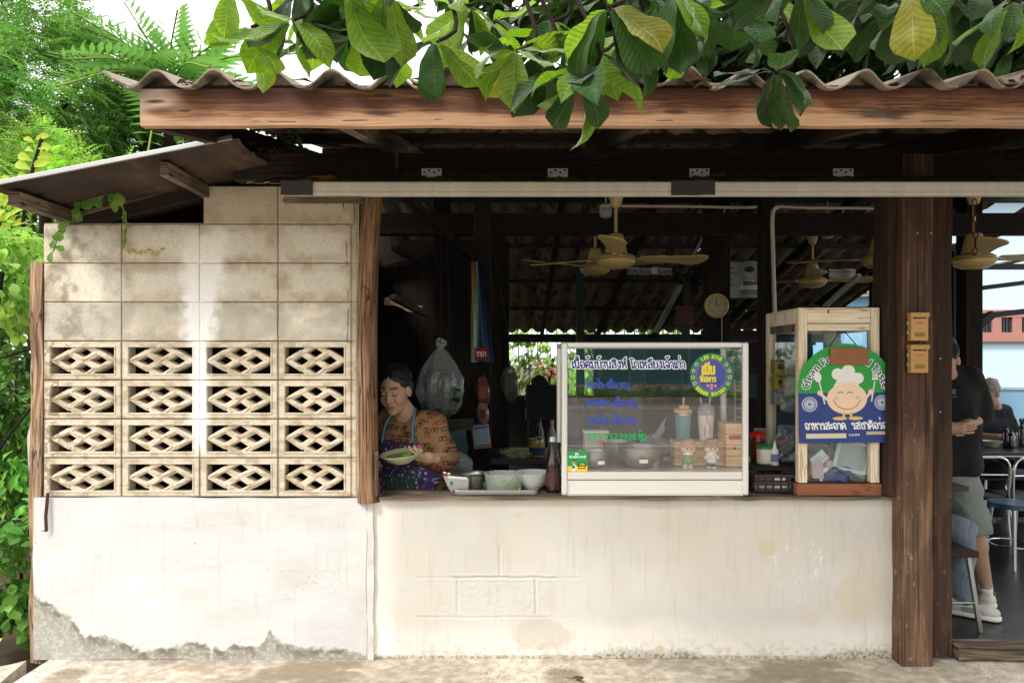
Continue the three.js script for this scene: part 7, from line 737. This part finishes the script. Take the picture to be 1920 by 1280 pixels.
function handGeo(curl, side = 1) {                               // wrist at the origin, fingers along +y, palm faces +z, thumb on +x*side
  const P = [cap([-0.018, 0.02, 0], [-0.02, 0.075, 0], 0.016, 0.014, 0.02), cap([0.0, 0.02, 0], [0.0, 0.08, 0], 0.016, 0.014, 0.02), cap([0.018, 0.02, 0], [0.02, 0.078, 0], 0.016, 0.013, 0.02), cap([0, -0.03, 0], [0, 0.02, 0], 0.024, 0.022, 0.03)];
  const fingers = [[0.027, 0.078, 0.07], [0.009, 0.084, 0.078], [-0.009, 0.082, 0.073], [-0.026, 0.074, 0.056]];
  for (const [x0, y0, L] of fingers) { let p = [x0, y0, 0], a = curl * 0.5; for (let s = 0; s < 3; s++) { const l = L * [0.45, 0.3, 0.25][s], q = [p[0] + (x0 * 0.12), p[1] + Math.cos(a) * l, p[2] + Math.sin(a) * l]; P.push(cap(p, q, 0.009 - s * 0.001, 0.008 - s * 0.001, 0.004)); p = q; a += curl * 0.6; } }
  P.push(cap([0.024, 0.025, 0.004], [0.05, 0.055, 0.018], 0.012, 0.0105, 0.012), cap([0.05, 0.055, 0.018], [0.054, 0.082, 0.03], 0.01, 0.008, 0.004));
  const g = paint(sdfGeo(P, 0.003), () => SKIN); if (side < 0) { g.scale(-1, 1, 1); const ix = g.index.array; for (let i = 0; i < ix.length; i += 3) { const t = ix[i]; ix[i] = ix[i + 1]; ix[i + 1] = t; } g.computeVertexNormals(); } return g;
}
const place = (g, pos, dir, face, s = 1) => g.applyMatrix4(_m.compose(V(...pos), aim(V(...dir), V(...face)), V(s, s, s)));
const skinMat = phys(0xffffff, { vertexColors: true, roughness: 0.55, specularIntensity: 0.5 });
const clothMat = (c, o = {}) => std(c, { roughness: 0.92, bumpMap: T.softBump, bumpScale: 0.03, ...o });
function shoe(parent, pos, turn, col = 0xd8d2c2, label) {
  const g = new THREE.Group(); g.name = 'shoe'; g.position.set(...pos); g.rotation.y = turn; parent.add(g);
  part(g, 'upper', sdfGeo([cap([0, 0.05, -0.06], [0, 0.045, 0.1], 0.04, 0.032, 0.02), ell([0, 0.09, -0.05], [0.038, 0.05, 0.045], 0.02), ell([0, 0.045, 0.12], [0.042, 0.034, 0.05], 0.02)], 0.007, (x, y, z) => 0.024 - y), clothMat(col)); part(g, 'sole', sdfGeo([cap([0, 0.02, -0.07], [0, 0.02, 0.13], 0.044, 0.046, 0.02)], 0.007, (x, y) => Math.max(y - 0.032, 0.004 - y)), std(0xe4e0d4, { roughness: 0.7 }));
  part(g, 'laces', M(...[0, 1, 2, 3].map((i) => rod(V(-0.022, 0.088 - i * 0.009, 0.02 + i * 0.02), V(0.022, 0.09 - i * 0.009, 0.026 + i * 0.02), 0.004, 6))), std(0xf0eee6)); part(g, 'side_patch', M(...[-1, 1].map((s) => box(0.004, 0.026, 0.07, s * 0.042, 0.052, 0.02, 0.001))), std(0x8c8a84));
}
// ---- the clerk
{
  const th = -0.42, c = Math.cos(th), s = Math.sin(th), g = thing('person', 'woman in tan patterned blouse and floral apron holding a shallow bowl behind the sill', 'person', [-0.585, 0.03, -0.42]), L = (x, y, z) => [x * c + z * s, y - 0.03, -x * s + z * c];
  const body = [cap(L(-.135, 1.175, 0), L(.135, 1.175, 0), .058, .058, .05), cap(L(-.07, 1.07, .01), L(.07, 1.07, .01), .1, .1, .06), cap(L(-.06, .94, .01), L(.06, .94, .01), .115, .115, .06), cap(L(-.08, .8, 0), L(.08, .8, 0), .13, .13, .06), cap(L(0, 1.19, 0), L(-.03, 1.27, .03), .062, .052, .04)];
  const armL = [cap(L(.165, 1.17, 0), L(.222, .985, -.03), .05, .042, .03), cap(L(.222, .985, -.03), L(.238, 1.0, .15), .04, .028, .02)], armR = [cap(L(-.165, 1.17, 0), L(-.225, .97, .03), .05, .042, .03), cap(L(-.225, .97, .03), L(-.12, .93, .22), .04, .028, .02)], legs = [cap(L(-.08, .8, 0), L(-.08, .45, .02), .095, .06, .04), cap(L(-.08, .45, .02), L(-.08, .08, 0), .058, .04, .03), cap(L(.08, .8, 0), L(.08, .45, .02), .095, .06, .04), cap(L(.08, .45, .02), L(.08, .08, 0), .058, .04, .03), cap(L(-.08, .05, 0), L(-.08, .035, .13), .035, .03, .02), cap(L(.08, .05, 0), L(.08, .035, .13), .035, .03, .02)];
  const bodyG = paint(sdfGeo([...body, ...armL, ...armR, ...legs], 0.012), () => SKIN);
  const hy = th + 0.16, tilt = 0.3, mh = new THREE.Matrix4().makeTranslation(...L(-.04, 1.36, .085)).multiply(new THREE.Matrix4().makeRotationY(hy)).multiply(new THREE.Matrix4().makeRotationX(tilt)).multiply(new THREE.Matrix4().makeScale(1.03, 1.02, 1.03));
  const hL = place(handGeo(0.75, 1), L(.238, 1.0, .155), [L(.2, 0, .2)[0] - L(.238, 0, .155)[0] - 0.03, 0.02, 0.05], [-0.8, 0.55, 0.1]), hR = place(handGeo(0.8, -1), L(-.12, .93, .225), [0.3, 0.1, 0.9], [0.2, 0.9, 0.1]);
  part(g, 'body', mergeColored([bodyG, headGeo().applyMatrix4(mh), hL, hR]), skinMat);
  part(g, 'hair', jitter(jitter(hairGeo().applyMatrix4(mh), 0.008, 14, 2), 0.003, 60), std(0x15100e, { roughness: 0.55, bumpMap: T.woodBump, bumpScale: 0.006 }));
  const shirt = canvasTex(512, 512, (q) => { q.fillStyle = '#b08c62'; q.fillRect(0, 0, 512, 512); const R = rand(6); q.lineWidth = 7; for (let i = 0; i < 44; i++) { const x = R() * 512, y = R() * 512, cl = ['#3a2420', '#4a2c28', '#8c3c3c', '#33221e'][i % 4]; q.strokeStyle = cl; for (const d of [-17, 17]) { q.beginPath(); q.ellipse(x + d, y, 13, 19, 0, 0, 7); q.stroke(); } q.beginPath(); q.moveTo(x - 26, y - 20); q.lineTo(x + 26, y - 22); q.stroke(); } }); shirt.wrapS = shirt.wrapT = THREE.RepeatWrapping; shirt.repeat.set(3.4, 3.4);
  const inflate = (list, d) => list.map((p) => ({ ...p, ra: p.ra + d, rb: p.rb + d }));
  part(g, 'blouse', jitter(sdfGeo(inflate([body[0], body[1], body[2], body[3], cap(L(.165, 1.17, 0), L(.226, .985, -.02),   .05, .062, .03), cap(L(-.165, 1.17, 0), L(-.225, .98, .02), .058, .07, .03), cap(L(.2, 1.02, -.02), L(.236, .98, .045), .05, .058, .03)], .012), 0.011, (x, y, z) => { const P = L(-.02, 1.24, .055); return 0.05 - Math.hypot(x - P[0], (y - P[1]) * 0.9, z - P[2]); }), 0.011, 13), std(0xcfc6bc, { map: shirt, roughness: 0.9, bumpMap: T.softBump, bumpScale: 0.03 }));
  const ap = canvasTex(512, 512, (q) => { const R = rand(12); q.fillStyle = '#3a2c4c'; q.fillRect(0, 0, 512, 512); [['#2c5c74', 60, 250, 160, 150], ['#5a2c50', 220, 230, 120, 120], ['#28463c', 60, 90, 230, 90], ['#51262e', 120, 400, 140, 110], ['#25586c', 260, 380, 160, 130], ['#4a3064', 330, 60, 180, 200], ['#2c2c58', 0, 0, 200, 80]].forEach(([f, x, y, w, h]) => { q.fillStyle = f; q.fillRect(x, y, w, h); }); for (let i = 0; i < 420; i++) { q.fillStyle = ['#8c3c50', '#4c8ca8', '#8ab0b8', '#3c7c54', '#a86c3c', '#6c4c8c', '#c8a8b0', '#1c2030'][i % 8]; q.beginPath(); q.ellipse(R() * 512, R() * 512, 3 + R() * 9, 2 + R() * 5, R() * 3, 0, 7); q.fill(); } }); ap.wrapS = ap.wrapT = THREE.RepeatWrapping; ap.repeat.set(2.2, 2.0); ap.offset.set(0.2, 0.1);
  const front = (x, y, z) => { const lx = x * c - z * s, lz = x * s + z * c; return Math.max(-(lz - 0.02), y - 1.055, Math.abs(lx) - (y > 0.92 ? 0.125 : 0.21), 0.35 - y); };
  part(g, 'apron', jitter(sdfGeo(inflate([body[1], body[2], body[3], cap(L(-.1, .6, .02), L(.1, .6, .02), .14, .14, .06), cap(L(-.1, .4, .02), L(.1, .4, .02), .15, .15, .06)], .022), 0.011, front), 0.003, 20), std(0xffffff, { map: ap, roughness: 0.9 })); part(g, 'apron_strap', M(tube([L(.1, 1.06, .125), L(.085, 1.16, .1), L(.06, 1.235, .04), L(.03, 1.25, -.02)], 0.007, 14), tube([L(-.1, 1.06, .125), L(-.095, 1.16, .1), L(-.075, 1.235, .04), L(-.05, 1.25, -.02)], 0.007, 14)), std(0x4c86a4));
  part(g, 'skirt', sdfGeo([cap(L(-.06, .8, 0), L(.06, .8, 0), .142, .142, .05), cap(L(-.08, .35, 0), L(.08, .35, 0), .15, .15, .05)], 0.014, (x, y) => 0.28 - y), std(0x20242c)); part(g, 'flower_pin', M(new THREE.IcosahedronGeometry(0.02, 1).translate(...L(.15, 1.05, .135)), new THREE.IcosahedronGeometry(0.017, 1).translate(...L(.155, 1.02, .145))), std(0xc05a64));
  const bp = L(.125, 1.012, .27), b = thing('soup_plate', 'cream melamine bowl with green garnish in the hands of the woman', 'bowl', [-0.585 + bp[0], bp[1] + 0.022, -0.42 + bp[2]]); b.rotation.set(0.12, 0, 0.1); part(b, 'dish', lathe([[0, -0.02], [0.04, -0.021], [0.045, -0.018], [0.085, 0.006], [0.112, 0.03], [0.116, 0.032], [0.112, 0.034], [0.08, 0.01], [0.04, -0.012], [0, -0.012]], 36), phys(0xb9c09a, { roughness: 0.35, clearcoat: 0.5 })); part(b, 'soup', new THREE.CircleGeometry(0.095, 28).rotateX(-Math.PI / 2).translate(0, 0.016, 0), phys(0x9c8c58, { roughness: 0.3 })); part(b, 'garnish', jitter(M(new THREE.SphereGeometry(0.03, 14, 10).scale(1.2, 0.4, 0.9).translate(0.03, 0.022, 0.01)), 0.012, 40), std(0x3c6a28));
}
// ---- man in black standing in the doorway
{
  const bx = 2.66, bz = -0.78, g = thing('person', 'man in black t-shirt, grey knee shorts and pale sneakers standing by the post', 'person', [bx, 0.03, bz]), y = 1;
  const torso = [cap([-.15, 1.39, 0], [.165, 1.38, 0], .062, .062, .05), cap([-.08, 1.25, .01], [.08, 1.25, .01], .12, .12, .06), cap([-.07, 1.08, .01], [.07, 1.08, .01], .125, .125, .06), cap([-.08, .93, 0], [.08, .93, 0], .125, .125, .06)], neck = cap([0, 1.4, .01], [-.01, 1.5, .05], .056, .052, .03);
  const aL = [cap([.175, 1.37, 0], [.225, 1.14, .02], .056, .046, .03), cap([.225, 1.14, .02], [.0, 1.1, .2], .043, .03, .02)], aR = [cap([-.165, 1.38, 0], [-.23, 1.14, .02], .056, .046, .03), cap([-.23, 1.14, .02], [-.1, 1.1, .22], .043, .03, .02)];
  const legs = [cap([.1, .88, 0], [.16, .5, .03], .09, .058, .04), cap([.16, .5, .03], [.22, .36, .0], .056, .058, .03), cap([.22, .34, 0], [.29, .1, -.02], .054, .034, .03), cap([-.1, .88, 0], [-.11, .5, .05], .09, .058, .04), cap([-.11, .5, .05], [-.1, .34, .02], .056, .056, .03), cap([-.1, .34, .02], [-.1, .1, 0], .054, .034, .03)];
  const mh = new THREE.Matrix4().makeTranslation(-.05, 1.5, .1).multiply(new THREE.Matrix4().makeRotationY(-0.8)).multiply(new THREE.Matrix4().makeRotationX(0.5)); part(g, 'body', mergeColored([paint(sdfGeo([...torso, neck, ...aL, ...aR, ...legs], 0.012), () => SKIN), headGeo().applyMatrix4(mh), place(handGeo(0.6, 1), [.0, 1.1, .2], [-0.9, 0, 0.4], [0, 0.3, -1]), place(handGeo(0.6, -1), [-.1, 1.1, .22], [0.8, 0, 0.5], [0, 0.3, -1])]), skinMat);
  part(g, 'hair', hairGeo(false).applyMatrix4(mh), mt.black); part(g, 'cap', sdfGeo([ell([0, 0.05, -0.012], [0.088, 0.075, 0.104])], 0.006, (x, yy) => 0.045 - yy).applyMatrix4(mh), clothMat(0x0e0e10));
  const inf = (l, d) => l.map((p) => ({ ...p, ra: p.ra + d, rb: p.rb + d })); part(g, 'tshirt', jitter(sdfGeo(inf([...torso, cap([.175, 1.37, 0], [.225, 1.17, .02], .062, .068, .03), cap([-.165, 1.38, 0], [-.22, 1.18, .02], .062, .068, .03), cap([-.08, .86, 0], [.08, .86, 0], .128, .132, .05)], .016), 0.012, (x, yy) => 0.8 - yy), 0.012, 12), clothMat(0x060708)); part(g, 'chest_print', M(box(0.05, 0.006, 0.004, -.02, 1.28, .152), box(0.03, 0.03, 0.004, -.02, 1.31, .15)), std(0x50545a));
  part(g, 'shorts', jitter(sdfGeo([cap([-.07, .86, 0], [.07, .86, 0], .135, .135, .05), cap([.1, .82, 0], [.18, .47, .03], .105, .1, .04), cap([-.1, .82, 0], [-.11, .47, .05], .105, .1, .04)], 0.012, (x, yy) => 0.44 - yy), 0.011, 14), clothMat(0x7c8480)); shoe(g, [.29, 0, -0.02], -0.5); shoe(g, [-.1, 0, 0.02], -0.3);
}
// ---- sitter in jeans behind the post
{
  const g = thing('person', 'seated person in light blue shirt and jeans mostly hidden behind the timber post', 'person', [2.39, 0.03, -0.68]);
  const torso = [cap([-.13, 1.02, -.02], [.13, 1.02, -.02], .06, .06, .05), cap([-.07, .88, 0], [.07, .88, 0], .11, .11, .06), cap([-.07, .7, 0], [.07, .7, 0], .115, .115, .06), cap([-.07, .55, 0], [.07, .55, 0], .12, .12, .05), cap([0, 1.05, 0], [0, 1.16, .02], .054, .05, .03)];
  const arms = [cap([.15, 1.02, 0], [.19, .8, .03], .05, .042, .03), cap([.19, .8, .03], [.05, .78, .18], .04, .028, .02), cap([-.15, 1.02, 0], [-.19, .8, .03], .05, .042, .03), cap([-.19, .8, .03], [-.05, .78, .18], .04, .028, .02)];
  const legs = [cap([.08, .54, 0], [.22, .5, .16], .09, .066, .04), cap([.22, .5, .16], [.27, .09, .12], .062, .042, .03), cap([-.08, .54, 0], [-.05, .5, .22], .09, .066, .04), cap([-.05, .5, .22], [-.04, .09, .2], .062, .042, .03)];
  const mh = new THREE.Matrix4().makeTranslation(0, 1.24, .04).multiply(new THREE.Matrix4().makeRotationX(0.2)); part(g, 'body', mergeColored([paint(sdfGeo([...torso, ...arms, ...legs], 0.012), () => SKIN), headGeo().applyMatrix4(mh), place(handGeo(0.7, 1), [.05, .78, .18], [-0.9, 0, 0.4], [0, -0.6, -1]), place(handGeo(0.7, -1), [-.05, .78, .18], [0.9, 0, 0.4], [0, -0.6, -1])]), skinMat); part(g, 'hair', hairGeo(false).applyMatrix4(mh), mt.black);
  const inf = (l, d) => l.map((p) => ({ ...p, ra: p.ra + d, rb: p.rb + d })); part(g, 'shirt', jitter(sdfGeo(inf([...torso.slice(0, 4), arms[0], arms[2]], .014), 0.012), 0.005, 15), clothMat(0x8c9cae)); const jm = clothMat(0x8490a0, { map: tex(128, 128, (u, v) => grey(0.75 + 0.25 * fbm(u * 60, v * 8, 2, 301, 60, 8)), { tile: 0.3 }) }); part(g, 'jeans', jitter(sdfGeo(inf([torso[3], ...legs], .016), 0.012, (x, y) => Math.max(0.06 - y, y - 0.64)), 0.012, 15), jm); shoe(g, [.27, 0, .14], 0.9, 0xc9c7be); shoe(g, [-.04, 0, .22], 0.1, 0xc9c7be);
}
// ---- grey haired diner at the back
{
  const p0 = [X(1855, -3.35), 0.03, -3.35], g = thing('person', 'grey haired person in dark shirt seated at the far side of the black table', 'person', p0); const torso = [cap([-.14, 1.0, 0], [.14, 1.0, 0], .062, .062, .05), cap([-.08, .86, 0], [.08, .86, 0], .115, .115, .06), cap([-.07, .66, 0], [.07, .66, 0], .12, .12, .06), cap([-.08, .52, 0], [.08, .52, 0], .125, .125, .05), cap([0, 1.02, 0], [-.02, 1.12, .05], .054, .05, .03)], arms = [cap([.15, 1.0, 0], [.2, .78, .1], .05, .042, .03), cap([.2, .78, .1], [.04, .79, .3], .04, .028, .02), cap([-.15, 1.0, 0], [-.2, .78, .1], .05, .042, .03), cap([-.2, .78, .1], [-.08, .79, .32], .04, .028, .02)], legs = [cap([.08, .5, 0], [.12, .48, .3], .09, .06, .04), cap([.12, .48, .3], [.12, .06, .3], .058, .04, .03), cap([-.08, .5, 0], [-.12, .48, .3], .09, .06, .04), cap([-.12, .48, .3], [-.12, .06, .3], .058, .04, .03)];
  const mh = new THREE.Matrix4().makeTranslation(-.03, 1.19, .05).multiply(new THREE.Matrix4().makeRotationY(-1.2)).multiply(new THREE.Matrix4().makeRotationX(0.3)); part(g, 'body', mergeColored([paint(sdfGeo([...torso, ...arms, ...legs], 0.013), () => SKIN), headGeo().applyMatrix4(mh), place(handGeo(0.5, 1), [.04, .79, .3], [-0.9, 0, 0.3], [0, -1, 0.1]), place(handGeo(0.5, -1), [-.08, .79, .32], [0.8, 0, 0.4], [0, -1, 0.1])]), skinMat); part(g, 'hair', jitter(hairGeo(false).applyMatrix4(mh), 0.003, 50), std(0x8e8a84, { roughness: 0.8 }));
  const inf = (l, d) => l.map((p) => ({ ...p, ra: p.ra + d, rb: p.rb + d })); part(g, 'shirt', jitter(sdfGeo(inf([...torso.slice(0, 4), arms[0], arms[2]], .016), 0.013), 0.005, 14), clothMat(0x171b24)); part(g, 'trousers', sdfGeo(inf([torso[3], ...legs], .014), 0.013, (x, y) => Math.max(0.05 - y, y - 0.6)), clothMat(0x20242a));
  const st = thing('stool', 'dark stool under the grey haired diner', 'stool', p0); part(st, 'seat', M(cyl(0.16, 0.16, 0.035, 0, 0.36, 0, 24)), mt.black); for (let i = 0; i < 4; i++) { const a = i * Math.PI / 2 + 0.78; part(st, 'leg', rod(V(0.18 * Math.cos(a), 0, 0.18 * Math.sin(a)), V(0.12 * Math.cos(a), 0.36, 0.12 * Math.sin(a)), 0.012), mt.chrome); }
}
// ---------------------------------------------------------------- draw
const renderer = new THREE.WebGLRenderer({ antialias: true });
renderer.setSize(1024, 682); renderer.shadowMap.enabled = true; renderer.shadowMap.type = THREE.PCFSoftShadowMap;
renderer.toneMapping = THREE.LinearToneMapping; renderer.toneMappingExposure = EXPOSURE;
renderer.render(scene, camera);
